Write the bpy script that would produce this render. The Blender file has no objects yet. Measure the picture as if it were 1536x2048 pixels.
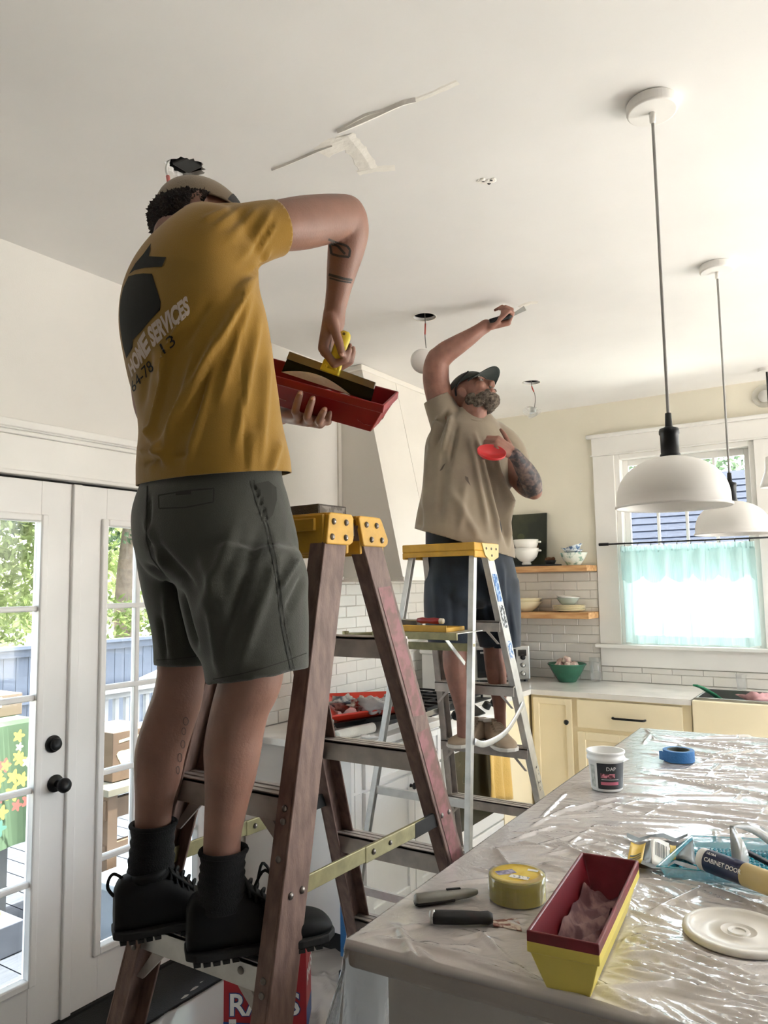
import bpy, bmesh, math, random
import numpy as np
from mathutils import Vector, Matrix
from mathutils.bvhtree import BVHTree

random.seed(7)
RNG = np.random.default_rng(7)
SC = bpy.context.scene
COL = SC.collection

# ------------------------------------------------------------------ camera
FPX, YAW, PITCH, ROLL, CAMH = 1502.95, 0.5811, 0.0975, -0.0152, 1.6204
_f = np.array([-math.sin(YAW) * math.cos(PITCH), math.cos(YAW) * math.cos(PITCH), math.sin(PITCH)])
_r0 = np.array([math.cos(YAW), math.sin(YAW), 0.0])
_u0 = np.cross(_r0, _f)
CR = _r0 * math.cos(ROLL) + _u0 * math.sin(ROLL)
CU = _u0 * math.cos(ROLL) - _r0 * math.sin(ROLL)
CF = _f
CO = np.array([0, 0, CAMH])
cam_d = bpy.data.cameras.new('camera')
cam_d.sensor_fit = 'VERTICAL'
cam_d.sensor_height = 24.0
cam_d.lens = FPX * 24.0 / 2048.0
cam_d.clip_start = 0.05
cam_d.clip_end = 300
cam = bpy.data.objects.new('camera', cam_d)
COL.objects.link(cam)
cam.matrix_world = Matrix(((CR[0], CU[0], -CF[0], CO[0]), (CR[1], CU[1], -CF[1], CO[1]),
                           (CR[2], CU[2], -CF[2], CO[2]), (0, 0, 0, 1)))
SC.camera = cam

# ------------------------------------------------------------------ render look
vs = SC.view_settings
vs.view_transform = 'Standard'
vs.look = 'None'
vs.gamma = 1.0
vs.use_curve_mapping = False
vs.exposure = 2.0
try:
    SC.cycles.use_denoising = True
    SC.cycles.max_bounces = 10
    SC.cycles.diffuse_bounces = 5
    SC.cycles.glossy_bounces = 4
    SC.cycles.transmission_bounces = 6
    SC.cycles.transparent_max_bounces = 16
    SC.cycles.caustics_reflective = False
    SC.cycles.caustics_refractive = False
    SC.cycles.sample_clamp_indirect = 6.0
except Exception:
    pass

# ------------------------------------------------------------------ sky and sun
world = bpy.data.worlds.new('sky')
SC.world = world
world.use_nodes = True
wn = world.node_tree
wn.nodes.clear()
w_out = wn.nodes.new('ShaderNodeOutputWorld')
w_bg = wn.nodes.new('ShaderNodeBackground')
w_sky = wn.nodes.new('ShaderNodeTexSky')
w_sky.sky_type = 'NISHITA'
w_sky.sun_disc = False
w_sky.sun_elevation = math.radians(58)
w_sky.sun_rotation = math.radians(15)
w_sky.air_density = 1.0
w_sky.dust_density = 4.0
w_sky.ozone_density = 1.0
w_hsv = wn.nodes.new('ShaderNodeHueSaturation')
w_hsv.inputs['Saturation'].default_value = 0.55
wn.links.new(w_sky.outputs['Color'], w_hsv.inputs['Color'])
wn.links.new(w_hsv.outputs['Color'], w_bg.inputs['Color'])
w_bg.inputs['Strength'].default_value = 0.62
wn.links.new(w_bg.outputs['Background'], w_out.inputs['Surface'])

sun_d = bpy.data.lights.new('sun', 'SUN')
sun_d.energy = 12.0
sun_d.angle = math.radians(1.0)
sun_d.color = (1.0, 0.985, 0.96)
sun = bpy.data.objects.new('sun', sun_d)
COL.objects.link(sun)
_el, _az = math.radians(63), math.radians(15)
_sd = Vector((math.sin(_az) * math.cos(_el), math.cos(_az) * math.cos(_el), math.sin(_el)))
sun.rotation_euler = _sd.to_track_quat('Z', 'Y').to_euler()


def portal(name, loc, normal, w, h):
    d = bpy.data.lights.new(name, 'AREA')
    d.shape = 'RECTANGLE'
    d.size, d.size_y = w, h
    d.cycles.is_portal = True
    o = bpy.data.objects.new(name, d)
    COL.objects.link(o)
    o.location = loc
    o.rotation_euler = Vector(normal).to_track_quat('-Z', 'Y').to_euler()
    return o


WX, WY, WZ = -2.69, 5.5, 2.946          # door wall, window wall, ceiling
RX, BY = 3.3, -3.0                       # right wall and back wall (out of the picture)
portal('portal_kitchen', (-1.11, WY + .04, 1.86), (0, -1, 0), .96, 1.4)
portal('portal_doors', (WX - .04, 1.84, 1.05), (1, 0, 0), 1.35, 1.75)
portal('portal_sink', (1.775, WY + .04, 1.37), (0, -1, 0), 2.65, 2.66)
portal('portal_right', (RX + .04, 3.95, 1.4), (-1, 0, 0), 2.7, 2.7)


# ------------------------------------------------------------------ pixel helpers (photo measured at 1536 x 2048)
def _ray(x, y):
    return (x - 768) / FPX * CR - (y - 1024) / FPX * CU + CF


def P(x, y, d):                # point at depth d (metres along the view axis)
    return CO + d * _ray(x, y)


def PZ(x, y, z):
    r = _ray(x, y); return CO + r * ((z - CAMH) / r[2])


def PXp(x, y, X):
    r = _ray(x, y); return CO + r * (X / r[0])


def PYp(x, y, Y):
    r = _ray(x, y); return CO + r * (Y / r[1])


def to_px(pts):
    d = np.asarray(pts) - CO
    z = d @ CF
    return 768 + FPX * (d @ CR) / z, 1024 - FPX * (d @ CU) / z, z


def nrm(v):
    v = np.asarray(v, float); return v / max(np.linalg.norm(v), 1e-9)


# ------------------------------------------------------------------ materials
def lin(c):
    if isinstance(c, str):
        c = c.lstrip('#'); c = [int(c[i:i + 2], 16) / 255 for i in (0, 2, 4)]
    return tuple(x / 12.92 if x <= .04045 else ((x + .055) / 1.055) ** 2.4 for x in c)


MATS = {}


def mat(name, col, rough=.5, metal=0., var=.08, vscale=9., bump=0., bscale=60., spec=.5, sss=0., sheen=0.,
        coat=0., col2=None, stretch=None, contrast=(.35, .65), trans=0., alpha=1.):
    if name in MATS:
        return MATS[name]
    m = bpy.data.materials.new(name)
    m.use_nodes = True
    nt = m.node_tree
    b = nt.nodes['Principled BSDF']
    c = lin(col)
    if col2 is None:
        a1 = tuple(x * (1 - var) for x in c); a2 = tuple(min(1, x * (1 + var)) for x in c)
    else:
        a1, a2 = c, lin(col2)
    tc = nt.nodes.new('ShaderNodeTexCoord')
    mp = nt.nodes.new('ShaderNodeMapping')
    if stretch:
        mp.inputs['Scale'].default_value = stretch
    nt.links.new(tc.outputs['Object'], mp.inputs['Vector'])
    nz = nt.nodes.new('ShaderNodeTexNoise')
    nz.inputs['Scale'].default_value = vscale
    nz.inputs['Detail'].default_value = 5
    nt.links.new(mp.outputs['Vector'], nz.inputs['Vector'])
    rp = nt.nodes.new('ShaderNodeValToRGB')
    rp.color_ramp.elements[0].position, rp.color_ramp.elements[1].position = contrast
    rp.color_ramp.elements[0].color = (*a1, 1)
    rp.color_ramp.elements[1].color = (*a2, 1)
    nt.links.new(nz.outputs['Fac'], rp.inputs['Fac'])
    nt.links.new(rp.outputs['Color'], b.inputs['Base Color'])
    b.inputs['Roughness'].default_value = rough
    b.inputs['Metallic'].default_value = metal
    b.inputs['Specular IOR Level'].default_value = spec
    if sss:
        b.inputs['Subsurface Weight'].default_value = sss
        b.inputs['Subsurface Radius'].default_value = (1, .35, .2)
        b.inputs['Subsurface Scale'].default_value = .006
    if sheen:
        b.inputs['Sheen Weight'].default_value = sheen
        b.inputs['Sheen Roughness'].default_value = .5
    if coat:
        b.inputs['Coat Weight'].default_value = coat
        b.inputs['Coat Roughness'].default_value = .12
    if trans:
        b.inputs['Transmission Weight'].default_value = trans
    if alpha < 1:
        b.inputs['Alpha'].default_value = alpha
    if bump:
        n2 = nt.nodes.new('ShaderNodeTexNoise')
        n2.inputs['Scale'].default_value = bscale
        n2.inputs['Detail'].default_value = 3
        nt.links.new(mp.outputs['Vector'], n2.inputs['Vector'])
        bp = nt.nodes.new('ShaderNodeBump')
        bp.inputs['Strength'].default_value = bump
        bp.inputs['Distance'].default_value = .01
        nt.links.new(n2.outputs['Fac'], bp.inputs['Height'])
        nt.links.new(bp.outputs['Normal'], b.inputs['Normal'])
    MATS[name] = m
    return m


def film_mat(name, tint, clear=.6, rough=.12, gloss=.5, translucent=.3):
    """thin plastic film: partly clear, partly milky, glossy"""
    if name in MATS:
        return MATS[name]
    m = bpy.data.materials.new(name); m.use_nodes = True
    nt = m.node_tree; nt.nodes.clear()
    out = nt.nodes.new('ShaderNodeOutputMaterial')
    tr = nt.nodes.new('ShaderNodeBsdfTransparent')
    df = nt.nodes.new('ShaderNodeBsdfDiffuse'); df.inputs['Color'].default_value = (*lin(tint), 1)
    tl = nt.nodes.new('ShaderNodeBsdfTranslucent'); tl.inputs['Color'].default_value = (*lin(tint), 1)
    gl = nt.nodes.new('ShaderNodeBsdfGlossy'); gl.inputs['Roughness'].default_value = rough
    m1 = nt.nodes.new('ShaderNodeMixShader'); m1.inputs[0].default_value = translucent
    nt.links.new(df.outputs[0], m1.inputs[1]); nt.links.new(tl.outputs[0], m1.inputs[2])
    m2 = nt.nodes.new('ShaderNodeMixShader'); m2.inputs[0].default_value = clear
    nt.links.new(m1.outputs[0], m2.inputs[1]); nt.links.new(tr.outputs[0], m2.inputs[2])
    fr = nt.nodes.new('ShaderNodeFresnel'); fr.inputs['IOR'].default_value = 1.8
    mm = nt.nodes.new('ShaderNodeMath'); mm.operation = 'MULTIPLY'
    mm.inputs[1].default_value = gloss; mm.use_clamp = True
    nt.links.new(fr.outputs[0], mm.inputs[0])
    m3 = nt.nodes.new('ShaderNodeMixShader')
    nt.links.new(mm.outputs[0], m3.inputs[0])
    nt.links.new(m2.outputs[0], m3.inputs[1]); nt.links.new(gl.outputs[0], m3.inputs[2])
    nt.links.new(m3.outputs[0], out.inputs['Surface'])
    MATS[name] = m
    return m


# ------------------------------------------------------------------ mesh building
class MB:
    def __init__(self):
        self.v, self.f = [], []

    def add(self, v, f):
        o = len(self.v)
        self.v += [tuple(map(float, p)) for p in v]
        self.f += [tuple(i + o for i in q) for q in f]
        return self

    def box(self, lo, hi, M=None):
        (a, b, c), (d, e, g) = lo, hi
        v = [(a, b, c), (d, b, c), (d, e, c), (a, e, c), (a, b, g), (d, b, g), (d, e, g), (a, e, g)]
        if M is not None:
            v = [tuple(M @ Vector(p)) for p in v]
        return self.add(v, [(0, 3, 2, 1), (4, 5, 6, 7), (0, 1, 5, 4), (1, 2, 6, 5), (2, 3, 7, 6), (3, 0, 4, 7)])

    def hexa(self, v8):
        return self.add(v8, [(0, 3, 2, 1), (4, 5, 6, 7), (0, 1, 5, 4), (1, 2, 6, 5), (2, 3, 7, 6), (3, 0, 4, 7)])

    def bar(self, a, b, w, t, up=(0, 0, 1)):
        """rectangular bar from a to b: w along side axis, t along the other"""
        a, b = np.asarray(a, float), np.asarray(b, float)
        d = nrm(b - a); s = np.cross(d, up)
        if np.linalg.norm(s) < 1e-5: s = np.cross(d, (0, 1, 0))
        s = nrm(s); n = np.cross(s, d)
        v = []
        for p in (a, b):
            for i, j in ((-1, -1), (1, -1), (1, 1), (-1, 1)):
                v.append(p + s * w / 2 * i + n * t / 2 * j)
        return self.add(v, [(3, 2, 1, 0), (4, 5, 6, 7), (0, 1, 5, 4), (1, 2, 6, 5), (2, 3, 7, 6), (3, 0, 4, 7)])

    def prism(self, poly, off):
        """poly: 3D points of a planar polygon, extruded by vector off"""
        n = len(poly); off = np.asarray(off, float)
        v = [np.asarray(p, float) for p in poly]; v += [p + off for p in v]
        f = [tuple(range(n))[::-1], tuple(range(n, 2 * n))] + [(i, (i + 1) % n, n + (i + 1) % n, n + i) for i in range(n)]
        return self.add(v, f)

    def lathe(self, prof, c=(0, 0, 0), n=24, axis=(0, 0, 1), closed=False, cap=True):
        """prof: list of (radius, height) along axis from c"""
        c = np.asarray(c, float); ax = nrm(axis)
        s = nrm(np.cross(ax, (0, 1, 0) if abs(ax[1]) < .9 else (1, 0, 0))); t = np.cross(ax, s)
        v, f = [], []
        for r, h in prof:
            for k in range(n):
                a = 2 * math.pi * k / n
                v.append(c + ax * h + (s * math.cos(a) + t * math.sin(a)) * r)
        m = len(prof)
        for i in range(m - 1 + (1 if closed else 0)):
            j = (i + 1) % m
            for k in range(n):
                f.append((i * n + k, i * n + (k + 1) % n, j * n + (k + 1) % n, j * n + k))
        if cap and not closed:
            f.append(tuple(range(n))[::-1]); f.append(tuple((m - 1) * n + k for k in range(n)))
        return self.add(v, f)

    def tube(self, pts, r, n=10):
        pts = [np.asarray(p, float) for p in pts]
        rs = r if hasattr(r, '__len__') else [r] * len(pts)
        return self.rings(tube_rings(pts, rs, n))

    def rings(self, R, cap=True):
        n = len(R[0]); v = [p for q in R for p in q]
        f = [(i * n + k, i * n + (k + 1) % n, (i + 1) * n + (k + 1) % n, (i + 1) * n + k) for i in range(len(R) - 1) for k in range(n)]
        if cap:
            f.append(tuple(range(n))[::-1]); f.append(tuple((len(R) - 1) * n + k for k in range(n)))
        return self.add(v, f)

    def ellipsoid(self, c, ax, n=20, m=12):
        """ax: three axis vectors"""
        c = np.asarray(c, float); A = [np.asarray(a, float) for a in ax]
        v = [c + A[2]]
        for i in range(1, m):
            th = math.pi * i / m
            for k in range(n):
                a = 2 * math.pi * k / n
                v.append(c + A[2] * math.cos(th) + (A[0] * math.cos(a) + A[1] * math.sin(a)) * math.sin(th))
        v.append(c - A[2])
        f = [(0, 1 + k, 1 + (k + 1) % n) for k in range(n)]
        for i in range(m - 2):
            for k in range(n):
                a, b = 1 + i * n + k, 1 + i * n + (k + 1) % n
                f.append((a, a + n, b + n, b))
        L = len(v) - 1; o = 1 + (m - 2) * n
        f += [(L, o + (k + 1) % n, o + k) for k in range(n)]
        return self.add(v, f)

    def mesh(self, name):
        me = bpy.data.meshes.new(name)
        me.from_pydata(self.v, [], self.f)
        me.update()
        bm = bmesh.new(); bm.from_mesh(me)
        bmesh.ops.recalc_face_normals(bm, faces=bm.faces)
        bm.to_mesh(me); bm.free()
        return me

    def build(self, name, material, parent=None, smooth=False, bevel=0., seg=2, solid=0.):
        return obj(name, self.mesh(name), material, parent, smooth, bevel, seg, solid)


def tube_rings(pts, rs, n=10, side=None):
    R = []
    prev = None
    for i, p in enumerate(pts):
        a = pts[max(0, i - 1)]; b = pts[min(len(pts) - 1, i + 1)]
        t = nrm(b - a)
        if prev is None:
            s = np.cross(t, side if side is not None else ((0, 0, 1) if abs(t[2]) < .9 else (0, 1, 0)))
        else:
            s = prev - t * (prev @ t)
        s = nrm(s); prev = s; w = np.cross(t, s)
        r = rs[i]
        ra, rb = r if hasattr(r, '__len__') else (r, r)
        R.append([p + s * ra * math.cos(2 * math.pi * k / n) + w * rb * math.sin(2 * math.pi * k / n) for k in range(n)])
    return R


def spline(pts, k=6):
    """Catmull-Rom through rows of numbers"""
    A = np.asarray(pts, float); out = []
    n = len(A)
    for i in range(n - 1):
        p0, p1, p2, p3 = A[max(0, i - 1)], A[i], A[i + 1], A[min(n - 1, i + 2)]
        for j in range(k):
            t = j / k
            out.append(.5 * (2 * p1 + (p2 - p0) * t + (2 * p0 - 5 * p1 + 4 * p2 - p3) * t ** 2 + (3 * p1 - p0 - 3 * p2 + p3) * t ** 3))
    out.append(A[-1])
    return out


def obj(name, me, material, parent=None, smooth=False, bevel=0., seg=2, solid=0.):
    o = bpy.data.objects.new(name, me)
    COL.objects.link(o)
    if material is not None and len(me.materials) == 0:
        for mm in (material if isinstance(material, (list, tuple)) else [material]):
            me.materials.append(mm)
    if smooth:
        me.polygons.foreach_set('use_smooth', [True] * len(me.polygons))
    if solid:
        md = o.modifiers.new('solid', 'SOLIDIFY'); md.thickness = solid; md.offset = -1
    if bevel:
        md = o.modifiers.new('bevel', 'BEVEL'); md.width = bevel; md.segments = seg; md.limit_method = 'ANGLE'
        md.angle_limit = math.radians(40)
    attach(o, parent)
    return o


WORLD = {}


def attach(o, parent):
    if parent is not None:
        o.parent = parent
        if parent.type == 'EMPTY':
            o.matrix_parent_inverse = Matrix.Translation(parent.location).inverted()
        else:                         # a mesh built in world space or placed by its own location
            o.matrix_parent_inverse = WORLD.get(parent.name, Matrix.Identity(4)).inverted()


def thing(name, label, cat, loc, group=None, kind=None):
    o = bpy.data.objects.new(name, None)
    COL.objects.link(o)
    o.empty_display_size = .05
    o.location = loc
    tag(o, label, cat, group, kind)
    return o


def tag(o, label=None, cat=None, group=None, kind=None):
    if label: o['label'] = label
    if cat: o['category'] = cat
    if group: o['group'] = group
    if kind: o['kind'] = kind
    return o


def struct(o, label=None):
    o['kind'] = 'structure'
    if label: o['label'] = label
    return o


def inst(name, me, loc, parent=None, rot=None, scale=None):
    """another object on shared mesh data"""
    o = bpy.data.objects.new(name, me)
    COL.objects.link(o)
    o.location = loc
    if rot is not None: o.rotation_euler = rot
    if scale is not None: o.scale = scale
    attach(o, parent)
    return o


def fuse(mb, voxel=.005, smooth=4, name='fused', factor=.5):
    """union of overlapping closed shells as one continuous surface"""
    me = mb.mesh('tmp')
    o = bpy.data.objects.new('tmp', me); COL.objects.link(o)
    md = o.modifiers.new('r', 'REMESH'); md.mode = 'VOXEL'; md.voxel_size = voxel; md.adaptivity = 0
    if smooth:
        sm = o.modifiers.new('s', 'SMOOTH'); sm.factor = factor; sm.iterations = smooth
    dg = bpy.context.evaluated_depsgraph_get()
    out = bpy.data.meshes.new_from_object(o.evaluated_get(dg))
    out.name = name
    bpy.data.objects.remove(o); bpy.data.meshes.remove(me)
    return out


def coords(me):
    a = np.empty(len(me.vertices) * 3); me.vertices.foreach_get('co', a); return a.reshape(-1, 3)


def normals(me):
    a = np.empty(len(me.vertices) * 3); me.vertices.foreach_get('normal', a); return a.reshape(-1, 3)


def set_coords(me, c):
    me.vertices.foreach_set('co', np.asarray(c, float).ravel()); me.update()


def bisect(me, co, no, keep_above=True):
    """cut away what lies on the side of the plane that no points away from"""
    bm = bmesh.new(); bm.from_mesh(me)
    bmesh.ops.bisect_plane(bm, geom=bm.verts[:] + bm.edges[:] + bm.faces[:], plane_co=Vector(co), plane_no=Vector(no),
                           clear_inner=keep_above, clear_outer=not keep_above)
    bm.to_mesh(me); bm.free(); me.update()


def seg_dist(px, py, a, b):
    """distance to a segment and the parameter along it"""
    ax, ay = a; bx, by = b
    dx, dy = bx - ax, by - ay
    t = np.clip(((px - ax) * dx + (py - ay) * dy) / (dx * dx + dy * dy), 0, 1)
    return np.hypot(px - ax - t * dx, py - ay - t * dy), t


def folds(me, segs, facing=True):
    """raise or sink cloth along fold lines given in the photograph; segs: (x1,y1,x2,y2,width,amp)"""
    c, n = coords(me), normals(me)
    x, y, z = to_px(c)
    off = np.zeros(len(c))
    for x1, y1, x2, y2, w, a in segs:
        d, t = seg_dist(x, y, (x1, y1), (x2, y2))
        taper = np.minimum(1, np.minimum(t, 1 - t) * 4 + .25)
        off += 1.45 * a * np.exp(-(d / w) ** 2) * taper
    if facing:
        v = c - CO; v /= np.linalg.norm(v, axis=1)[:, None]
        k = np.clip(-(v * n).sum(1) * 3 + .2, 0, 1)
        off *= k
    set_coords(me, c + n * off[:, None])


def text_mesh(s, size=1., bold=0., align='LEFT', shear=0., sub=None):
    """flat lettering in the xy plane"""
    cu = bpy.data.curves.new('t', 'FONT')
    cu.body = s; cu.size = size; cu.align_x = align; cu.offset = bold; cu.shear = shear
    cu.resolution_u = 3
    o = bpy.data.objects.new('t', cu); COL.objects.link(o)
    dg = bpy.context.evaluated_depsgraph_get()
    me = bpy.data.meshes.new_from_object(o.evaluated_get(dg))
    bpy.data.objects.remove(o); bpy.data.curves.remove(cu)
    if sub:
        bm = bmesh.new(); bm.from_mesh(me)
        bmesh.ops.triangulate(bm, faces=bm.faces)
        for _ in range(6):
            e = [x for x in bm.edges if x.calc_length() > sub]
            if not e: break
            bmesh.ops.subdivide_edges(bm, edges=e, cuts=1)
            bmesh.ops.triangulate(bm, faces=bm.faces)
        bm.to_mesh(me); bm.free()
    me.materials.clear()
    return me


def lettering(name, s, origin, xdir, ydir, size, material, parent=None, bold=0., align='CENTER', lift=.0008):
    """flat print laid on a flat surface"""
    me = text_mesh(s, size, bold, align)
    X, Y = nrm(xdir), nrm(ydir); N = np.cross(X, Y)
    c = coords(me)
    set_coords(me, np.asarray(origin) + c[:, :1] * X + c[:, 1:2] * Y + N * lift)
    return obj(name, me, material, parent)


def patch(name, poly, material, parent=None, lift=None):
    """flat print polygon"""
    me = bpy.data.meshes.new(name)
    me.from_pydata([tuple(map(float, p)) for p in poly], [], [tuple(range(len(poly)))])
    me.update()
    return obj(name, me, material, parent)
# ================================================================== ROOM SHELL
M_wall = mat('wall_paint', '#e7e4de', .75, var=.025, vscale=2.5, bump=.05, bscale=180)
M_wallfar = mat('wall_paint_far', '#ece6d4', .75, var=.025, vscale=2.5, bump=.05, bscale=180)
M_ceil = mat('ceiling_plaster', '#edebe8', .8, var=.03, vscale=1.6, bump=.12, bscale=7)
M_trim = mat('trim_paint', '#f1efea', .38, var=.02, vscale=4)
M_door = mat('door_paint', '#efedea', .35, var=.025, vscale=3)
M_dark = mat('dark_gap', '#1b1a18', .8)
M_black = mat('black_metal', '#17181a', .38, metal=.4)
M_plaster = mat('fresh_plaster', '#f4f0e8', .7, var=.03, vscale=14, bump=.3, bscale=30)
M_wood_floor = mat('oak_floor', '#cbc7c0', .45, col2='#b6b1a9', vscale=3, stretch=(2, 16, 1))  # floor lightened so it bounces sunlight into the room
M_grout = mat('grout', '#cfcac0', .85, var=.05)
M_tile = mat('glazed_tile', '#e9e6df', .12, var=.03, vscale=5, bump=.12, bscale=9, coat=.3)


def glass_mat():
    m = bpy.data.materials.new('window_glass'); m.use_nodes = True
    nt = m.node_tree; nt.nodes.clear()
    out = nt.nodes.new('ShaderNodeOutputMaterial')
    tr = nt.nodes.new('ShaderNodeBsdfTransparent'); tr.inputs['Color'].default_value = (.95, .98, .97, 1)
    gl = nt.nodes.new('ShaderNodeBsdfGlossy'); gl.inputs['Roughness'].default_value = .02
    fr = nt.nodes.new('ShaderNodeFresnel'); fr.inputs['IOR'].default_value = 1.3
    mx = nt.nodes.new('ShaderNodeMixShader')
    nt.links.new(fr.outputs[0], mx.inputs[0]); nt.links.new(tr.outputs[0], mx.inputs[1]); nt.links.new(gl.outputs[0], mx.inputs[2])
    nt.links.new(mx.outputs[0], out.inputs['Surface'])
    return m


M_glass = glass_mat()


def wall_cells(axis, at, thick, u0, u1, z0, z1, holes):
    """wall as cells around rectangular holes; holes: (u0,u1,z0,z1)"""
    us = sorted({u0, u1, *[h[0] for h in holes], *[h[1] for h in holes]})
    zs = sorted({z0, z1, *[h[2] for h in holes], *[h[3] for h in holes]})
    b = MB()
    for i in range(len(us) - 1):
        for j in range(len(zs) - 1):
            cu, cz = (us[i] + us[i + 1]) / 2, (zs[j] + zs[j + 1]) / 2
            if any(h[0] < cu < h[1] and h[2] < cz < h[3] for h in holes): continue
            if axis == 'x':
                b.box((min(at, at + thick), us[i], zs[j]), (max(at, at + thick), us[i + 1], zs[j + 1]))
            else:
                b.box((us[i], min(at, at + thick), zs[j]), (us[i + 1], max(at, at + thick), zs[j + 1]))
    return b


wall_left = struct(wall_cells('x', WX, -.16, BY, WY + .16, -.02, WZ + .1, [(1.03, 2.645, -.02, 2.06)]).build('wall_left', M_wall),
                   'cream painted wall with the french doors and tiled range wall')
wall_far = struct(wall_cells('y', WY, .16, WX, RX, -.02, WZ + .1, [(-1.58, -.65, 1.175, 2.55), (.45, 3.1, .04, 2.7)]).build('wall_far', M_wallfar),
                  'cream kitchen wall with the curtained window')
wall_right = struct(wall_cells('x', RX, .16, BY, WY + .16, -.02, WZ + .1, [(2.6, 5.3, .05, 2.75)]).build('wall_right', mat('right_wall_darkened', '#9c958b', .8)))  # unseen wall, colour darkened to reduce light bounced from this side
wall_back = struct(wall_cells('y', BY, -.16, WX - .16, RX + .16, -.02, WZ + .1, []).build('wall_back', mat('back_wall_darkened', '#4a4540', .8)))  # unseen wall behind the camera, darkened to cut bounce light

floor = struct(MB().box((WX - .16, BY - .16, -.1), (RX + .16, WY + .16, -.02)).build('floor', M_wood_floor))
plank_me = None
b = MB().box((-.055, -1.1, -.02), (.055, 1.1, 0))
plank_me = b.mesh('plank'); plank_me.materials.append(M_wood_floor)
for i in range(8):
    for j in range(2):
        inst('plank', plank_me, (WX + .06 + i * .1125, .9 + 2.215 * j + (i % 3) * .3, -.0005), floor)

floor_strip_o = MB().box((WX + .03, 1.15, .001), (WX + .30, 2.72, .014)).build('dark_floor_strip', mat('black_strip', '#171614', .9, bump=.4, bscale=200), None, bevel=.003)  # added strip stands in for dark floor, leaving the rest pale
tag(floor_strip_o, 'black strip standing in for dark floor along the foot of the french doors', 'floor strip')
# ceiling with three cut openings
CANS = [(-1.752, 1.552, .057), (-1.809, 3.148, .056), (-1.85, 4.623, .056)]
b = MB()
xa, xb = -2.0, -1.6
ys = [BY]
for cx, cy, r in CANS: ys += [cy - .2, cy + .2]
ys.append(WY)
b.box((WX, BY, WZ), (xa, WY, WZ + .1)); b.box((xb, BY, WZ), (RX, WY, WZ + .1))
for k in range(0, len(ys), 2):
    b.box((xa, ys[k], WZ), (xb, ys[k + 1], WZ + .1))
for n_, (cx, cy, r) in enumerate(CANS):
    N = 40; inner, outer = [], []
    for k in range(N):
        a = 2 * math.pi * k / N          # every tenth ray from an eighth turn meets a corner of the cell
        rr = r * (1 + (RNG.uniform(-.12, .16) if n_ == 0 else 0))
        inner.append((cx + rr * math.cos(a), cy + rr * math.sin(a)))
        t = .2 / max(abs(math.cos(a)), abs(math.sin(a)))
        ox, oy = t * math.cos(a) / .2, t * math.sin(a) / .2
        outer.append((cx + ((xb - cx) if ox > 0 else (cx - xa)) * ox, cy + .2 * oy))
    v = [(x, y, WZ) for x, y in inner] + [(x, y, WZ) for x, y in outer] + [(x, y, WZ + .016) for x, y in inner]
    f = []
    for k in range(N):
        k2 = (k + 1) % N
        f += [(k, k2, N + k2, N + k), (k, 2 * N + k, 2 * N + k2, k2)]
    b.add(v, f)
    b.box((xa, cy - .2, WZ + .09), (xb, cy + .2, WZ + .1))
ceiling = struct(b.build('ceiling', M_ceil), 'off-white plaster ceiling with torn and patched cracks')

# plaster damage on the ceiling: raised flaps, skim patches and crumbs
def ceil_pt(x, y, dz=0.): 
    p = PZ(x, y, WZ); return np.array([p[0], p[1], WZ - dz])

def ribbon(pts, widths, lifts, name, m=M_plaster):
    b = MB(); v = []
    c = [ceil_pt(*q) for q in pts]
    for i, p in enumerate(c):
        t = nrm(c[min(i + 1, len(c) - 1)] - c[max(i - 1, 0)]); s = np.array([-t[1], t[0], 0])
        j = RNG.uniform(.85, 1.15); w = widths[i] * j
        v += [p + s * w + (0, 0, .001), p + s * w * .9 - (0, 0, lifts[i] * .3), p - s * w * .2 - (0, 0, lifts[i]), p - s * w + (0, 0, .001)]
    f = []
    for i in range(len(c) - 1):
        for k in range(3): f.append((4 * i + k, 4 * i + k + 1, 4 * i + k + 5, 4 * i + k + 4))
    b.add(v, f)
    return b.build(name, m, ceiling)

ribbon(spline([(544, 339), (580, 325), (610, 312), (640, 299), (665, 290)], 3), [.006] * 13, [.006] * 13, 'plaster_flap')
ribbon(spline([(676, 262), (700, 252), (728, 240), (755, 228), (785, 214), (810, 204), (832, 199)], 3), [.011] * 19, [.009] * 19, 'plaster_flap')
ribbon(spline([(690, 252), (715, 238), (738, 227), (770, 219), (800, 208)], 3), [.006] * 13, [.005] * 13, 'plaster_flap')
ribbon(spline([(825, 201), (860, 188), (915, 163)], 4), [.014] * 9, [.001] * 9, 'plaster_skim')
ribbon(spline([(690, 270), (706, 290), (722, 310), (738, 337)], 4), [.035, .036, .038, .04, .04, .04, .036, .034, .034, .034, .036, .037, .037], [.003] * 13, 'plaster_skim')
ribbon(spline([(640, 305), (672, 287), (700, 278)], 4), [.04] * 9, [.002] * 9, 'plaster_skim')
ribbon(spline([(715, 345), (748, 338), (790, 335)], 4), [.02] * 9, [.0015] * 9, 'plaster_skim')
b = MB()
for k in range(9):
    c = ceil_pt(973 + RNG.uniform(-14, 14), 362 + RNG.uniform(-7, 7)); r = RNG.uniform(.006, .014)
    b.ellipsoid(c, [(r, 0, 0), (0, r * .8, 0), (0, 0, .004)], 8, 5)
b.build('plaster_crumbs', M_plaster, ceiling)['kind'] = 'stuff'
ribbon(spline([(955, 360), (972, 365), (990, 360)], 3), [.012] * 7, [.002] * 7, 'plaster_skim')
b = MB()
for q in ((966, 361), (978, 366), (983, 359)):
    c = ceil_pt(*q); b.ellipsoid(c, [(.006, .003, 0), (0, .003, 0), (0, 0, .006)], 8, 5)
b.build('plaster_hole', M_dark, ceiling)
# the fresh smear the second man is working on
ribbon(spline([(1040, 614), (1058, 606), (1075, 605)], 4), [.02] * 9, [.003] * 9, 'plaster_skim')

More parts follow.
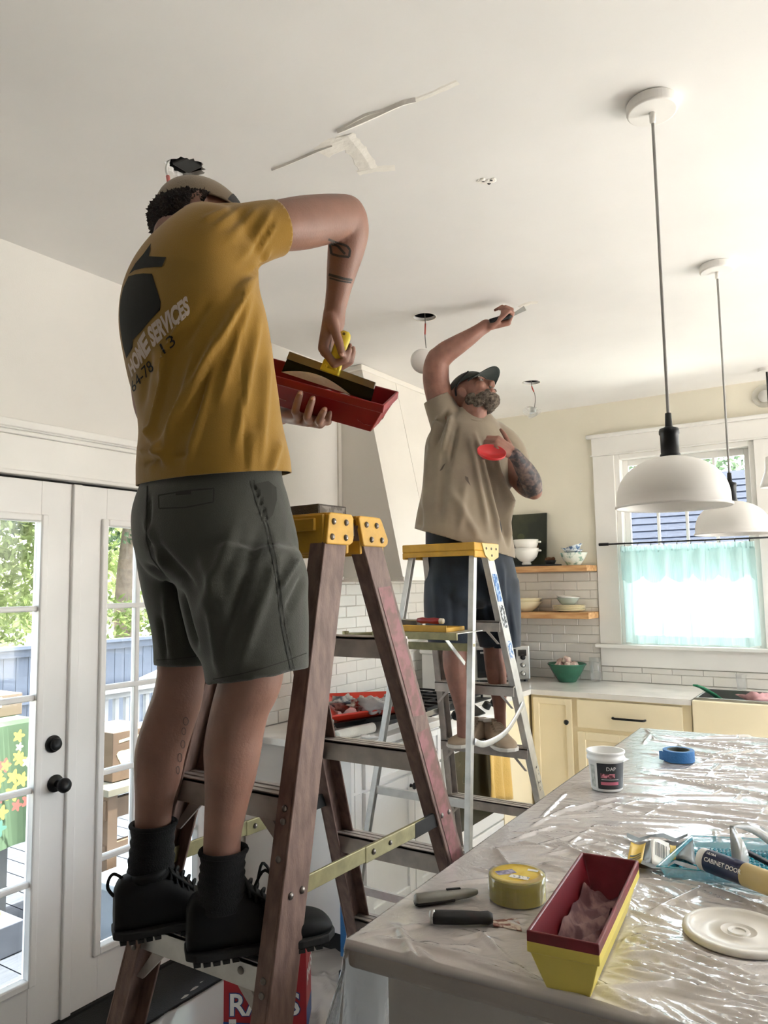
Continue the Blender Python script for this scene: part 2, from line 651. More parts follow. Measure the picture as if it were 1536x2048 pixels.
# ------------------------------------------------------------------ trim of the door wall
trim_1 = struct(MB().box((WX, .92, 2.072), (WX + .018, 2.70, 2.205)).build('trim_1', M_trim, bevel=.003), 'head board above the french doors')
b = MB().box((WX, .90, 2.205), (WX + .03, 2.72, 2.222)).box((WX, .89, 2.228), (WX + .05, 2.73, 2.258)).box((WX, .9, 2.222), (WX + .038, 2.72, 2.23))
b.build('moulding', M_trim, trim_1, bevel=.004)
b = MB().box((WX, .90, 2.056), (WX + .024, 2.72, 2.072))
b.build('bead', M_trim, trim_1, bevel=.004)
struct(MB().box((WX - .16, 1.03, 2.03), (WX - .052, 2.645, 2.06)).build('trim_10', M_dark), 'dark backing strip added over the doors against leaking light')  # added backing blocks light above the leaves and keeps the gap dark
trim_2 = struct(MB().box((WX, .93, 0), (WX + .018, 1.03, 2.056)).build('trim_2', M_trim, bevel=.003))
trim_3 = struct(MB().box((WX, 2.645, 0), (WX + .016, 2.675, 2.056)).build('trim_3', M_trim, bevel=.003))
baseboard_left = struct(MB().box((WX, BY, 0), (WX + .016, .93, .16)).build('baseboard_left', M_trim, bevel=.004))

# ------------------------------------------------------------------ french doors: three panes wide, five high
ZR = [.205, .54, .877, 1.217, 1.552, 1.888]          # pane edges


def french_door(name, y0, y1, g0, g1, label):
    """y0..y1 leaf, g0..g1 glazed field"""
    x0, x1 = WX - .048, WX - .006
    d = struct(MB().box((x0, y0, .01), (x1, g0, 2.045)).box((x0, g1, .01), (x1, y1, 2.045))
               .box((x0, g0, .01), (x1, g1, ZR[0])).box((x0, g0, ZR[-1]), (x1, g1, 2.045)).build(name, M_door, bevel=.002), label)
    # raised bead round the glass
    bd = MB(); w = .026
    for lo, hi in (((g0 - w, ZR[0] - w), (g0 + .004, ZR[-1] + w)), ((g1 - .004, ZR[0] - w), (g1 + w, ZR[-1] + w)),
                   ((g0 + .004, ZR[0] - w), (g1 - .004, ZR[0] + .004)), ((g0 + .004, ZR[-1] - .004), (g1 - .004, ZR[-1] + w))):
        bd.box((x0 + .01, lo[0], lo[1]), (x1 + .014, hi[0], hi[1]))
    bd.build('glazing_bead', M_door, d, bevel=.006)
    pw = (g1 - g0) / 3
    for k in (1, 2):
        MB().box((x0 + .008, g0 + pw * k - .011, ZR[0]), (x1 - .004, g0 + pw * k + .011, ZR[-1])).build('muntin', M_door, d, bevel=.005)
    for z in ZR[1:-1]:
        MB().box((x0 + .008, g0, z - .011), (x1 - .002, g1, z + .011)).build('muntin', M_door, d, bevel=.005)
    for k in range(3):
        for j in range(5):
            MB().box((x0 + .018, g0 + pw * k, ZR[j]), (x0 + .022, g0 + pw * (k + 1), ZR[j + 1])).build('pane', M_glass, d)
    return d


door_1 = french_door('door_1', 1.035, 1.832, 1.187, 1.69, 'white french door leaf with the black knob and deadbolt')
door_2 = french_door('door_2', 1.858, 2.64, 1.985, 2.50, 'white french door leaf beside the cabinets')
MB().box((WX - .03, 1.82, .01), (WX + .008, 1.862, 2.045)).build('astragal', M_door, door_2, bevel=.005)
struct(MB().box((WX - .14, 1.03, -.02), (WX + .012, 2.645, .012)).build('trim_4', M_dark), 'dark door threshold')
for zz, yy in ((.885, 1.778), (1.035, 1.765)):
    pl = MB().lathe([(.0, .0), (.032, .0), (.033, .004), (.030, .012), (.0, .014)], (WX - .006, yy, zz), 28, (1, 0, 0)).build('lock_plate', M_black, door_1, smooth=True)
    if zz < 1:
        MB().lathe([(.0, .0), (.013, .0), (.012, .02), (.018, .028), (.026, .036), (.028, .048), (.024, .058), (.0, .062)], (WX + .008, yy, zz), 28, (1, 0, 0)).build('knob', M_black, pl, smooth=True)
    else:
        MB().lathe([(.0, .0), (.022, .0), (.024, .01), (.02, .016), (.0, .017)], (WX + .008, yy, zz), 24, (1, 0, 0)).build('thumb_turn', M_black, pl, smooth=True)
MB().box((WX - .01, 1.831, .855), (WX + .001, 1.846, .91)).build('strike', M_black, door_1, bevel=.002)

# ------------------------------------------------------------------ kitchen window
def window(name, x0, x1, z0, z1, cols, label, rail):
    y0 = WY
    fr = struct(MB().box((x0, y0, z0), (x0 + .035, y0 + .12, z1)).box((x1 - .035, y0, z0), (x1, y0 + .12, z1))
                .box((x0 + .035, y0, z1 - .035), (x1 - .035, y0 + .12, z1)).box((x0 + .035, y0, z0), (x1 - .035, y0 + .12, z0 + .02)).build(name, M_trim, bevel=.003), label)
    for k, (a, bz) in enumerate(((z0 + .02, rail + .02), (rail - .02, z1 - .035))):
        yy = y0 + .05 + .03 * k
        s = MB().box((x0 + .035, yy, a), (x0 + .075, yy + .03, bz)).box((x1 - .075, yy, a), (x1 - .035, yy + .03, bz)) \
            .box((x0 + .075, yy, a), (x1 - .075, yy + .03, a + .045)).box((x0 + .075, yy, bz - .045), (x1 - .075, yy + .03, bz)).build('sash', M_trim, fr, bevel=.003)
        gx0, gx1 = x0 + .075, x1 - .075; w = (gx1 - gx0) / cols
        for c in range(cols):
            MB().box((gx0 + w * c, yy + .013, a + .045), (gx0 + w * (c + 1), yy + .017, bz - .045)).build('pane', M_glass, s)
            if c: MB().box((gx0 + w * c - .009, yy + .004, a + .045), (gx0 + w * c + .009, yy + .026, bz - .045)).build('muntin', M_trim, s, bevel=.003)
    return fr


window_1 = window('window_1', -1.58, -.65, 1.175, 2.55, 4, 'white kitchen window behind the pendant lamps', 1.86)
added_window_2 = window('added_window_2', .45, 3.1, .04, 2.7, 4, 'tall glazed opening added for daylight right of the sink, out of the picture', 1.4)  # unseen opening, added and sized for the daylight it lets in
struct(MB().box((-1.735, WY - .02, 1.177), (-1.58, WY, 2.549)).build('trim_5', M_trim, bevel=.003), 'left window casing')
struct(MB().box((-.65, WY - .02, 1.177), (-.49, WY, 2.549)).build('trim_6', M_trim, bevel=.003), 'right window casing')
t7 = struct(MB().box((-1.74, WY - .022, 2.55), (-.48, WY, 2.685)).build('trim_7', M_trim, bevel=.003), 'window head casing')
MB().box((-1.775, WY - .045, 2.685), (-.445, WY, 2.712)).build('moulding', M_trim, t7, bevel=.006)
MB().box((-1.75, WY - .028, 2.55), (-.47, WY - .0225, 2.56)).build('bead', M_trim, t7, bevel=.004)
t8 = struct(MB().box((-1.765, WY - .055, 1.15), (-.46, WY + .05, 1.176)).build('trim_8', M_trim, bevel=.005), 'window stool')
MB().box((-1.735, WY - .02, 1.02), (-.49, WY, 1.149)).build('apron', M_trim, t8, bevel=.003)

# plain frame of the unseen side opening, sized for the daylight it admits
struct(MB().box((RX, 2.6, .05), (RX + .1, 2.66, 2.75)).box((RX, 5.24, .05), (RX + .1, 5.3, 2.75)).box((RX, 3.92, .11), (RX + .1, 3.98, 2.69)).box((RX, 2.66, 2.69), (RX + .1, 5.24, 2.75)).box((RX, 2.66, .05), (RX + .1, 5.24, .11)).build('unseen_window_3', M_trim))
# ------------------------------------------------------------------ tiles, each its own piece
TW, TH, G = .203, .0655, .003
b = MB().box((0, 0, 0), (TW - G, .008, TH - G))
tile_me = b.mesh('tile'); tile_me.materials.append(M_tile)
bm = bmesh.new(); bm.from_mesh(tile_me); bmesh.ops.bevel(bm, geom=bm.edges[:], offset=.0025, segments=1, affect='EDGES'); bm.to_mesh(tile_me); bm.free()
g1 = MB().box((WX, 2.68, .905), (WX + .004, WY, 1.655)).build('grout_bed', M_grout, wall_left)
g2 = MB().box((WX + .004, WY - .004, .905), (-1.737, WY, 1.70)).box((-1.737, WY - .004, .905), (RX, WY, 1.018)).build('grout_bed', M_grout, wall_far)


def tile_row(parent, horiz, fixed, u0, u1, z, hgt, off):
    u = u0 - off
    while u < u1 - .01:
        a, e = max(u, u0), min(u + TW, u1)
        if e - a > .02:
            sx = (e - a - G) / (TW - G); sz = hgt / (TH - G)
            jit = random.uniform(-.006, .006)
            if horiz == 'y':   # on the door wall, facing +x
                inst('tile', tile_me, (fixed, e - G, z), parent, (jit, 0, -math.pi / 2 + random.uniform(-.004, .004)), (sx, 1, sz))
            else:              # on the window wall, facing -y
                inst('tile', tile_me, (a, fixed, z), parent, (jit, 0, random.uniform(-.004, .004)), (sx, 1, sz))
        u += TW


z = .912; k = 0
while z < 1.64:
    h = min(TH, 1.655 - z) - G
    tile_row(wall_left, 'y', WX + .002, 2.69, WY - .01, z, h, (TW / 2) * (k % 2) + .05)
    z += TH; k += 1
z = .912; k = 0
while z < 1.69:
    h = min(TH, 1.70 - z) - G
    tile_row(wall_far, 'x', WY - .010, WX + .012, -1.737, z, h, (TW / 2) * (k % 2) + .03)
    z += TH; k += 1
tile_row(wall_far, 'x', WY - .010, -1.735, .2, .912, TH - G, .06)
tile_row(wall_far, 'x', WY - .010, -1.735, .2, .912 + TH, .04 - G, .12)
trim_9 = struct(MB().box((WX, 2.68, 1.655), (WX + .022, 5.48, 1.678)).build('trim_9', M_trim, bevel=.004), 'narrow ledge capping the tiled range wall')
# ================================================================== KITCHEN
M_hood = mat('hood_paint', '#e8e3da', .6, var=.02, vscale=3)
M_cab = mat('white_cabinet', '#f8f7f4', .4, var=.02, vscale=4)
M_cream = mat('cream_cabinet', '#f6e8c6', .42, var=.025, vscale=4)
M_marble = mat('pale_marble', '#e9e6e0', .16, col2='#c4c2bd', vscale=4.5, contrast=(.45, .95))
M_steel = mat('steel', '#b9bab8', .3, metal=1., var=.05, vscale=30)
M_enamel = mat('white_enamel', '#f2f1ec', .18, var=.01)
M_iron = mat('cast_iron', '#1a1a1b', .55)
M_blackgloss = mat('black_glass', '#101213', .08)
M_oven = mat('oven_glass', '#3d3a2c', .15)
M_oak = mat('shelf_oak', '#d8ac78', .5, col2='#b98552', vscale=3, stretch=(2, 14, 14))
M_porc = mat('porcelain', '#f3f0e8', .15, var=.01)
M_creamware = mat('creamware', '#efe3bf', .2, var=.02)
M_greyware = mat('grey_glaze', '#a9b1a8', .25, var=.05)
M_blueware = mat('blue_pattern', '#e4ecee', .2, col2='#5d7fa8', vscale=38, contrast=(.5, .56))
M_floral = mat('floral_pattern', '#e6eee4', .2, col2='#8fb3a4', vscale=26, contrast=(.5, .6))
M_greenbowl = mat('green_glaze', '#2e6a52', .25, var=.15)
M_towel = mat('yellow_towel', '#e3bd6b', .9, var=.06, sheen=.3, bump=.3, bscale=120)
M_red = mat('red_plastic', '#c2311f', .35, var=.06)
M_white_pl = mat('white_plastic', '#efeeea', .4, var=.02)
M_glassware = film_mat('clear_glassware', '#eef4f4', .93, .03, .35, .3)
M_canvas = mat('dark_painting', '#23291f', .5, col2='#46492f', vscale=7, contrast=(.45, .8))

# ---- range hood
HY0, HY1 = 3.62, 4.37
hood = thing('range_hood', 'tapered plaster range hood rising to the ceiling', 'range hood', (-2.5, 4.0, 1.66))
xb_, xt_ = -2.262, -2.535
MB().hexa([(WX, HY0, 1.66), (xb_, HY0, 1.66), (xb_, HY1, 1.66), (WX, HY1, 1.66),
           (WX, HY0, WZ), (xt_, HY0, WZ), (xt_, HY1, WZ), (WX, HY1, WZ)]).build('hood_body', M_hood, hood)
for y0, y1 in ((HY0, 3.993), (3.997, HY1)):
    MB().hexa([(xb_, y0, 1.66), (xb_ + .008, y0, 1.66), (xb_ + .008, y1, 1.66), (xb_, y1, 1.66),
               (xt_, y0, WZ), (xt_ + .008, y0, WZ), (xt_ + .008, y1, WZ), (xt_, y1, WZ)]).build('front_panel', M_hood, hood)
MB().box((WX, HY0 - .012, WZ - .035), (xt_ + .022, HY1 + .012, WZ)).build('crown_strip', M_hood, hood, bevel=.006)
MB().box((WX, HY0 - .006, 1.645), (xb_ + .016, HY1 + .006, 1.668)).build('bottom_lip', M_hood, hood, bevel=.004)
MB().box((WX, HY0 - .03, 1.68), (WX + .012, HY0, WZ)).build('corner_strip', M_hood, hood)

# ---- cabinet with doors beside the french doors
FX = -2.03


def knob(p, axis, m, parent, s=1.):
    return MB().lathe([(0, 0), (.009 * s, 0), (.007 * s, .01 * s), (.008 * s, .014 * s), (.016 * s, .02 * s), (.0165 * s, .026 * s), (.012 * s, .031 * s), (0, .032 * s)],
                      p, 18, axis).build('knob', m, parent, smooth=True)


def shaker_x(name, x, y0, y1, z0, z1, m, parent, fw=.055):
    """door or drawer front facing +x with a recessed panel"""
    d = MB().box((x, y0, z0), (x + .02, y0 + fw, z1)).box((x, y1 - fw, z0), (x + .02, y1, z1)) \
        .box((x, y0 + fw, z0), (x + .02, y1 - fw, z0 + fw)).box((x, y0 + fw, z1 - fw), (x + .02, y1 - fw, z1)) \
        .build(name, m, parent, bevel=.002)
    MB().box((x, y0 + fw, z0 + fw), (x + .009, y1 - fw, z1 - fw)).build('panel', m, d)
    return d


def shaker_y(name, y, x0, x1, z0, z1, m, parent, fw=.05):
    d = MB().box((x0, y - .02, z0), (x0 + fw, y, z1)).box((x1 - fw, y - .02, z0), (x1, y, z1)) \
        .box((x0 + fw, y - .02, z0), (x1 - fw, y, z0 + fw)).box((x0 + fw, y - .02, z1 - fw), (x1 - fw, y, z1)) \
        .build(name, m, parent, bevel=.002)
    MB().box((x0 + fw, y - .009, z0 + fw), (x1 - fw, y, z1 - fw)).build('panel', m, d)
    return d


cb = thing('base_cabinet', 'white base cabinet with two doors and black knobs left of the range', 'cabinet', (-2.35, 3.2, 0))
MB().box((WX + .02, 2.79, .09), (FX, 3.595, .874)).build('cabinet_body', M_cab, cb, bevel=.002)
MB().box((WX + .02, 2.81, 0), (FX - .06, 3.59, .09)).build('toe_kick', M_dark, cb)
shaker_x('drawer', FX, 2.875, 3.575, .70, .86, M_cab, cb, .03)
for y0, y1, ky in ((2.875, 3.298, 3.262), (3.304, 3.575, 3.345)):
    d = shaker_x('door', FX, y0, y1, .11, .685, M_cab, cb)
    knob((FX + .02, ky, .635), (1, 0, 0), M_black, d)
for zz in ((.70, .86), (.11, .685)):
    MB().box((FX, 2.815, zz[0]), (FX + .004, 2.86, zz[1])).build('face_panel', M_cab, cb)
ct = MB().box((WX + .012, 2.745, .876), (FX + .035, 3.598, .91)).build('countertop', M_marble, None, bevel=.004)
tag(ct, 'pale marble countertop slab left of the range', 'countertop')

# ---- range with open cooktop
rg = thing('kitchen_range', 'white gas range with black grates under the hood', 'range', (-2.35, 3.98, 0))
SY0, SY1 = 3.605, 4.355
MB().box((WX + .03, SY0, .04), (FX - .02, SY1, .895)).build('range_body', M_enamel, rg, bevel=.004)
MB().box((WX + .03, SY0, .895), (FX - .05, SY1, .915)).build('cooktop', M_iron, rg, bevel=.004)
MB().prism([(FX - .06, SY0, .915), (FX + .05, SY0, .845), (FX + .05, SY0, .79), (FX - .06, SY0, .79)], (0, SY1 - SY0, 0)).build('control_panel', M_enamel, rg, bevel=.004)
sl = nrm((.07, 0, .11))
for yy in (3.68, 3.78, 4.18, 4.28):
    MB().lathe([(0, 0), (.026, 0), (.024, .03), (.019, .036), (0, .037)], (FX - .005, yy, .882), 20, sl).build('burner_knob', M_black, rg, smooth=True)
MB().hexa([(FX - .045, 3.86, .9065), (FX + .03, 3.86, .8585), (FX + .03, 4.1, .8585), (FX - .045, 4.1, .9065),
           (FX - .042, 3.86, .912), (FX + .033, 3.86, .864), (FX + .033, 4.1, .864), (FX - .042, 4.1, .912)]).build('display', M_blackgloss, rg)
od = MB().box((FX - .02, SY0 + .01, .2), (FX + .02, SY1 - .01, .775)).build('oven_door', M_enamel, rg, bevel=.006)
MB().box((FX + .018, SY0 + .06, .27), (FX + .0225, SY1 - .05, .70)).build('oven_glass', M_oven, od)
MB().box((FX - .02, SY0 + .01, .05), (FX + .018, SY1 - .01, .19)).build('drawer', M_enamel, rg, bevel=.005)
MB().tube([(FX + .06, SY0 + .06, .735), (FX + .06, SY1 - .06, .735)], .011).tube([(FX + .015, SY0 + .08, .735), (FX + .06, SY0 + .08, .735)], .008) \
    .tube([(FX + .015, SY1 - .08, .735), (FX + .06, SY1 - .08, .735)], .008).build('oven_handle', M_steel, od, smooth=True)
for k in range(3):
    y0 = SY0 + .03 + k * .235
    g = MB()
    for yy in (y0, y0 + .11, y0 + .22): g.bar((WX + .09, yy, .94), (FX - .1, yy, .94), .012, .012)
    for xx in (WX + .09, WX + .27, WX + .42, FX - .1): g.bar((xx, y0, .94), (xx, y0 + .22, .94), .012, .012)
    for xx in (WX + .09, FX - .1):
        for yy in (y0, y0 + .22): g.bar((xx, yy, .915), (xx, yy, .94), .012, .012, (0, 1, 0))
    g.build('grate', M_iron, rg)

# towel over the oven handle
def hanging_cloth(name, p0, p1, zt, zb, m, thick=.006, waves=3.2, amp=.012, nx=28, nz=18, flare=.1, hem=.02):
    p0, p1 = np.asarray(p0, float), np.asarray(p1, float); d = p1 - p0; n = nrm(np.cross(d, (0, 0, 1)))
    v, f = [], []
    for j in range(nz + 1):
        t = j / nz
        for i in range(nx + 1):
            s = i / nx
            q = p0 + d * (.5 + (s - .5) * (1 + flare * t))
            a = amp * (.25 + t) * math.sin(waves * 2 * math.pi * s + .8 * math.sin(3 * t))
            q = q + n * a; z_ = zt + (zb + hem * math.sin(5 * s) - zt) * t
            v.append((q[0], q[1], z_))
    for j in range(nz):
        for i in range(nx):
            a = j * (nx + 1) + i; f.append((a, a + 1, a + nx + 2, a + nx + 1))
    return MB().add(v, f).build(name, m, None, smooth=True, solid=thick)


tw = hanging_cloth('dish_towel', (FX + .078, 4.02, 0), (FX + .078, 4.27, 0), .75, .36, M_towel, amp=.018, waves=2.2)
tag(tw, 'yellow dish towel hung over the oven handle', 'towel')
tw.location.x += .006

# ---- cream cabinets along the window wall
CY = 4.87
cc = thing('sink_cabinet_run', 'cream base cabinet with drawer and black pulls under the window', 'cabinet', (-1.5, 5.15, 0))
MB().box((-2.03, CY, .09), (-1.005, WY - .02, .874)).build('cabinet_body', M_cream, cc, bevel=.002)
MB().box((-2.03, CY + .06, 0), (-1.005, WY - .02, .09)).build('toe_kick', M_dark, cc)
d = shaker_y('door', CY, -2.01, -1.745, .11, .86, M_cream, cc, .04)
knob((-1.775, CY - .02, .715), (0, -1, 0), M_black, d)
dr = MB().box((-1.71, CY - .02, .685), (-1.055, CY, .862)).build('drawer', M_cream, cc, bevel=.004)
MB().tube(spline([(-1.475, CY - .02, .765), (-1.47, CY - .045, .765), (-1.44, CY - .05, .765), (-1.31, CY - .05, .765), (-1.28, CY - .045, .765), (-1.275, CY - .02, .765)], 4), .007, 8).build('pull', M_black, dr, smooth=True)
for x0, x1 in ((-1.71, -1.39), (-1.38, -1.055)):
    shaker_y('door', CY, x0, x1, .11, .66, M_cream, cc)
c2 = thing('corner_cabinet', 'cream filler cabinet in the corner between range and window run', 'cabinet', (-2.35, 5.1, 0))
MB().box((WX + .03, 4.40, .09), (-2.05, WY - .02, .874)).build('cabinet_body', M_cream, c2, bevel=.002)
MB().box((-2.05, 4.40, .09), (-2.034, 4.84, .874)).build('face_panel', M_cream, c2, bevel=.002)
s2 = thing('sink_cabinet', 'cream sink base with tall plain apron front', 'cabinet', (-.4, 5.15, 0))
MB().box((-.995, CY - .035, .64), (-.06, CY + .01, .908)).build('apron_front', M_cream, s2, bevel=.006)
MB().box((-.995, CY, .09), (-.06, CY + .02, .64)).build('cabinet_body', M_cream, s2)
shaker_y('door', CY, -.98, -.535, .11, .62, M_cream, s2); shaker_y('door', CY, -.525, -.075, .11, .62, M_cream, s2)
c3 = thing('right_base_cabinet', 'cream base cabinet right of the sink, mostly out of view', 'cabinet', (.15, 5.15, 0))
MB().box((-.05, CY, .0), (.36, WY - .02, .874)).build('cabinet_body', M_cream, c3, bevel=.002)
shaker_y('door', CY, -.03, .34, .11, .86, M_cream, c3)
ct2 = MB().box((WX + .012, 4.365, .876), (-2.02, WY - .012, .91)).box((-2.02, 4.845, .876), (-1.0, WY - .012, .91)).box((-1.0, 5.32, .876), (-.055, WY - .012, .91)) \
    .box((-.055, 4.845, .876), (.37, WY - .012, .91)).build('countertop', M_marble, None)
tag(ct2, 'pale marble countertop running under the window', 'countertop')
sk = thing('sink', 'stainless steel sink basin set in the marble under the window', 'sink', (-.5, 5.1, .7))
b = MB()
b.box((-.985, 4.885, .66), (-.07, 5.31, .67)); b.box((-.985, 4.885, .67), (-.975, 5.31, .918)); b.box((-.08, 4.885, .67), (-.07, 5.31, .918))
b.box((-.975, 4.885, .67), (-.08, 4.893, .918)); b.box((-.975, 5.302, .67), (-.08, 5.31, .918))
b.build('basin', M_steel, sk)
MB().box((-.985, 4.882, .914), (-.07, 4.898, .922)).box((-.985, 5.298, .914), (-.07, 5.312, .922)).build('rim', M_steel, sk, bevel=.002)
# green brush handle and pink cloth leaning in the sink
sp = MB()
sp.rings([[tuple(np.array(c) + o) for o in ((-.016, 0, -.006), (.016, 0, -.006), (.016, 0, .006), (-.016, 0, .006))] for c in
          ((-.83, 5.06, .86), (-.90, 5.0, .93), (-.955, 4.94, .975), (-.985, 4.91, .99))])
tag(sp.build('green_utensil', mat('green_plastic', '#1f7a52', .35), None, bevel=.004), 'green plastic utensil handle sticking out of the sink', 'utensil')


def crumple(name, c, size, m, seed=0, rough=.35, n=26, k=14, label=None, cat=None, parent=None, flat=1.):
    """crumpled soft lump: sphere pushed about by random ridges"""
    r = np.random.default_rng(seed)
    b = MB().ellipsoid((0, 0, 0), [(1, 0, 0), (0, 1, 0), (0, 0, 1)], n, n // 2)
    v = np.array(b.v)
    for _ in range(k):
        d = nrm(r.normal(size=3)); o = r.uniform(-.6, .6)
        v *= (1 + rough * r.uniform(-.5, 1) * np.exp(-((v @ d - o) / .16) ** 2))[:, None]
    v = v / np.abs(v).max(0)
    v[:, 2] = np.maximum(v[:, 2], -flat)
    b.v = [tuple(np.asarray(c) + q * np.asarray(size)) for q in v]
    o = b.build(name, m, parent, smooth=True)
    if label: tag(o, label, cat)
    return o


crumple('pink_cloth', (-.66, 5.12, .88), (.15, .1, .07), mat('pink_cloth', '#e8b7bb', .9), 5, .5, label='pale pink cloth bunched in the sink', cat='cloth')

# ---- toaster oven
to = thing('toaster_oven', 'steel toaster oven with knobs on the counter corner', 'toaster oven', (-2.42, 5.27, .91))
tx0, tx1, ty, tz0, tz1 = -2.62, -2.215, 5.13, .925, 1.17
MB().box((tx0, ty, tz0), (tx1, 5.42, tz1)).build('oven_body', M_steel, to, bevel=.008)
dd = MB().box((tx0 + .02, ty - .012, tz0 + .02), (tx1 - .1, ty, tz1 - .025)).build('oven_door', M_blackgloss, to, bevel=.003)
MB().tube([(tx0 + .04, ty - .03, tz1 - .045), (tx1 - .12, ty - .03, tz1 - .045)], .007).build('handle', M_steel, dd, smooth=True)
MB().box((tx1 - .085, ty - .004, tz1 - .075), (tx1 - .025, ty, tz1 - .03)).build('display', M_blackgloss, to)
for zz in (.97, 1.03, 1.085):
    MB().lathe([(0, 0), (.018, 0), (.017, .018), (0, .019)], (tx1 - .052, ty, zz), 20, (0, -1, 0)).build('dial', M_black if zz > 1.06 else M_steel, to, smooth=True)
for xx in (tx0 + .03, tx1 - .03):
    for yy in (ty + .03, 5.39): MB().lathe([(.014, 0), (.012, .016)], (xx, yy, .91), 12).build('foot', M_black, to)

to.rotation_euler.z = .6; to.location.y -= .06

# ---- bowl of garlic and shells
def bowl(name, c, prof, m, label, cat='bowl', group=None, n=36, tilt=None, wall=.006):
    """prof outer: list of (r,h); hollow inside"""
    inner = [(max(r - wall, .001), h + (wall if i == 0 else 0)) for i, (r, h) in enumerate(prof)][::-1]
    b = MB().lathe([(.001, prof[0][1])] + prof + inner + [(.001, prof[0][1] + wall)], (0, 0, 0), n)
    v = np.array(b.v)
    if tilt is not None:
        R_ = np.array(Matrix.Rotation(tilt[0], 3, Vector(tilt[1]))); v = v @ R_.T
    b.v = [tuple(q + np.asarray(c)) for q in v]
    o = b.build(name, m, None, smooth=True)
    tag(o, label, cat, group)
    return o


bowl('mixing_bowl', (-1.94, 5.335, .911), [(.062, 0), (.066, .005), (.09, .04), (.118, .09), (.13, .115), (.138, .122), (.138, .13)], M_greenbowl, 'green glazed bowl piled with garlic on the counter')
M_garlic = mat('garlic_skin', '#e5d6c8', .7, col2='#b48d84', vscale=30)
for k, (dx, dy, dz, s) in enumerate(((-.05, -.02, .11, .038), (.02, -.05, .115, .034), (.05, .02, .112, .036), (-.01, .04, .125, .04), (.0, -.01, .15, .036), (-.06, .04, .135, .03), (.06, -.04, .12, .03))):
    crumple('garlic_bulb', (-1.94 + dx, 5.335 + dy, .911 + dz), (s, s, s * .9), M_garlic, 20 + k, .25, 16, 8)
gl = [o for o in COL.objects if o.name.startswith('garlic_bulb')]
for o in gl: tag(o, 'papery garlic bulb heaped in the green bowl', 'garlic', 'garlic bulbs in the green bowl')
vz = MB().lathe([(.001, 0), (.03, 0), (.036, .02), (.04, .08), (.042, .17), (.04, .17), (.037, .08), (.033, .022), (.001, .012)], (-1.76, 5.42, .911), 28).build('glass_vase', M_glassware, None, smooth=True)
tag(vz, 'clear glass vase standing behind the green bowl', 'vase')
gs = MB().lathe([(.001, 0), (.028, 0), (.033, .1), (.031, .1), (.026, .01), (.001, .008)], (-.80, 5.41, .911), 24).build('drinking_glass', M_glassware, None, smooth=True)
tag(gs, 'empty clear drinking glass behind the sink', 'glass')

# ---- oak shelves with crockery
for nm, z0, z1, lab in (('shelf', 1.702, 1.745, 'upper oak shelf holding white bowls and a painting'), ('shelf', 1.362, 1.408, 'lower oak shelf holding plates')):
    o = MB().box((WX + .03, 5.26, z0), (-1.74, WY - .012, z1)).build(nm, M_oak, None, bevel=.003)
    tag(o, lab, 'shelf', 'oak wall shelves')
SZ, LZ = 1.746, 1.409
pt = thing('painting', 'dark unframed still life canvas leaning on the upper shelf', 'painting', (-2.26, 5.46, SZ))
MB().hexa([(-2.43, 5.425, SZ), (-2.105, 5.425, SZ), (-2.105, 5.445, SZ), (-2.43, 5.445, SZ), (-2.43, 5.465, 2.155), (-2.105, 5.465, 2.155), (-2.105, 5.485, 2.155), (-2.43, 5.485, 2.155)]).build('canvas', M_canvas, pt)
for q, r, cc_ in (((-2.26, 1.86), .045, '#8a5a34'), ((-2.2, 1.9), .03, '#6d4a2a'), ((-2.31, 1.98), .025, '#4b5236')):
    zf = (q[1] - SZ) / (2.155 - SZ); yf = 5.425 + .04 * zf - .0012
    patch('paint_dab', [(q[0] + r * math.cos(a) * 1.2, yf + .0976 * r * math.sin(a), q[1] + r * math.sin(a)) for a in np.linspace(0, 2 * math.pi, 14, False)], mat('dab' + cc_, cc_, .6), pt)
for k, zz in enumerate((SZ, SZ + .065)):
    t = thing('lion_head_bowl', ['white footed bowl with side handles, lower of two stacked', 'white footed bowl with side handles nested on top'][k], 'bowl', (-2.22, 5.325, zz), 'white bowls on the upper shelf')
    pr = [(.035, 0), (.036, .012), (.028, .022), (.05, .03), (.078, .06), (.09, .095), (.094, .125), (.09, .125), (.08, .07), (.05, .04), (.001, .034)]
    MB().lathe([(.001, 0)] + pr, (-2.22, 5.325, zz), 36).build('bowl_body', M_porc, t, smooth=True)
    for s in (-1, 1):
        MB().box((-2.22 + s * .102 - .016, 5.31, zz + .098), (-2.22 + s * .102 + .016, 5.34, zz + .112)).build('handle', M_porc, t, bevel=.006)
tr = MB().box((-2.5, 5.275, SZ), (-1.98, 5.42, SZ + .012)).build('slate_tray', mat('slate', '#23262a', .5), None, bevel=.003)
tag(tr, 'dark flat tray under the white bowls on the shelf', 'tray')
for o in COL.objects:
    if o.name.startswith('lion_head_bowl'): o.location.z += .012
bx = thing('pinecone_dish', 'small dark dish of brown pine cones beside the painting', 'dish', (-2.05, 5.37, SZ + .012))
MB().lathe([(.03, 0), (.045, .03), (.042, .03), (.027, .006), (.001, .005)], (-2.05, 5.37, SZ + .012), 20).build('dish_body', M_iron, bx, smooth=True)
for k in range(4):
    a = k * 1.6; crumple('pine_cone', (-2.05 + .022 * math.cos(a), 5.37 + .02 * math.sin(a), SZ + .052), (.018, .018, .016), mat('pine_brown', '#7b5233', .8), 40 + k, .5, 12, 8, parent=bx)
bowl('patterned_bowl', (-1.87, 5.37, SZ), [(.05, 0), (.052, .008), (.08, .05), (.098, .088), (.1, .092)], M_floral, 'floral patterned bowl at the right end of the upper shelf')
bowl('blue_bowl', (-1.885, 5.37, SZ + .082), [(.04, 0), (.06, .02), (.082, .04)], M_blueware, 'small blue and white bowl nested in the floral bowl', tilt=(.12, (0, 1, 0)))
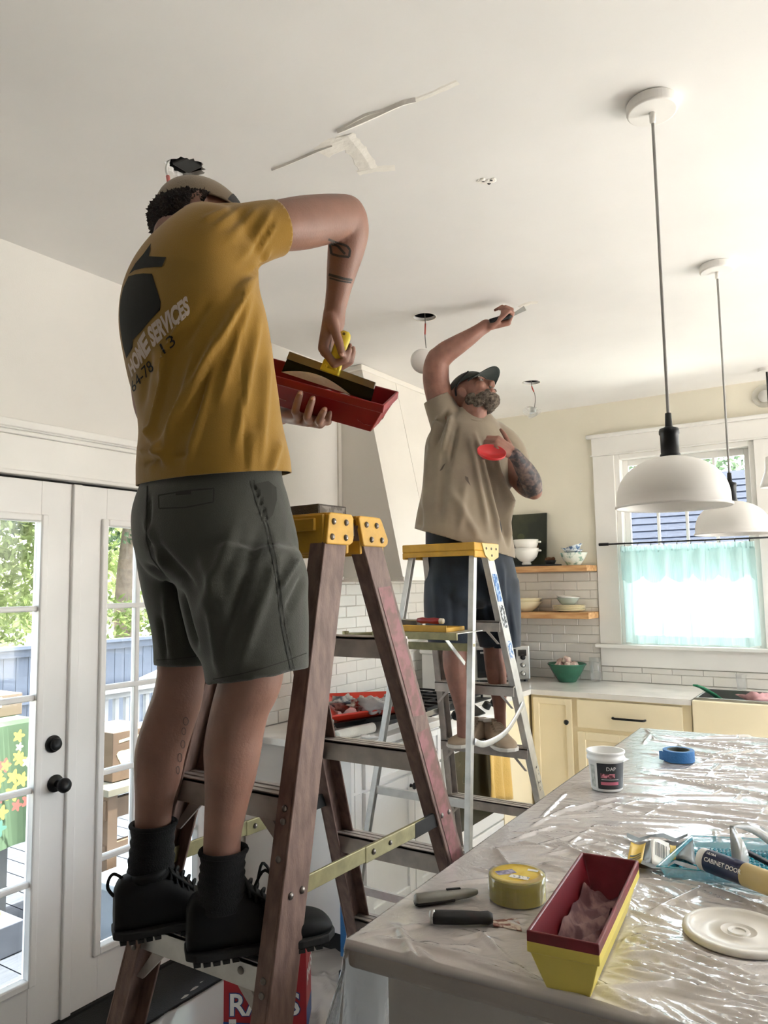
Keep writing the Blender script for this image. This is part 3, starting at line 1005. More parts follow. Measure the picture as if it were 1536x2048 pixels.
bowl('blue_bowl', (-1.86, 5.375, SZ + .105), [(.035, 0), (.05, .02), (.068, .035)], M_blueware, 'smallest blue and white bowl tipped on top of the stack', tilt=(-.3, (0, 1, 0)))
for k in range(2):
    bowl('cream_bowl', (-2.26, 5.37, LZ + .026 * k), [(.055, 0), (.06, .008), (.1, .04), (.125, .07), (.128, .074)], M_creamware, ['wide cream serving bowl, lower of the nested pair', 'wide cream serving bowl, upper of the nested pair'][k], group='cream bowls on the lower shelf')
for k in range(5):
    pl = MB().lathe([(.001, 0), (.07, 0), (.075, .003), (.116, .013), (.118, .016), (.112, .016), (.07, .008), (.001, .008)], (-1.92, 5.37, LZ + .0085 * k), 40).build('dinner_plate', M_creamware, None, smooth=True)
    tag(pl, ['lowest cream dinner plate of the shelf stack', 'second cream dinner plate from the shelf board', 'middle cream dinner plate of the five stacked', 'cream dinner plate just under the topmost plate', 'topmost cream dinner plate, directly under the grey bowl'][k], 'plate', 'plates stacked on the lower shelf')
bowl('grey_bowl', (-1.925, 5.37, LZ + .052), [(.045, 0), (.06, .015), (.08, .045), (.083, .05)], M_greyware, 'grey bowl set on the plate stack', group='grey bowls on the plates')
bowl('grey_bowl', (-1.93, 5.37, LZ + .085), [(.045, 0), (.065, .012), (.088, .03)], M_porc, 'pale shallow bowl tipped on top of the grey bowl', tilt=(.1, (0, 1, 0)))
kt = MB().lathe([(.001, 0), (.03, 0), (.04, .03), (.03, .07), (.012, .085), (.001, .086)], (-2.45, 5.40, LZ), 20).tube([(-2.42, 5.39, LZ + .05), (-2.39, 5.38, LZ + .065), (-2.375, 5.38, LZ + .08)], .008).build('teapot', M_iron, None, smooth=True)
tag(kt, 'small black teapot behind the cream bowls', 'teapot')

# ---- clutter on the range and counter
tr = thing('red_paint_tray', 'red plastic tray full of rags lying across the range', 'tray', (-2.45, 3.62, .95))
c0 = PZ(660, 1440, 1.0); c1 = PZ(842, 1413, 1.0); c2_ = PZ(812, 1388, 1.0); c3_ = PZ(655, 1394, 1.0)
poly = [c0, c1, c2_, c3_]
cen = sum(poly) / 4
def ringp(k, z): return [np.array([*(cen + (p - cen) * k)[:2], z]) for p in poly]
MB().rings([ringp(.8, .982), ringp(1., 1.02), ringp(1.02, 1.02), ringp(1.02, 1.012), ringp(.84, .980)], cap=False).add(ringp(.8, .982), [(0, 1, 2, 3)]).build('tray_shell', M_red, tr, bevel=.002)
bt = thing('black_roller_tray', 'black plastic tray under the red tray by the range', 'tray', (-2.4, 3.6, .93))
MB().rings([ringp(.86, .948), ringp(.93, .978)]).build('tray_shell', M_blackgloss, bt, bevel=.004)
M_bag = film_mat('clear_bag', '#e6e8ea', .35, .15, .8, .3)
M_rag = mat('mottled_rag', '#c9c9c7', .85, col2='#56616e', vscale=22, contrast=(.45, .6))
M_ragred = mat('rag_red', '#9a3a34', .85, col2='#d9d4cd', vscale=20, contrast=(.45, .55))
for k, (sx, sy, m, s, lab) in enumerate(((690, 1405, M_rag, (.1, .09, .05), 'mottled grey rag bundled at the left of the red tray'),
                                         (720, 1408, M_ragred, (.07, .08, .045), 'red and white rag in the middle of the red tray'),
                                         (745, 1412, M_bag, (.1, .08, .05), 'crumpled clear plastic bag in the red tray'),
                                         (790, 1402, M_rag, (.1, .1, .04), 'mottled grey rag at the right of the red tray'))):
    p = PZ(sx, sy, 1.03)
    crumple('rag', (p[0], p[1], 1.03), s, m, 60 + k, .5, label=lab, cat='rag')
p0, p1 = PZ(672, 1472, .935), PZ(745, 1455, .935)
rl = thing('roller_cover', 'white paint roller cover lying on the counter', 'paint roller', (*p0[:2], .911))
ax = nrm(p1 - p0)
MB().lathe([(.014, 0), (.024, .001), (.024, np.linalg.norm(p1 - p0)), (.014, np.linalg.norm(p1 - p0) + .001), (.014, 0)], (p0[0], p0[1], .935), 24, ax).build('nap', mat('roller_nap', '#f1efe6', .95, bump=.5, bscale=300), rl, smooth=False)
p = PZ(640, 1458, .93)
crumple('paper_wad', (p[0], p[1], .925), (.09, .07, .02), M_white_pl, 71, .4, label='crumpled white paper on the counter by the roller', cat='paper')
p = PZ(733, 1475, .92)
crumple('paper_wad', (p[0], p[1], .92), (.05, .06, .014), M_white_pl, 72, .5, label='torn white packaging flattened on the counter edge', cat='paper')
# potted flowers half hidden behind the first man
_fy = float(PXp(622, 1160, -2.5)[1])
fl = thing('flower_pot', 'yellow flowers in a pot against the tiled wall', 'plant', (-2.5, _fy, .911))
MB().lathe([(.045, 0), (.06, .12), (.045, .3), (.04, .3), (.05, .12), (.04, .02), (.001, .02)], (-2.5, _fy, .911), 24).build('pot', mat('terracotta', '#b97b54', .8), fl, smooth=True)
for k in range(9):
    a = k * 2.4; r = .02 + .05 * (k % 3) / 2
    top = np.array([-2.5 + r * math.cos(a), _fy + r * math.sin(a), 1.58 + .035 * (k % 4)])
    MB().tube([(-2.5, _fy, 1.0), ((top[0] - 2.5) / 2, (top[1] + _fy) / 2, 1.3), top], .003, 6).build('stem', mat('stem_green', '#3f6b36', .6), fl)
    fm = mat('petal_yellow', '#e2b21f', .6) if k % 3 else mat('leaf_green', '#3d6f3a', .6)
    crumple('blossom' if k % 3 else 'leaf_cluster', top, (.035, .035, .025), fm, 80 + k, .6, 14, 10, parent=fl)
pb = thing('storage_canister', 'white square canister on the counter beyond the range', 'canister', (-2.52, 4.5, .911))
MB().box((-2.62, 4.42, .911), (-2.42, 4.62, 1.16)).build('canister_body', M_white_pl, pb, bevel=.01)
MB().box((-2.63, 4.41, 1.16), (-2.41, 4.63, 1.19)).build('lid', M_white_pl, pb, bevel=.008)
crumple('clear_bag', (-2.5, 4.52, 1.26), (.1, .09, .075), M_bag, 90, .5, label='clear plastic bag sitting on the white canister', cat='bag')

# ---- curtain on a rod with rings
cr = thing('curtain_rod', 'thin dark curtain rod across the lower window', 'curtain rod', (-1.1, 5.43, 1.893))
MB().tube([(-1.66, 5.43, 1.893), (-.45, 5.43, 1.893)], .006).build('rod', M_black, cr, smooth=True)
MB().lathe([(.006, 0), (.011, .002), (.011, .07), (.006, .075)], (-1.70, 5.43, 1.893), 16, (1, 0, 0)).build('finial', M_black, cr, smooth=True)
MB().tube([(-1.66, 5.48, 1.893), (-1.66, 5.43, 1.893)], .005).build('bracket', M_black, cr)
M_curt = bpy.data.materials.new('sheer_curtain'); M_curt.use_nodes = True
nt = M_curt.node_tree; nt.nodes.clear()
_o = nt.nodes.new('ShaderNodeOutputMaterial'); _d = nt.nodes.new('ShaderNodeBsdfDiffuse'); _t = nt.nodes.new('ShaderNodeBsdfTranslucent'); _p = nt.nodes.new('ShaderNodeBsdfTransparent')
_w = nt.nodes.new('ShaderNodeTexWave'); _w.inputs['Scale'].default_value = 60; _w.inputs['Distortion'].default_value = 0
_c = nt.nodes.new('ShaderNodeTexCoord'); nt.links.new(_c.outputs['Object'], _w.inputs['Vector'])
_r = nt.nodes.new('ShaderNodeValToRGB'); _r.color_ramp.elements[0].color = (*lin('#d3e4e2'), 1); _r.color_ramp.elements[1].color = (*lin('#b2d2d0'), 1)
nt.links.new(_w.outputs['Fac'], _r.inputs['Fac']); nt.links.new(_r.outputs['Color'], _d.inputs['Color']); nt.links.new(_r.outputs['Color'], _t.inputs['Color'])
_m1 = nt.nodes.new('ShaderNodeMixShader'); _m1.inputs[0].default_value = .45
_m2 = nt.nodes.new('ShaderNodeMixShader'); _m2.inputs[0].default_value = .22
nt.links.new(_d.outputs[0], _m1.inputs[1]); nt.links.new(_t.outputs[0], _m1.inputs[2]); nt.links.new(_m1.outputs[0], _m2.inputs[1]); nt.links.new(_p.outputs[0], _m2.inputs[2]); nt.links.new(_m2.outputs[0], _o.inputs['Surface'])
cu = thing('cafe_curtain', 'pale aqua sheer cafe curtain gathered below the rod', 'curtain', (-1.1, 5.43, 1.2))
x0, x1, zt, zb = -1.545, -.675, 1.868, 1.19
v, f = [], []; NX, NZ = 170, 40
for j in range(NZ + 1):
    t = j / NZ
    for i in range(NX + 1):
        s = i / NX
        a = .030 * (.35 + .65 * min(1, t * 2)) * (math.sin(2 * math.pi * (7.5 * s + .35 * math.sin(4 * s + 1) * t)) + .4 * math.sin(2 * math.pi * 19 * s + 2) * (1 - .6 * t))
        top = .010 * abs(math.sin(2 * math.pi * 5 * s)) * (1 - t)
        v.append((x0 + (x1 - x0) * s - .012 * (1 - t) * math.sin(6.28 * s), 5.43 + a, zt - top + (zb - zt) * t + .006 * math.sin(40 * s) * t))
for j in range(NZ):
    for i in range(NX):
        a = j * (NX + 1) + i; f.append((a, a + 1, a + NX + 2, a + NX + 1))
MB().add(v, f).build('sheer_panel', M_curt, cu, smooth=True)
v, f = [], []
for j in range(7):
    for i in range(NX + 1):
        s = i / NX; t = j / 6
        a = .014 * math.sin(2 * math.pi * 26 * s) * (1 if j < 5 else .6)
        v.append((x0 + (x1 - x0) * s, 5.425 + a, zt + .006 - .048 * t + .004 * math.sin(2 * math.pi * 13 * s)))
for j in range(6):
    for i in range(NX):
        a = j * (NX + 1) + i; f.append((a, a + 1, a + NX + 2, a + NX + 1))
MB().add(v, f).build('gathered_heading', M_curt, cu, smooth=True)
v, f = [], []
for j in range(13):                      # scalloped second layer hanging from the heading
    t = j / 12
    for i in range(NX + 1):
        s = i / NX
        a = .026 * (.4 + .6 * t) * math.sin(2 * math.pi * (7.5 * s + .1))
        zb2 = 1.66 - .05 * abs(math.sin(2 * math.pi * 2.6 * s + .4))
        v.append((x0 + (x1 - x0) * s, 5.418 + a, zt - .03 + (zb2 - zt + .03) * t))
for j in range(12):
    for i in range(NX):
        a = j * (NX + 1) + i; f.append((a, a + 1, a + NX + 2, a + NX + 1))
MB().add(v, f).build('scalloped_layer', M_curt, cu, smooth=True)
for k in range(10):
    xx = x0 + .03 + (x1 - x0 - .06) * k / 9
    R_ = []
    pts = [(xx + .003 * math.sin(k), 5.43 + .013 * math.cos(a), 1.886 + .014 * math.sin(a)) for a in np.linspace(0, 2 * math.pi, 13)]
    MB().tube(pts, .0018, 6).build('ring', M_black, cu, smooth=True)

# ---- pendants over the island
M_shade = mat('pendant_white', '#efece7', .45, var=.02)
M_cord = mat('grey_cord', '#9c9a96', .7)


def pendant(x, y, zb, label, r=.142):
    t = thing('pendant_lamp', label, 'lamp', (x, y, zb), 'dome pendants over the island')
    MB().lathe([(.001, 0), (.066, 0), (.068, -.004), (.068, -.028), (.064, -.032), (.001, -.032)], (x, y, WZ), 40).build('ceiling_canopy', M_shade, t, smooth=False, bevel=.002)
    MB().lathe([(.009, 0), (.008, -.028), (.005, -.032)], (x, y, WZ - .03), 14).build('cord_grip', M_shade, t, smooth=True)
    ztop = zb + .128
    MB().tube([(x, y, WZ - .05), (x, y, ztop + .1)], .0042, 8).build('cord', M_cord, t, smooth=True)
    MB().lathe([(.001, .122), (.008, .12), (.0095, .085), (.012, .082), (.024, .078), (.026, .072), (.026, .064), (.0235, .06), (.0235, .012), (.026, .008), (.026, 0), (.001, 0)], (x, y, ztop - .004), 28).build('socket', M_black, t, smooth=True)
    pr = []
    for k in range(15):
        a = math.pi / 2 * k / 14
        pr.append((max(.001, r * math.sin(a)), .128 * (math.cos(a) ** .78 if math.cos(a) > 0 else 0)))
    pr += [(r + .004, -.002), (r + .005, -.006), (r + .002, -.009), (r - .002, -.006)]
    pr += [(max(.001, (r - .004) * math.sin(a)), .124 * (math.cos(a) ** .78 if math.cos(a) > 1e-6 else 0)) for a in [math.pi / 2 * k / 14 for k in range(14, -1, -1)]]
    sh = MB().lathe(pr, (x, y, zb), 48, cap=False).build('shade', M_shade, t, smooth=True)
    MB().ellipsoid((x, y, zb + .06), [(.03, 0, 0), (0, .03, 0), (0, 0, .035)], 16, 10).build('bulb', M_porc, t, smooth=True)
    return t


pendant(-.445, 2.065, 1.822, 'nearest white dome pendant lamp with black socket over the island')
pendant(-.492, 3.335, 1.815, 'farther white dome pendant lamp with black socket over the island')
sl_ = thing('sink_lamp', 'small white bell lamp on a dark rod at the picture edge', 'lamp', (-.52, 5.25, 2.1))
lx, ly = -.515, 5.2
MB().lathe([(.05, 0), (.05, -.02), (.001, -.024)], (lx, ly, WZ), 28).build('ceiling_canopy', M_shade, sl_)
MB().tube([(lx, ly, WZ - .02), (lx, ly, 2.36)], .006, 8).build('rod', M_black, sl_)
MB().lathe([(.02, .2), (.04, .19), (.048, .1), (.075, .03), (.08, 0), (.074, 0), (.07, .03), (.043, .1), (.036, .18), (.001, .19)], (lx, ly, 2.19), 32, cap=False).build('shade', M_shade, sl_, smooth=True)
wl = thing('wall_light', 'round glass light plate high on the wall right of the window', 'light', (-.575, 5.48, 2.83))
MB().lathe([(.001, 0), (.075, 0), (.078, .008), (.07, .014), (.05, .014), (.045, .02), (.001, .024)], (-.565, 5.497, 2.835), 36, (0, -1, 0)).build('light_plate', M_glassware, wl, smooth=True)
MB().lathe([(.001, 0), (.04, 0), (.04, .012), (.001, .014)], (-.565, 5.499, 2.835), 24, (0, -1, 0)).build('light_core', M_porc, wl, smooth=True)

# ---- recessed light openings with hanging parts
M_can = mat('can_metal', '#55565a', .35, metal=.9)
M_box = mat('black_junction_box', '#141617', .5)
M_wire = mat('wire_grey', '#7e7a74', .6)
M_wirered = mat('wire_red', '#c8453a', .5)
for n_, (cx, cy, r) in enumerate(CANS):
    lab = ['open ceiling cutout with a black junction box above the first man', 'round ceiling opening with a hanging white light disc', 'round ceiling opening with a hanging glass light near the window'][n_]
    t = thing('recessed_light', lab, 'ceiling light', (cx, cy, WZ), 'openings cut for ceiling lights')
    MB().lathe([(r * 1.12, .016), (r * 1.12, .085), (.001, .086)], (cx, cy, WZ), 28, cap=False).build('can_housing', M_can if n_ else M_dark, t, smooth=False)
    if n_:
        MB().lathe([(r * .99, -.001), (r * 1.09, -.002), (r * 1.09, 0.0), (r * .99, .003)], (cx, cy, WZ), 36, closed=True).build('cut_edge', M_plaster, t, smooth=True)
    if n_ == 0:
        MB().box((cx - .03, cy - .028, WZ + .006), (cx + .045, cy + .04, WZ + .07)).build('junction_box', M_box, t, bevel=.006)
        MB().tube(spline([(cx - .035, cy - .02, WZ + .05), (cx - .035, cy - .045, WZ - .01), (cx - .02, cy - .05, WZ - .05), (cx - .015, cy - .05, WZ - .08)], 4), .004, 8).build('cable', M_white_pl, t, smooth=True)
        MB().tube([(cx - .022, cy - .05, WZ - .045), (cx - .015, cy - .05, WZ - .075)], .006, 8).build('wire_nut', mat('nut_pink', '#d9827c', .5), t, smooth=True)
    elif n_ == 1:
        p = PZ(841, 716, WZ - .25); e = np.array([cx + .012, cy - .012, WZ - .235])
        MB().tube(spline([(cx, cy, WZ + .06), (cx + .004, cy, WZ - .04), (cx + .001, cy, WZ - .1), (cx + .006, cy, WZ - .16)], 5), .0022, 7).build('wire', M_wire, t, smooth=True)
        MB().tube([(cx + .004, cy, WZ - .035), (cx + .001, cy, WZ - .09)], .0035, 7).build('wire_sleeve', M_wirered, t, smooth=True)
        ax = nrm(-CF * np.array([1, 1, .2]) + CR * .3)
        c = np.array([cx - .018, cy, WZ - .225])
        MB().lathe([(.001, 0), (.06, 0), (.063, .004), (.062, .011), (.05, .014), (.001, .015)], c, 40, ax).build('light_disc', M_shade, t, smooth=True)
        MB().lathe([(.001, 0), (.04, 0), (.04, -.02), (.001, -.02)], c, 30, ax).build('driver_housing', M_white_pl, t)
    else:
        MB().tube(spline([(cx, cy, WZ + .06), (cx + .0, cy, WZ - .03), (cx + .02, cy, WZ - .08), (cx + .022, cy, WZ - .13), (cx + .012, cy, WZ - .18)], 5), .0025, 7).build('wire', M_wire, t, smooth=True)
        MB().tube([(cx, cy, WZ - .025), (cx + .014, cy, WZ - .065)], .004, 7).build('wire_sleeve', M_wirered, t, smooth=True)
        for q, (dx, dz, a_) in enumerate(((-.018, -.2, (.5, -.6, .5)), (.02, -.222, (-.3, -.5, .8)))):
            MB().lathe([(.001, 0), (.046, 0), (.05, .006), (.046, .014), (.03, .016), (.028, .03), (.001, .032)], (cx + dx, cy, WZ + dz), 30, a_).build('light_disc', M_glassware, t, smooth=True)
        MB().lathe([(.001, 0), (.02, 0), (.02, .03), (.001, .03)], (cx + .005, cy, WZ - .2), 20, (.2, -.3, .9)).build('driver_housing', M_steel, t, smooth=True)
# ================================================================== LADDERS
M_brown = mat('brown_fiberglass', '#624b42', .6, col2='#7c6359', vscale=14, stretch=(4, 4, 1.2), bump=.15, bscale=90)
M_alu = mat('worn_aluminium', '#b3aca6', .5, metal=.35, var=.14, vscale=20)
M_alupale = mat('bright_aluminium', '#d3d3d0', .35, metal=.55, var=.08, vscale=24)
M_capy = mat('yellow_cap', '#c99a2e', .5, var=.12, vscale=16, bump=.1, bscale=60)
M_rivet = mat('rivet_steel', '#7d7772', .35, metal=.9)
M_brass = mat('zinc_spreader', '#8b8460', .45, metal=.4, var=.2, vscale=24)
M_warn = mat('faded_pink_label', '#8d5a5d', .6, col2='#745049', vscale=30, contrast=(.42, .58))
M_rubber = mat('black_rubber', '#1c1b1a', .8)


def rail(pt, pb, wy, wx, inward, t=.006):
    """C-channel from pt (top) to pb (bottom): outer web, two flanges. pt/pb at the outer front corner; wy along y, wx along inward x"""
    b = MB()
    pt, pb = np.asarray(pt, float), np.asarray(pb, float)
    def hx(x0, x1, y0, y1):
        v = []
        for p in (pb, pt):
            for x, y in ((x0, y0), (x1, y0), (x1, y1), (x0, y1)):
                v.append((p[0] + inward * x, p[1] + y, p[2]))
        b.hexa(v)
    hx(0, t, 0, wy); hx(t, wx, 0, t); hx(t, wx, wy - t, wy)
    return b


RIV = MB().lathe([(1, 0), (.9, .35), (.45, .7), (.05, .75)], (0, 0, 0), 10).mesh('rivet')
RIV.materials.append(M_rivet); RIV.polygons.foreach_set('use_smooth', [True] * len(RIV.polygons))


def rivet(parent, p, axis, r=.007, name='rivet'):
    return inst(name, RIV, p, parent, Vector(axis).to_track_quat('Z', 'Y').to_euler(), (r, r, r))


def tread(x0, x1, y0, z, wy, h, m, parent, lip_front=True):
    """grooved step: top z, from y0 to y0+wy"""
    b = MB().box((x0, y0, z - .004), (x1, y0 + wy, z)).box((x0, y0, z - h), (x1, y0 + .004, z)).box((x0, y0 + wy - .004, z - h * .75), (x1, y0 + wy, z))
    for k in range(3):
        yy = y0 + .004 + (wy - .022) * k / 2
        b.box((x0, yy, z), (x1, yy + .014, z + .0025))
    return b.build('step', m, parent)


L1 = thing('brown_stepladder', 'brown double-sided stepladder with yellow cap that the man in yellow stands on', 'ladder', (-1.2, 1.55, 0))
XN = -1.0
def l1_yf(z): return 1.288 + (z - 1.715) * .205
def l1_yr(z): return 1.437 + (1.705 - z) * .46
def l1_xf(z): return -1.29 - (1.75 - z) * .14
ZT1 = 1.76
rails1 = {}
for nm, X, inw, yf_ in (('nf', lambda z: XN, -1, l1_yf), ('nr', lambda z: XN, -1, l1_yr), ('ff', l1_xf, 1, l1_yf), ('fr', l1_xf, 1, l1_yr)):
    o = rail((X(ZT1), yf_(ZT1), ZT1), (X(.02), yf_(.02), .02), .08, .042, inw).build('rail', M_brown, L1, bevel=.002)
    rails1[nm] = o
    zz = .0
    MB().box((min(X(zz), X(zz) + inw * .05), yf_(zz) - .006, 0), (max(X(zz), X(zz) + inw * .05), yf_(zz) + .09, .04)).build('foot_pad', M_rubber, o, bevel=.004)
for k in range(1, 6):
    z = .3 * k
    xl, xr = l1_xf(z) + .006, XN - .006
    if k < 5:
        s = tread(xl, xr, l1_yf(z) + .007, z, .070, .05, M_alupale if k == 3 else M_alu, L1)
        for dz in (-.018, -.042):
            rivet(s, (XN - .021, l1_yf(z + dz), z + dz), (0, -1, 0)); rivet(s, (l1_xf(z) + .021, l1_yf(z + dz), z + dz), (0, -1, 0))
        rivet(s, (XN - .021, l1_yf(z - .11), z - .11), (0, -1, 0))
        if k == 3: rivet(s, (XN - .09, l1_yf(z) + .007, z - .02), (0, -1, 0), .008)
        for xx, sgn in ((XN - .012, -1), (l1_xf(z) + .012, 1)):
            MB().hexa([(xx, l1_yf(z) + .006, z - .11), (xx + sgn * .02, l1_yf(z) + .006, z - .11), (xx + sgn * .02, l1_yf(z) + .012, z - .11), (xx, l1_yf(z) + .012, z - .11),
                       (xx + sgn * .05, l1_yf(z) + .006, z - .05), (xx + sgn * .085, l1_yf(z) + .006, z - .05), (xx + sgn * .085, l1_yf(z) + .012, z - .05), (xx + sgn * .05, l1_yf(z) + .012, z - .05)]).build('step_brace', M_alu, s)
    s = tread(xl, xr, l1_yr(z - .07) + .008, z - .01, .062, .05, M_alu, L1)
    if k in (1, 3):
        for yy in (.02, .06): rivet(s, (XN, l1_yr(z) + yy, z - .03 - .006), (1, 0, 0), .006)
# spreaders
for X, dirx in ((XN - .012, 1), (l1_xf(1.02) + .016, -1)):
    a = np.array([X, l1_yf(1.02) + .06, 1.022]); c = np.array([X, l1_yr(1.02) + .02, 1.012]); m_ = (a + c) / 2
    sp = MB().bar(a, m_ + (0, .02, 0), .006, .034).build('spreader', M_brass, L1, bevel=.002)
    MB().bar(m_ - (0, .05, 0), c, .009, .036).build('spreader_arm', M_brass, sp, bevel=.002)
    rivet(sp, m_ + (.005, -.02, 0), (1, 0, 0), .007); rivet(sp, m_ + (.005, .05, 0), (1, 0, 0), .006)
    MB().bar(c - (0, .12, 0), c + (0, .005, 0), .011, .038).build('spreader_sleeve', M_rubber, sp, bevel=.003)
for yy in (l1_yf(1.02) + .025, l1_yf(1.02) + .06): rivet(rails1['nf'], (XN, yy, 1.022), (1, 0, 0), .0075)
for yy in (l1_yr(1.02) + .022, l1_yr(1.02) + .06): rivet(rails1['nr'], (XN, yy, 1.02), (1, 0, 0), .0075)
# warning labels on the rear near rail
for za, zb in ((1.615, 1.29), (1.25, .83)):
    pts = [(XN + .0012, l1_yr(za) + .012, za), (XN + .0012, l1_yr(za) + .066, za + .004), (XN + .0012, l1_yr(zb) + .066, zb), (XN + .0012, l1_yr(zb) + .012, zb + .003)]
    lab = patch('warning_label', pts, M_warn, rails1['nr'])
# yellow cap in two halves
XC0, XC1 = -1.325, -.994
def cap_block(ytop0, ytop1, ybot0, ybot1, name):
    z0, z1 = 1.712, 1.782
    b = MB()
    # end plates with rounded lower corner
    for X0, X1 in ((XC1 - .012, XC1), (XC0, XC0 + .012)):
        poly = [(X0, ytop0 + .006, z1), (X0, ytop0, z1 - .006), (X0, ybot0, z0 + .004), (X0, ybot0 + .004, z0), (X0, ybot1 - .016, z0), (X0, ybot1 - .004, z0 + .006), (X0, ybot1, z0 + .018), (X0, ytop1, z1 - .008), (X0, ytop1 - .008, z1)]
        b.prism(poly, (X1 - X0, 0, 0))
    b.box((XC0 + .01, ytop0 + .002, z1 - .008), (XC1 - .01, ytop1 - .004, z1))
    b.box((XC0 + .01, ybot0 + .002, z0 - .018), (XC1 - .012, ybot0 + .012, z1 - .004))
    b.box((XC0 + .01, ybot1 - .014, z0 - .018), (XC1 - .012, ybot1 - .004, z1 - .012))
    b.box((XC0 + .03, ybot0 - .006, z0 + .03), (XC1 - .03, ybot0 + .004, z0 + .058))
    return b.build(name, M_capy, L1, bevel=.003)
cf = cap_block(1.296, 1.388, 1.286, 1.388, 'cap')
cr2 = cap_block(1.408, 1.505, 1.426, 1.532, 'cap')
for o, ys, ys2 in ((cf, (1.312, 1.358), (1.306, 1.356)), (cr2, (1.438, 1.480), (1.458, 1.502))):
    for yy in ys: rivet(o, (XC1, yy, 1.762), (1, 0, 0), .0075, 'bolt')
    for yy in ys2: rivet(o, (XC1, yy, 1.728), (1, 0, 0), .0075, 'bolt')
MB().box((XC0 + .02, 1.385, 1.735), (XC1 - .015, 1.41, 1.765)).build('hinge', M_rivet, L1)

# grey sanding block standing on the cap
sb = thing('sanding_block', 'grey sanding block lying on top of the brown ladder', 'sanding block', (-1.1, 1.4, 1.7825))
R_ = Matrix.Translation((-1.105, 1.392, 1.7825)) @ Matrix.Rotation(-.06, 4, 'Z')
MB().box((-.055, -.05, 0), (.05, .05, .026), R_).build('block', mat('grit_grey', '#5b5651', .9, bump=.6, bscale=400), sb, bevel=.002)
b = MB().box((.0501, -.045, .004), (.0506, .045, .022), R_).build('side_label', mat('grit_label', '#6d6761', .8, col2='#8f8a83', vscale=60, contrast=(.48, .56)), sb)

# ------------------------------------------------------------------ aluminium ladder behind
L2 = thing('aluminium_stepladder', 'aluminium stepladder with yellow top that the man in beige stands on', 'ladder', (-1.68, 3.15, 0))
def l2(xt, yt, xb_, yb): return lambda z: (xt + (xb_ - xt) * (1.74 - z) / 1.74, yt + (yb - yt) * (1.74 - z) / 1.74)
n_r, n_l = l2(-1.452, 2.91, -1.395, 2.63), l2(-1.785, 2.91, -1.985, 2.63)
f_r, f_l = l2(-1.452, 3.04, -1.395, 3.68), l2(-1.785, 3.04, -1.99, 3.68)
LR = {}
for nm, fn, inw, wy, wx, m in (('nr', n_r, -1, .028, .025, M_alupale), ('nl', n_l, 1, .028, .025, M_alupale), ('fr', f_r, -1, .066, .03, M_alupale), ('fl', f_l, 1, .066, .03, M_alu)):
    LR[nm] = rail((*fn(1.76), 1.76), (*fn(.02), .02), wy, wx, inw, .003).build('rail', m, L2, bevel=.001)
    q = fn(0)
    MB().box((min(q[0], q[0] + inw * .035), q[1] - .004, 0), (max(q[0], q[0] + inw * .035), q[1] + wy + .004, .035)).build('foot_pad', M_rubber, LR[nm], bevel=.003)
for z in (.25, .55, .85, 1.15, 1.45):
    s = tread(f_l(z)[0] + .004, f_r(z)[0] - .004, f_r(z)[1] - .012, z, .08, .045, M_alu, L2)
    for xx, sgn in ((f_r(z)[0] - .01, -1), (f_l(z)[0] + .01, 1)):
        yy = f_r(z)[1] - .006
        MB().hexa([(xx, yy, z - .1), (xx + sgn * .012, yy, z - .1), (xx + sgn * .012, yy + .004, z - .1), (xx, yy + .004, z - .1),
                   (xx + sgn * .05, yy, z - .045), (xx + sgn * .066, yy, z - .045), (xx + sgn * .066, yy + .004, z - .045), (xx + sgn * .05, yy + .004, z - .045)]).build('step_brace', M_alu, s)
for z in (.35, .75, 1.36):
    MB().box((n_l(z)[0], n_r(z)[1] + .006, z - .02), (n_r(z)[0], n_r(z)[1] + .022, z + .012)).build('cross_brace', M_brass if z > 1 else M_alupale, L2)
for z in (1.1,):
    pass
tp = MB().box((-1.80, 2.885, 1.765), (-1.437, 3.125, 1.80)).box((-1.80, 2.885, 1.742), (-1.437, 2.893, 1.765)).box((-1.80, 3.117, 1.735), (-1.437, 3.125, 1.765)) \
    .box((-1.445, 2.885, 1.735), (-1.437, 3.125, 1.765)).box((-1.80, 2.885, 1.735), (-1.792, 3.125, 1.765)).build('top_cap', M_capy, L2, bevel=.004)
MB().prism([(-1.436, 2.95, 1.797), (-1.436, 3.12, 1.797), (-1.436, 3.115, 1.74), (-1.436, 3.06, 1.722), (-1.436, 3.03, 1.722), (-1.436, 2.98, 1.745)], (.004, 0, 0)).build('end_plate', mat('pale_cap_plate', '#d9c48b', .5), tp)
for q in ((2.99, 1.775), (3.04, 1.775), (3.09, 1.775), (3.045, 1.745)): rivet(tp, (-1.432, *q), (1, 0, 0), .006, 'bolt')
# labels on the far right rail
def l2_label(z0, z1, m, name='rail_label', y0=.01, y1=.056):
    return patch(name, [(f_r(z0)[0] + .0015, f_r(z0)[1] + y0, z0), (f_r(z0)[0] + .0015, f_r(z0)[1] + y1, z0), (f_r(z1)[0] + .0015, f_r(z1)[1] + y1, z1), (f_r(z1)[0] + .0015, f_r(z1)[1] + y0, z1)], m, LR['fr'])
l2_label(1.665, 1.54, mat('blue_label', '#3f6fae', .5, col2='#9bb4d4', vscale=60, contrast=(.5, .56)))
l2_label(1.525, 1.42, mat('black_label', '#2e3338', .5, col2='#c9ccd0', vscale=70, contrast=(.48, .54)))
l2_label(1.36, 1.28, mat('blue_label_pale', '#5d84b8', .5, col2='#d3dbe4', vscale=70, contrast=(.45, .52)))
l2_label(.76, .64, mat('maker_label', '#e4e0d4', .5, col2='#30343a', vscale=55, contrast=(.55, .6)), y0=.02, y1=.05)
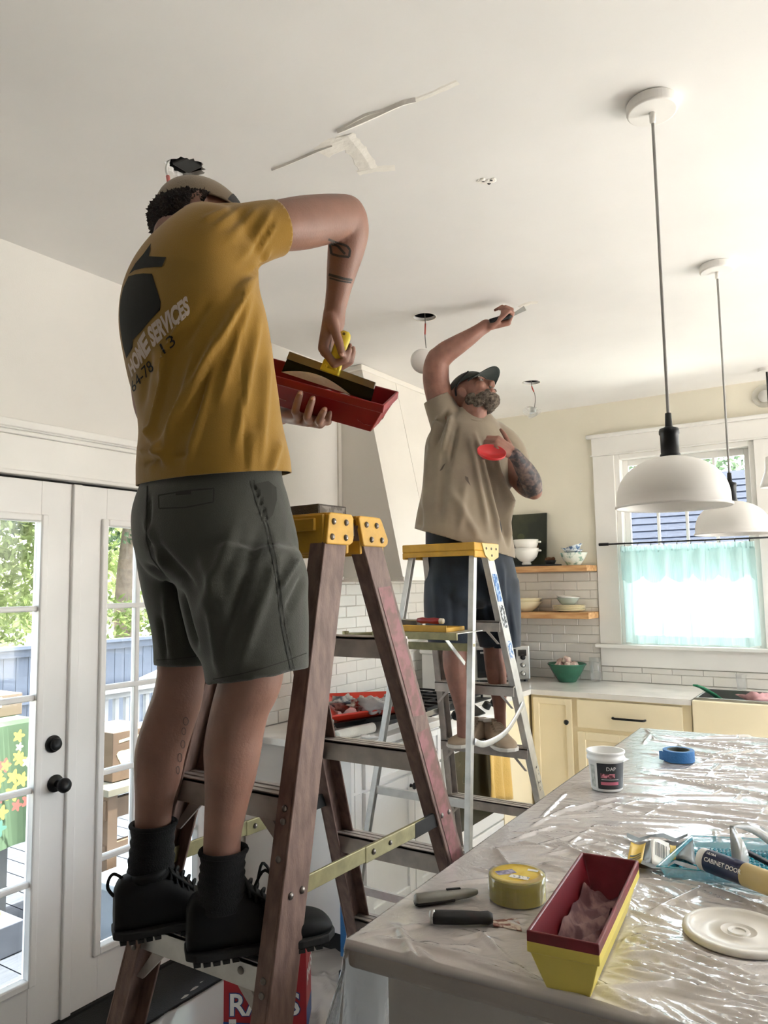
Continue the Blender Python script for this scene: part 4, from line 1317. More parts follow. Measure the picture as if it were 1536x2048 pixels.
# sagging spreader strap
za = 1.0
pts = spline([(n_r(.985)[0] + .006, n_r(.985)[1] + .02, .985), (-1.425, 2.92, .955), (-1.42, 3.12, .975), (f_r(1.06)[0] + .006, f_r(1.06)[1] + .03, 1.065)], 6)
sp = MB().rings(tube_rings([np.asarray(p) for p in pts], [(.003, .014)] * len(pts), 10)).build('spreader', M_alupale, L2, smooth=True)
pts = [(n_l(.985)[0] - .006, n_l(.985)[1] + .02, .985), (f_l(1.0)[0] - .006, f_l(1.0)[1] + .03, 1.0)]
MB().bar(*pts, .004, .024).build('spreader', M_alupale, L2)
# fold-out pail shelf with gold front edge
ps = thing('pail_shelf', 'yellow fold-out tool shelf on the aluminium ladder', 'shelf', (-1.63, 2.8, 1.40))
zs = 1.425
MB().box((-1.83, 2.70, zs - .004), (-1.43, 2.93, zs)).build('shelf_plate', M_alupale, ps, bevel=.002)
MB().box((-1.84, 2.692, zs - .028), (-1.43, 2.702, zs + .002)).build('front_lip', M_brass, ps, bevel=.002)
MB().box((-1.80, 2.74, zs), (-1.50, 2.90, zs + .018)).box((-1.80, 2.735, zs), (-1.50, 2.742, zs + .028)).build('tool_tray', M_capy, ps, bevel=.003)
MB().tube([(-2.0, 2.72, 1.408), (-1.85, 2.72, 1.414)], .007, 8).lathe([(.015, -.012), (.015, .012)], (-2.0, 2.72, 1.41), 14, (0, 0, 1)).build('bucket_rod', M_brass, ps, smooth=True)
for xx in (-1.79, -1.50):
    MB().bar((xx, 2.72, zs - .02), (xx + .0, 2.89, zs - .14), .016, .004, (1, 0, 0)).build('shelf_strut', M_alupale, ps)
sd = thing('screwdriver', 'screwdriver with a red handle resting on the ladder tool shelf', 'screwdriver', (-1.62, 2.8, zs + .03))
MB().lathe([(.001, 0), (.012, .004), (.014, .03), (.011, .06), (.014, .085), (.01, .11), (.005, .115)], (-1.56, 2.79, zs + .043), 18, (-1, .05, .02)).build('handle', mat('red_handle', '#8e1f26', .35), sd, smooth=True)
MB().tube([(-1.67, 2.795, zs + .045), (-1.80, 2.80, zs + .047)], .004, 8).build('shaft', M_steel, sd)
MB().lathe([(.001, 0), (.011, .001), (.012, .018), (.001, .02)], (-1.542, 2.79, zs + .043), 14, (-1, .05, .02)).build('end_cap', mat('handle_cap', '#c8bfae', .5), sd, smooth=True)
b = MB().prism([(-1.84, 2.78, zs + .018), (-1.68, 2.80, zs + .018), (-1.69, 2.87, zs + .018), (-1.83, 2.86, zs + .018)], (0, 0, .028))
tag(b.build('putty_scraper', mat('dull_scraper', '#55524c', .6), None, bevel=.004), 'dull grey scraper lying on the ladder tool shelf', 'scraper')
# ================================================================== ISLAND
M_slab = mat('taupe_slab', '#9a836f', .5, col2='#a8927e', vscale=3, stretch=(1, 10, 10))
IZ = .92
NL, FL, FR, NR = (-.935, 1.262), (-1.012, 3.755), (.45, 3.83), (.45, 1.345)
isl = thing('kitchen_island', 'long kitchen island with taupe slab top under plastic sheeting', 'island', (-.3, 2.5, 0))
def quad(k, dz=0): 
    c = np.array([sum(p[i] for p in (NL, FL, FR, NR)) / 4 for i in (0, 1)])
    return [np.array([*(np.array(p) + (np.sign(c - np.array(p)) * k)), dz]) for p in (NL, NR, FR, FL)]
v = [(*p[:2], IZ - .052) for p in quad(0)] + [(*p[:2], IZ) for p in quad(0)]
MB().hexa(v).build('slab', M_slab, isl, bevel=.012, seg=3)
v = [(*p[:2], .0) for p in quad(.06)] + [(*p[:2], IZ - .053) for p in quad(.06)]
MB().hexa(v).build('island_body', M_cab, isl)

# plastic film draped over the slab
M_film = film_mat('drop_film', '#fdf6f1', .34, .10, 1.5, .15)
nt = M_film.node_tree
_n = nt.nodes.new('ShaderNodeTexNoise'); _n.inputs['Scale'].default_value = 26; _n.inputs['Detail'].default_value = 4; _n.inputs['Distortion'].default_value = 1.2
_tc = nt.nodes.new('ShaderNodeTexCoord'); nt.links.new(_tc.outputs['Object'], _n.inputs['Vector'])
_b = nt.nodes.new('ShaderNodeBump'); _b.inputs['Strength'].default_value = .22; _b.inputs['Distance'].default_value = .01
nt.links.new(_n.outputs['Fac'], _b.inputs['Height'])
# milkier on top to paint in light, clearer on the hang for edge shade
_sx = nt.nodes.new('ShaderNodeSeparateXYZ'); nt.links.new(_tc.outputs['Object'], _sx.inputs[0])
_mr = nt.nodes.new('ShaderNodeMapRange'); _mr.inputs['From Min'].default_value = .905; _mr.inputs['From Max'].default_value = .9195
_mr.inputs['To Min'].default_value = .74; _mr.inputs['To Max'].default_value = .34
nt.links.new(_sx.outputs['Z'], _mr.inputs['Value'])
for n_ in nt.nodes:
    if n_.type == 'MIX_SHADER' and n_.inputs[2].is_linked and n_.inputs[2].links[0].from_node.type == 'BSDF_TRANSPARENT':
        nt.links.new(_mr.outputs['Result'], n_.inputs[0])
for n_ in nt.nodes:
    if n_.type in ('BSDF_GLOSSY', 'BSDF_DIFFUSE', 'FRESNEL'): nt.links.new(_b.outputs['Normal'], n_.inputs['Normal'])


def ridge_field(X, Y, segs):
    h = np.zeros_like(X)
    for x1, y1, x2, y2, w, a in segs:
        d, t = seg_dist(X, Y, (x1, y1), (x2, y2))
        h = np.maximum(h, a * np.exp(-(d / w) ** 2) * np.minimum(1, np.minimum(t, 1 - t) * 5 + .05))
    return h


def top_segs():
    r = np.random.default_rng(3); S = []
    for _ in range(120):     # long pulls fanning out to the near right
        x = r.uniform(-.9, .3); y = r.uniform(1.3, 2.2); L = r.uniform(.25, .8); a = r.uniform(-.55, .15)
        S.append((x, y, x + L * math.cos(a), y + L * math.sin(a), r.uniform(.004, .008), r.uniform(.005, .011)))
    for _ in range(190):
        x = r.uniform(-.95, .4); y = r.uniform(1.9, 3.7); L = r.uniform(.15, .7); a = r.uniform(-.3, .7)
        S.append((x, y, x + L * math.cos(a), y + L * math.sin(a), r.uniform(.004, .009), r.uniform(.004, .011)))
    for _ in range(70):
        x = r.uniform(-.95, .2); y = r.uniform(1.3, 3.7); L = r.uniform(.1, .35); a = r.uniform(1.1, 2.2)
        S.append((x, y, x + L * math.cos(a), y + L * math.sin(a), r.uniform(.004, .008), r.uniform(.004, .009)))
    for _ in range(80):
        x = r.uniform(-.93, -.3); y = r.uniform(1.28, 2.3); L = r.uniform(.08, .35); a = r.uniform(-.9, 1.5)
        S.append((x, y, x + L * math.cos(a), y + L * math.sin(a), r.uniform(.004, .009), r.uniform(.003, .010)))
    for k in range(12):     # radiating from the mud pans
        a = -1.25 + k * .17; x, y = -.42 + .1 * math.cos(a), 1.42 + .1 * math.sin(a)
        S.append((x, y, x + .6 * math.cos(a), y + .6 * math.sin(a), .006, .010))
    return S


SEGS = top_segs()
DROP_L, DROP_N = .42, .6
ux = np.concatenate([np.arange(-DROP_L, 0, .012), np.arange(0, 1.385, .0045)])
vy = np.concatenate([np.arange(-DROP_N, 0, .012), np.arange(0, 2.485, .005)])
U, V = np.meshgrid(ux, vy)
S_ = np.clip(U, 0, 1.385) / 1.385; T_ = np.clip(V, 0, 2.485) / 2.485
_c = [np.array(p) for p in (NL, NR, FR, FL)]
TX = ((1 - S_) * (1 - T_))[..., None] * _c[0] + (S_ * (1 - T_))[..., None] * _c[1] + (S_ * T_)[..., None] * _c[2] + ((1 - S_) * T_)[..., None] * _c[3]
hx, hy = TX[..., 0], TX[..., 1]
H = ridge_field(hx, hy, SEGS)
for _x, _y, _rr in ((1214, 1577, .065), (1358, 1521, .07), (1035, 1795, .068), (1478, 1868, .112), (1410, 1730, .12), (1520, 1745, .14), (1300, 1712, .07), (1120, 1900, .10), (1165, 1840, .10), (1205, 1780, .10), (890, 1798, .05), (940, 1795, .05), (890, 1835, .05), (950, 1838, .05)):
    _q = PZ(_x, _y, IZ)                 # the film is pressed flat under what lies on it
    H = H * np.clip((np.hypot(hx - _q[0], hy - _q[1]) - _rr) / .03, 0, 1)
H = H + .0015
dl, dn = np.maximum(-U, 0), np.maximum(-V, 0)
dd = np.hypot(dl, dn)
ang = np.arctan2(dn, dl)
wave = .010 * np.sin(V * 23 + 2 * np.sin(V * 7)) * (dl > 0) * np.minimum(1, dl * 5) + .007 * np.sin(U * 31 + 1.5 * np.sin(U * 9)) * (dn > 0) * np.minimum(1, dn * 5)
both = (dl > 0) & (dn > 0)
wave = np.where(both, .02 * np.sin(ang * 9) * np.minimum(1, dd * 4), wave)
flare = np.where(both, .25, np.where(dl > 0, .07, .06))
out = .004 + flare * np.maximum(dd - .05, 0) + wave
ox = np.where(dd > 0, -dl / np.maximum(dd, 1e-6), 0); oy = np.where(dd > 0, -dn / np.maximum(dd, 1e-6), 0)
Xf = hx + ox * np.where(dd > 0, np.minimum(out, .06 * np.ones_like(out) + .3 * both), 0)
Yf = hy + oy * np.where(dd > 0, out, 0)
Zf = IZ + .001 + np.where(dd > 0, -dd * .98 - .0005, H)
# keep the left hang clear of the ladder
nU, nV = len(ux), len(vy)
verts = np.stack([Xf, Yf, Zf], -1).reshape(-1, 3)
faces = [(j * nU + i, j * nU + i + 1, (j + 1) * nU + i + 1, (j + 1) * nU + i) for j in range(nV - 1) for i in range(nU - 1)]
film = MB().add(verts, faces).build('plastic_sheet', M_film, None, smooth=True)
tag(film, 'crinkled clear plastic sheet draped over the island top', 'plastic sheet')
FZ = IZ + .005

# plastic on the floor with a blue taped edge
r = np.random.default_rng(9)
gx, gy = np.meshgrid(np.arange(-2.45, -.75, .014), np.arange(1.1, 3.0, .014))
fs = []
for _ in range(150):
    x, y, L, a = r.uniform(-2.4, -.8), r.uniform(1.1, 3.0), r.uniform(.1, .45), r.uniform(0, 3.14)
    fs.append((x, y, x + L * math.cos(a), y + L * math.sin(a), r.uniform(.006, .015), r.uniform(.006, .02)))
gz = .004 + ridge_field(gx, gy, fs)
n1, n2 = gx.shape
ff = MB().add(np.stack([gx, gy, gz], -1).reshape(-1, 3), [(j * n2 + i, j * n2 + i + 1, (j + 1) * n2 + i + 1, (j + 1) * n2 + i) for j in range(n1 - 1) for i in range(n2 - 1)]) \
    .build('floor_sheet', film_mat('floor_film', '#efe6dc', .45, .14, 1.2, .3), None, smooth=True)
tag(ff, 'wrinkled plastic sheet spread over the floor under the ladder', 'plastic sheet')
M_blue = mat('blue_tape', '#2f6ea8', .6, var=.08, vscale=20, bump=.2, bscale=150)
tag(MB().box((-2.475, 1.1, .001), (-2.42, 3.0, .0045)).build('tape_strip', M_blue, None), 'blue masking tape holding the floor plastic near the doors', 'tape')
tag(MB().box((-2.07, 2.755, .02), (-2.03, 2.782, .32)).build('tape_strip', M_blue, None), 'short piece of blue tape on the cabinet corner', 'tape')
# ================================================================== THINGS ON THE ISLAND AND FLOOR
M_lab_dark = mat('dark_label', '#1d1f22', .4)
M_pinkprint = mat('pink_print', '#c46a7e', .5)
M_whiteprint = mat('white_print', '#eceae6', .5)
M_mud = mat('joint_compound', '#e9e4db', .8, bump=.5, bscale=40)
M_redpan = mat('red_pan_plastic', '#64121b', .32, col2='#8a2f3a', vscale=10, contrast=(.5, .8))
M_yelpan = mat('yellow_pan_plastic', '#d9c75c', .4, var=.05)


def cyl_patch(name, c, r0, r1, z0, z1, a0, a1, m, parent, n=14, lift=.0006):
    """print wrapped round a tapered tub: radius r0 at z0, r1 at z1; angles measured in the xy plane"""
    v, f = [], []
    for j in range(2):
        for i in range(n + 1):
            a = a0 + (a1 - a0) * i / n; r = (r0, r1)[j] + lift; z = (z0, z1)[j]
            v.append((c[0] + r * math.cos(a), c[1] + r * math.sin(a), z))
    for i in range(n): f.append((i, i + 1, n + 2 + i, n + 1 + i))
    return MB().add(v, f).build(name, m, parent, smooth=True)


def cyl_text(name, s, c, rfun, a_mid, z, size, m, parent, lift=.0012, bold=0):
    me = text_mesh(s, size, bold, 'CENTER', sub=.006)
    q = coords(me); out = []
    for x, y, _ in q:
        r = rfun(z + y) + lift; a = a_mid + x / r
        out.append((c[0] + r * math.cos(a), c[1] + r * math.sin(a), z + y))
    set_coords(me, out); return obj(name, me, m, parent)


# compound tub
p = PZ(1214, 1577, FZ)
tb = thing('compound_tub', 'white plastic tub with a dark label on the island', 'tub', p)
rb, rt, hh = .052, .058, .128
MB().lathe([(.001, 0), (rb - .004, 0), (rb, .004), (rt, hh - .03), (rt + .005, hh - .028), (rt + .005, hh - .02), (rt + .002, hh - .018), (rt + .002, hh - .008), (rt + .006, hh - .006), (rt + .006, hh), (rt - .002, hh), (rb - .004, .012), (.001, .012)], p, 44).build('tub_body', M_white_pl, tb, smooth=True)
MB().lathe([(.001, 0), (rt - .004, 0), (rt - .004, .004), (.001, .01)], p + (0, 0, hh - .04), 30).build('compound', M_mud, tb, smooth=True)
am = math.atan2(-p[1], -p[0]) + .25
rf = lambda z: rb + (rt - rb) * (z - p[2] - .004) / (hh - .034)
lb = cyl_patch('label', p, rf(p[2] + .010), rf(p[2] + .094), p[2] + .010, p[2] + .094, am - .8, am + 1.1, M_lab_dark, tb)
cyl_text('print', 'DAP', p, rf, am + .02, p[2] + .071, .017, M_whiteprint, lb)
cyl_patch('print', p, rf(p[2] + .047), rf(p[2] + .06), p[2] + .047, p[2] + .061, am - .6, am + .25, mat('pink_lettering', '#d98a98', .5, col2='#5a2630', vscale=120, contrast=(.45, .55)), lb, lift=.0011)
cyl_patch('print', p, rf(p[2] + .041), rf(p[2] + .043), p[2] + .041, p[2] + .0425, am - .55, am + .5, M_whiteprint, lb, lift=.0011)
cyl_patch('print', p, rf(p[2] + .024), rf(p[2] + .034), p[2] + .024, p[2] + .034, am - .6, am + .5, M_pinkprint, lb, lift=.0011)
cyl_patch('side_label', p, rf(p[2] + .014), rf(p[2] + .085), p[2] + .014, p[2] + .085, am - 1.35, am - .98, mat('grey_label', '#8f938b', .5, col2='#c9cac4', vscale=60), tb)


def tape_roll(name, c, ro, ri, h, m, mcore, label):
    t = thing(name, label, 'tape', c)
    MB().lathe([(ri + .004, 0), (ro, 0), (ro, h), (ri + .004, h)], c, 48, closed=True).build('roll', m, t, bevel=.001)
    MB().lathe([(ri, 0), (ri + .004, 0), (ri + .004, h), (ri, h)], c, 40, closed=True).build('core', mcore, t)
    return t


p = PZ(1358, 1521, FZ)
t = tape_roll('masking_tape', p, .058, .038, .042, M_blue, mat('tape_core', '#5b5f55', .8), 'roll of blue masking tape on the island')
a0 = math.atan2(CR[1], CR[0]) + math.pi
pts = [p + np.array([.058 * math.cos(a0 + .5), .058 * math.sin(a0 + .5), 0]), p + np.array([.067 * math.cos(a0 + .15), .067 * math.sin(a0 + .15), 0]), p + np.array([.074 * math.cos(a0 - .1), .074 * math.sin(a0 - .1), 0])]
b = MB()
for q0, q1 in zip(pts[:-1], pts[1:]):
    b.add([q0 + (0, 0, .004), q1 + (0, 0, .006), q1 + (0, 0, .036), q0 + (0, 0, .04)], [(0, 1, 2, 3)])
b.build('loose_end', M_blue, t, solid=.0006)
p = PZ(1035, 1795, FZ)
M_ytape = mat('yellow_mesh_tape', '#d8c73e', .35, var=.05, coat=.5)
t = tape_roll('mesh_tape', p, .062, .036, .05, M_ytape, M_ytape, 'roll of yellow mesh tape still in clear wrap')
top = p + (0, 0, .0508)
MB().lathe([(.001, 0), (.058, 0), (.001, .0004)], top, 40).build('face_label', mat('tape_label', '#cfa92c', .45, col2='#e0c860', vscale=30), t)
for (dx, dy, sx, sy, rot, mm) in ((-.02, .015, .022, .012, .3, mat('label_violet', '#5c5575', .5, col2='#b9b3c4', vscale=90)), (.012, -.018, .022, .009, -.5, mat('label_white', '#e6e2da', .5, col2='#5d6a78', vscale=160, contrast=(.52, .6))), (.03, .03, .012, .006, -.4, M_whiteprint)):
    R_ = Matrix.Rotation(YAW + rot, 3, 'Z')
    patch('label_print', [tuple(np.array(top) + np.array(R_ @ Vector((dx + i * sx, dy + j * sy, .0009)))) for i, j in ((-1, -1), (1, -1), (1, 1), (-1, 1))], mm, t)
MB().lathe([(.0635, -.002), (.0638, .03), (.0632, .053), (.05, .054)], p, 48, cap=False).build('clear_wrap', film_mat('shrink_wrap', '#f4f4ee', .88, .06, .6, .2), t, smooth=True)

# utility knife
a, c = PZ(830, 1800, FZ + .012), PZ(955, 1783, FZ + .012)
uk = thing('utility_knife', 'grey metal utility knife lying near the island corner', 'knife', (*a[:2], FZ))
d = nrm(c - a); sd_ = np.cross((0, 0, 1), d); L = np.linalg.norm(c - a)
def along(s, w, z): return a + d * s * L + sd_ * w + np.array([0, 0, z])
prof = [(0, .010, .010), (.03, .014, .013), (.3, .0155, .013), (.6, .015, .012), (.85, .012, .010), (.97, .007, .007), (1.0, .004, .005)]
MB().rings([[along(s, w * math.cos(t_) , -.0 + h * math.sin(t_)) for t_ in np.linspace(0, 2 * math.pi, 14, False)] for s, w, h in prof]).build('knife_body', mat('cast_zinc', '#8d8c86', .45, metal=.5, var=.1, vscale=30), uk, smooth=True)
MB().rings([[along(s, w * 1.03 * math.cos(t_), -.006 + h * .55 * math.sin(t_)) for t_ in np.linspace(0, 2 * math.pi, 14, False)] for s, w, h in prof[:4]]).build('lower_grip', M_rubber, uk, smooth=True)
MB().box((0, 0, 0), (.001, .001, .001)).build('slider', M_black, uk) if False else None
MB().bar(along(.5, 0, .0125), along(.72, 0, .0115), .006, .004).build('slider', M_rubber, uk)

# putty knife with a dark grip
a, c = PZ(864, 1834, FZ + .014), PZ(985, 1836, FZ + .012)
pk = thing('putty_knife', 'putty knife with black grip and a mud-stained blade under the pan', 'putty knife', (*a[:2], FZ))
d = nrm(c - a); sd_ = np.cross((0, 0, 1), d); L = np.linalg.norm(c - a)
prof = [(0, .012, .010), (.02, .015, .013), (.15, .0155, .0135), (.5, .015, .0135), (.8, .013, .012), (.93, .016, .013), (1., .012, .009)]
MB().rings([[along(s, w * math.cos(t_), h * math.sin(t_)) for t_ in np.linspace(0, 2 * math.pi, 16, False)] for s, w, h in prof]).build('grip', mat('black_grip', '#17181a', .5, col2='#3a1f22', vscale=18, contrast=(.5, .7)), pk, smooth=True)
MB().lathe([(.001, 0), (.012, .001), (.0135, .006), (.0135, .012), (.001, .013)], along(-.05, 0, 0), 18, d).build('end_cap', M_steel, pk, smooth=True)
MB().hexa([along(1.0, -.012, -.012), along(1.45, -.03, -.0125), along(1.45, .03, -.0125), along(1.0, .012, -.012),
           along(1.0, -.012, -.009), along(1.45, -.03, -.0115), along(1.45, .03, -.0115), along(1.0, .012, -.009)]).build('blade', mat('stained_blade', '#8a5a4e', .5, col2='#cfc3b4', vscale=70, contrast=(.45, .55), metal=.3), pk)


def mud_pan(e1, up, c, Lt, Lb, wt, wb, h, m, wall=.003, lip=.004):
    """hollow trough: c = centre of the bottom; e1 length axis; up opening axis"""
    e1, up = nrm(e1), nrm(up); e3 = np.cross(up, e1)
    def ring(L, w, z): return [c + e1 * L / 2 * i + e3 * w / 2 * j + up * z for i, j in ((-1, -1), (1, -1), (1, 1), (-1, 1))]
    b = MB()
    R = [ring(Lb, wb, 0), ring(Lt, wt, h - .02), ring(Lt + lip * 2, wt + lip * 2, h - .019), ring(Lt + lip * 2, wt + lip * 2, h), ring(Lt - wall, wt - wall, h), ring(Lb - wall * 2, wb - wall * 2, wall)]
    b.rings(R)
    return b


# nested mud pans
zr = FZ + .10
q = [PZ(1052, 1866, zr), PZ(1197, 1893, zr), PZ(1277, 1722, zr), PZ(1163, 1707, zr)]
nearm, farm = (q[0] + q[1]) / 2, (q[2] + q[3]) / 2
e1 = farm - nearm; Lp = np.linalg.norm(e1); wp = (np.linalg.norm(q[1] - q[0]) + np.linalg.norm(q[2] - q[3])) / 2
PAN_L, PAN_W = Lp, wp
cen = (nearm + farm) / 2
cb_ = np.array([cen[0], cen[1], FZ])
t = thing('yellow_mud_pan', 'yellow plastic mud pan under the red one on the island', 'mud pan', cb_)
mud_pan(e1, (0, 0, 1), cb_ + (0, 0, .002), Lp - .012, Lp - .06, wp - .006, wp * .62, .085, M_yelpan).build('pan_shell', M_yelpan, t, bevel=.002)
t2 = thing('red_mud_pan', 'red plastic mud pan nested in the yellow pan, streaked with compound', 'mud pan', cb_ + (0, 0, .02))
mud_pan(e1, (0, 0, 1), cb_ + (0, 0, .018), Lp - .012, Lp - .07, wp - .006, wp * .56, .085, M_redpan).build('pan_shell', M_redpan, t2, bevel=.002)
e1n = nrm(e1); e3n = np.cross((0, 0, 1), e1n)
v, f = [], []
NXm, NYm = 24, 12
for j in range(NYm + 1):
    for i in range(NXm + 1):
        s, w_ = (i / NXm - .5), (j / NYm - .5)
        zq = .024 + .012 * abs(math.sin(9 * s + 4 * w_)) + .03 * (2 * w_) ** 4 + .008 * math.sin(23 * s + 11 * w_)
        v.append(cb_ + e1n * s * (Lp - .085) + e3n * w_ * (wp * .62) + np.array([0, 0, zq]))
for j in range(NYm):
    for i in range(NXm):
        a_ = j * (NXm + 1) + i; f.append((a_, a_ + 1, a_ + NXm + 2, a_ + NXm + 1))
MB().add(v, f).build('compound_residue', mat('dried_mud', '#5a3034', .7, col2='#8d6a66', vscale=24, contrast=(.45, .6)), t2, smooth=True)

# white tub lid
p = PZ(1478, 1868, FZ)
t = thing('tub_lid', 'round white plastic lid lying at the right edge of the island', 'lid', p)
MB().lathe([(.001, .004), (.03, .004), (.032, .007), (.034, .007), (.036, .004), (.082, .004), (.086, .009), (.092, .011), (.100, .011), (.104, .008), (.105, .002), (.104, 0), (.001, 0)], p, 64).build('lid_disc', mat('lid_plastic', '#e6e2da', .3, var=.03), t, smooth=True)
MB().lathe([(.012, .0), (.013, .003), (.02, .003), (.021, 0)], p + (0, 0, .004), 30, closed=True).build('embossed_ring', mat('lid_plastic2', '#e6e2da', .3, var=.03), t)

# clear blue tray with ribs, caulk tube, packaging
M_cyan = film_mat('cyan_plastic', '#2fb7cc', .45, .08, .6, .5)
q = [PZ(1318, 1757, FZ), PZ(1600, 1785, FZ), PZ(1620, 1705, FZ), PZ(1385, 1695, FZ)]
t = thing('blue_roller_tray', 'clear blue plastic paint tray with ribbed bottom', 'tray', (*(sum(q) / 4)[:2], FZ))
cq = sum(q) / 4
def rq(k, z): return [np.array([*(cq + (p_ - cq) * k)[:2], FZ + z]) for p_ in q]
MB().rings([rq(.93, .002), rq(1., .03), rq(1.03, .03), rq(1.03, .027)], cap=False).add(rq(.93, .002), [(0, 1, 2, 3)]).build('tray_shell', M_cyan, t, bevel=.003)
b = MB()
for i in range(26):
    for j in range(12):
        s, w_ = (i + .5 + .5 * (j % 2)) / 27, (j + .5) / 12
        base = (q[0] * (1 - s) + q[1] * s) * (1 - w_) + (q[3] * (1 - s) + q[2] * s) * w_
        base = cq + (base - cq) * .9
        b.ellipsoid((base[0], base[1], FZ + .004), [(.005, .002, 0), (-.001, .003, 0), (0, 0, .004)], 6, 4)
rbs = b.build('ribs', M_cyan, t, smooth=True); rbs['kind'] = 'stuff'
a, c = PZ(1418, 1722, FZ + .05), PZ(1560, 1775, FZ + .05)
ctb = thing('caulk_tube', 'navy labelled caulk tube lying in the blue tray', 'caulk tube', (*a[:2], FZ + .03))
ax = nrm(c - a); L = np.linalg.norm(c - a)
MB().lathe([(.001, 0), (.022, .0), (.025, .004), (.025, .02)], a - ax * .02, 30, ax).build('end_cap', M_white_pl, ctb, smooth=True)
MB().lathe([(.0252, 0), (.0252, .095), (.0252, .0951)], a, 36, ax).build('tube_label', mat('navy_label', '#1e2447', .35), ctb, smooth=True)
MB().lathe([(.0251, 0), (.0251, .10), (.01, .11), (.006, .17)], a + ax * .095, 30, ax).build('tube_body', mat('tube_tan', '#c9b27c', .5), ctb, smooth=True)
# print along the tube, wrapped over its camera side
vd = -nrm(_ray(1470, 1735)); side_u = nrm(vd - ax * (vd @ ax)); side_w = np.cross(ax, side_u)
for s_, off, sz in (('CABINET DOOR', -.12, .013), ('ULTRA', .55, .008)):
    me = text_mesh(s_, sz, .0003, 'LEFT', sub=.006); qq = coords(me); out = []
    for x, y, _ in qq:
        an = off + y / .026
        out.append(a + ax * (x + .006) + (side_u * math.cos(an) - side_w * math.sin(an) * -1 * -1) * .0262)
    set_coords(me, out); obj('label_print', me, M_whiteprint, ctb)
# folded grey card standing in the tray
pts0 = [PZ(1475, 1757, FZ + .01), P(1460, 1650, 1.74), P(1466, 1648, 1.74)]
cd = thing('torn_packaging', 'bent clear packaging card standing up in the blue tray', 'packaging', (*pts0[0][:2], FZ))
M_card = film_mat('grey_clear_card', '#a9a8a0', .35, .1, .7, .2)
A0, A1 = P(1470, 1762, 1.70), P(1497, 1752, 1.72); B0, B1 = P(1459, 1652, 1.72), P(1464, 1650, 1.73); D0, D1 = P(1560, 1712, 1.80), P(1570, 1690, 1.82)
v, f = [], []
for k in range(13):
    t_ = k / 12
    bow = .012 * math.sin(math.pi * t_)
    v += [A0 + (B0 - A0) * t_ - CR * bow * .2, A1 + (B1 - A1) * t_ + CR * bow * 1.3]
for k in range(12): f.append((2 * k, 2 * k + 1, 2 * k + 3, 2 * k + 2))
MB().add(v, f).build('card_flap', M_card, cd, smooth=True, solid=.0008)
v, f = [], []
for k in range(13):
    t_ = k / 12
    bow = .014 * math.sin(math.pi * t_)
    v += [B0 + (D0 - B0) * t_ + CU * bow, B1 + (D1 - B1) * t_ + CU * bow * 1.6]
for k in range(12): f.append((2 * k, 2 * k + 1, 2 * k + 3, 2 * k + 2))
MB().add(v, f).build('card_flap', M_card, cd, smooth=True, solid=.0008)
tag(MB().bar(PZ(1490, 1702, FZ + .045), PZ(1540, 1728, FZ + .04), .012, .01).build('blade_holder', M_black, None, bevel=.002), 'short black blade holder beside the caulk tube', 'tool')

# printed wrapper: wavy strip with yellow, dark and barcode panels
wr = thing('wrapper', 'torn yellow and black printed wrapper beside the blue tray', 'packaging', PZ(1320, 1712, FZ))
def wpt(x, y, k=0): 
    q_ = PZ(x, y, FZ + .004); q_[2] += .010 + .008 * math.sin(x * .09 + y * .05); return q_
def wpanel(poly, m, lift, name):
    n = 5; (a_, b_, c_, d_) = [np.array(p_, float) for p_ in poly]; v, f = [], []
    for j in range(n + 1):
        for i in range(n + 1):
            s, w_ = i / n, j / n; xy = (a_ * (1 - s) + b_ * s) * (1 - w_) + (d_ * (1 - s) + c_ * s) * w_
            q_ = wpt(*xy); q_[2] += lift; v.append(q_)
    for j in range(n):
        for i in range(n): k_ = j * (n + 1) + i; f.append((k_, k_ + 1, k_ + n + 2, k_ + n + 1))
    return MB().add(v, f).build(name, m, wr, smooth=True, solid=.0006 if lift == 0 else 0)
M_wy, M_wd, M_ww = mat('wrap_yellow', '#dcb844', .45), mat('wrap_dark', '#40433f', .45), mat('wrap_white', '#e9e7e0', .5)
wpanel([(1252, 1735), (1285, 1742), (1292, 1692), (1262, 1690)], M_wy, 0, 'yellow_panel')
wpanel([(1285, 1742), (1304, 1735), (1302, 1692), (1292, 1692)], M_wd, 0, 'dark_panel')
bp = wpanel([(1304, 1735), (1340, 1738), (1338, 1690), (1302, 1692)], M_ww, 0, 'barcode_panel')
wpanel([(1340, 1730), (1352, 1732), (1352, 1694), (1340, 1692)], M_wy, 0, 'yellow_panel')
wpanel([(1352, 1732), (1392, 1731), (1386, 1690), (1352, 1694)], M_wd, 0, 'dark_panel')
wpanel([(1282, 1744), (1395, 1744), (1394, 1737), (1286, 1737)], M_wd, .002, 'dark_edge')
wpanel([(1254, 1689), (1376, 1688), (1376, 1681), (1254, 1681)], M_wd, .004, 'dark_edge')
for k in range(8): wpanel([(1311 + k * 3, 1720), (1312.2 + k * 3 + (k % 3) * .5, 1720), (1312.2 + k * 3 + (k % 3) * .5, 1698), (1311 + k * 3, 1698)], M_wd, .0012, 'barcode_bar')
for k in range(3): wpanel([(1260 - k, 1716 + k * 6), (1282, 1718 + k * 6), (1282.5, 1715 + k * 6), (1260.5 - k, 1713 + k * 6)], M_wd, .0012, 'print_line')

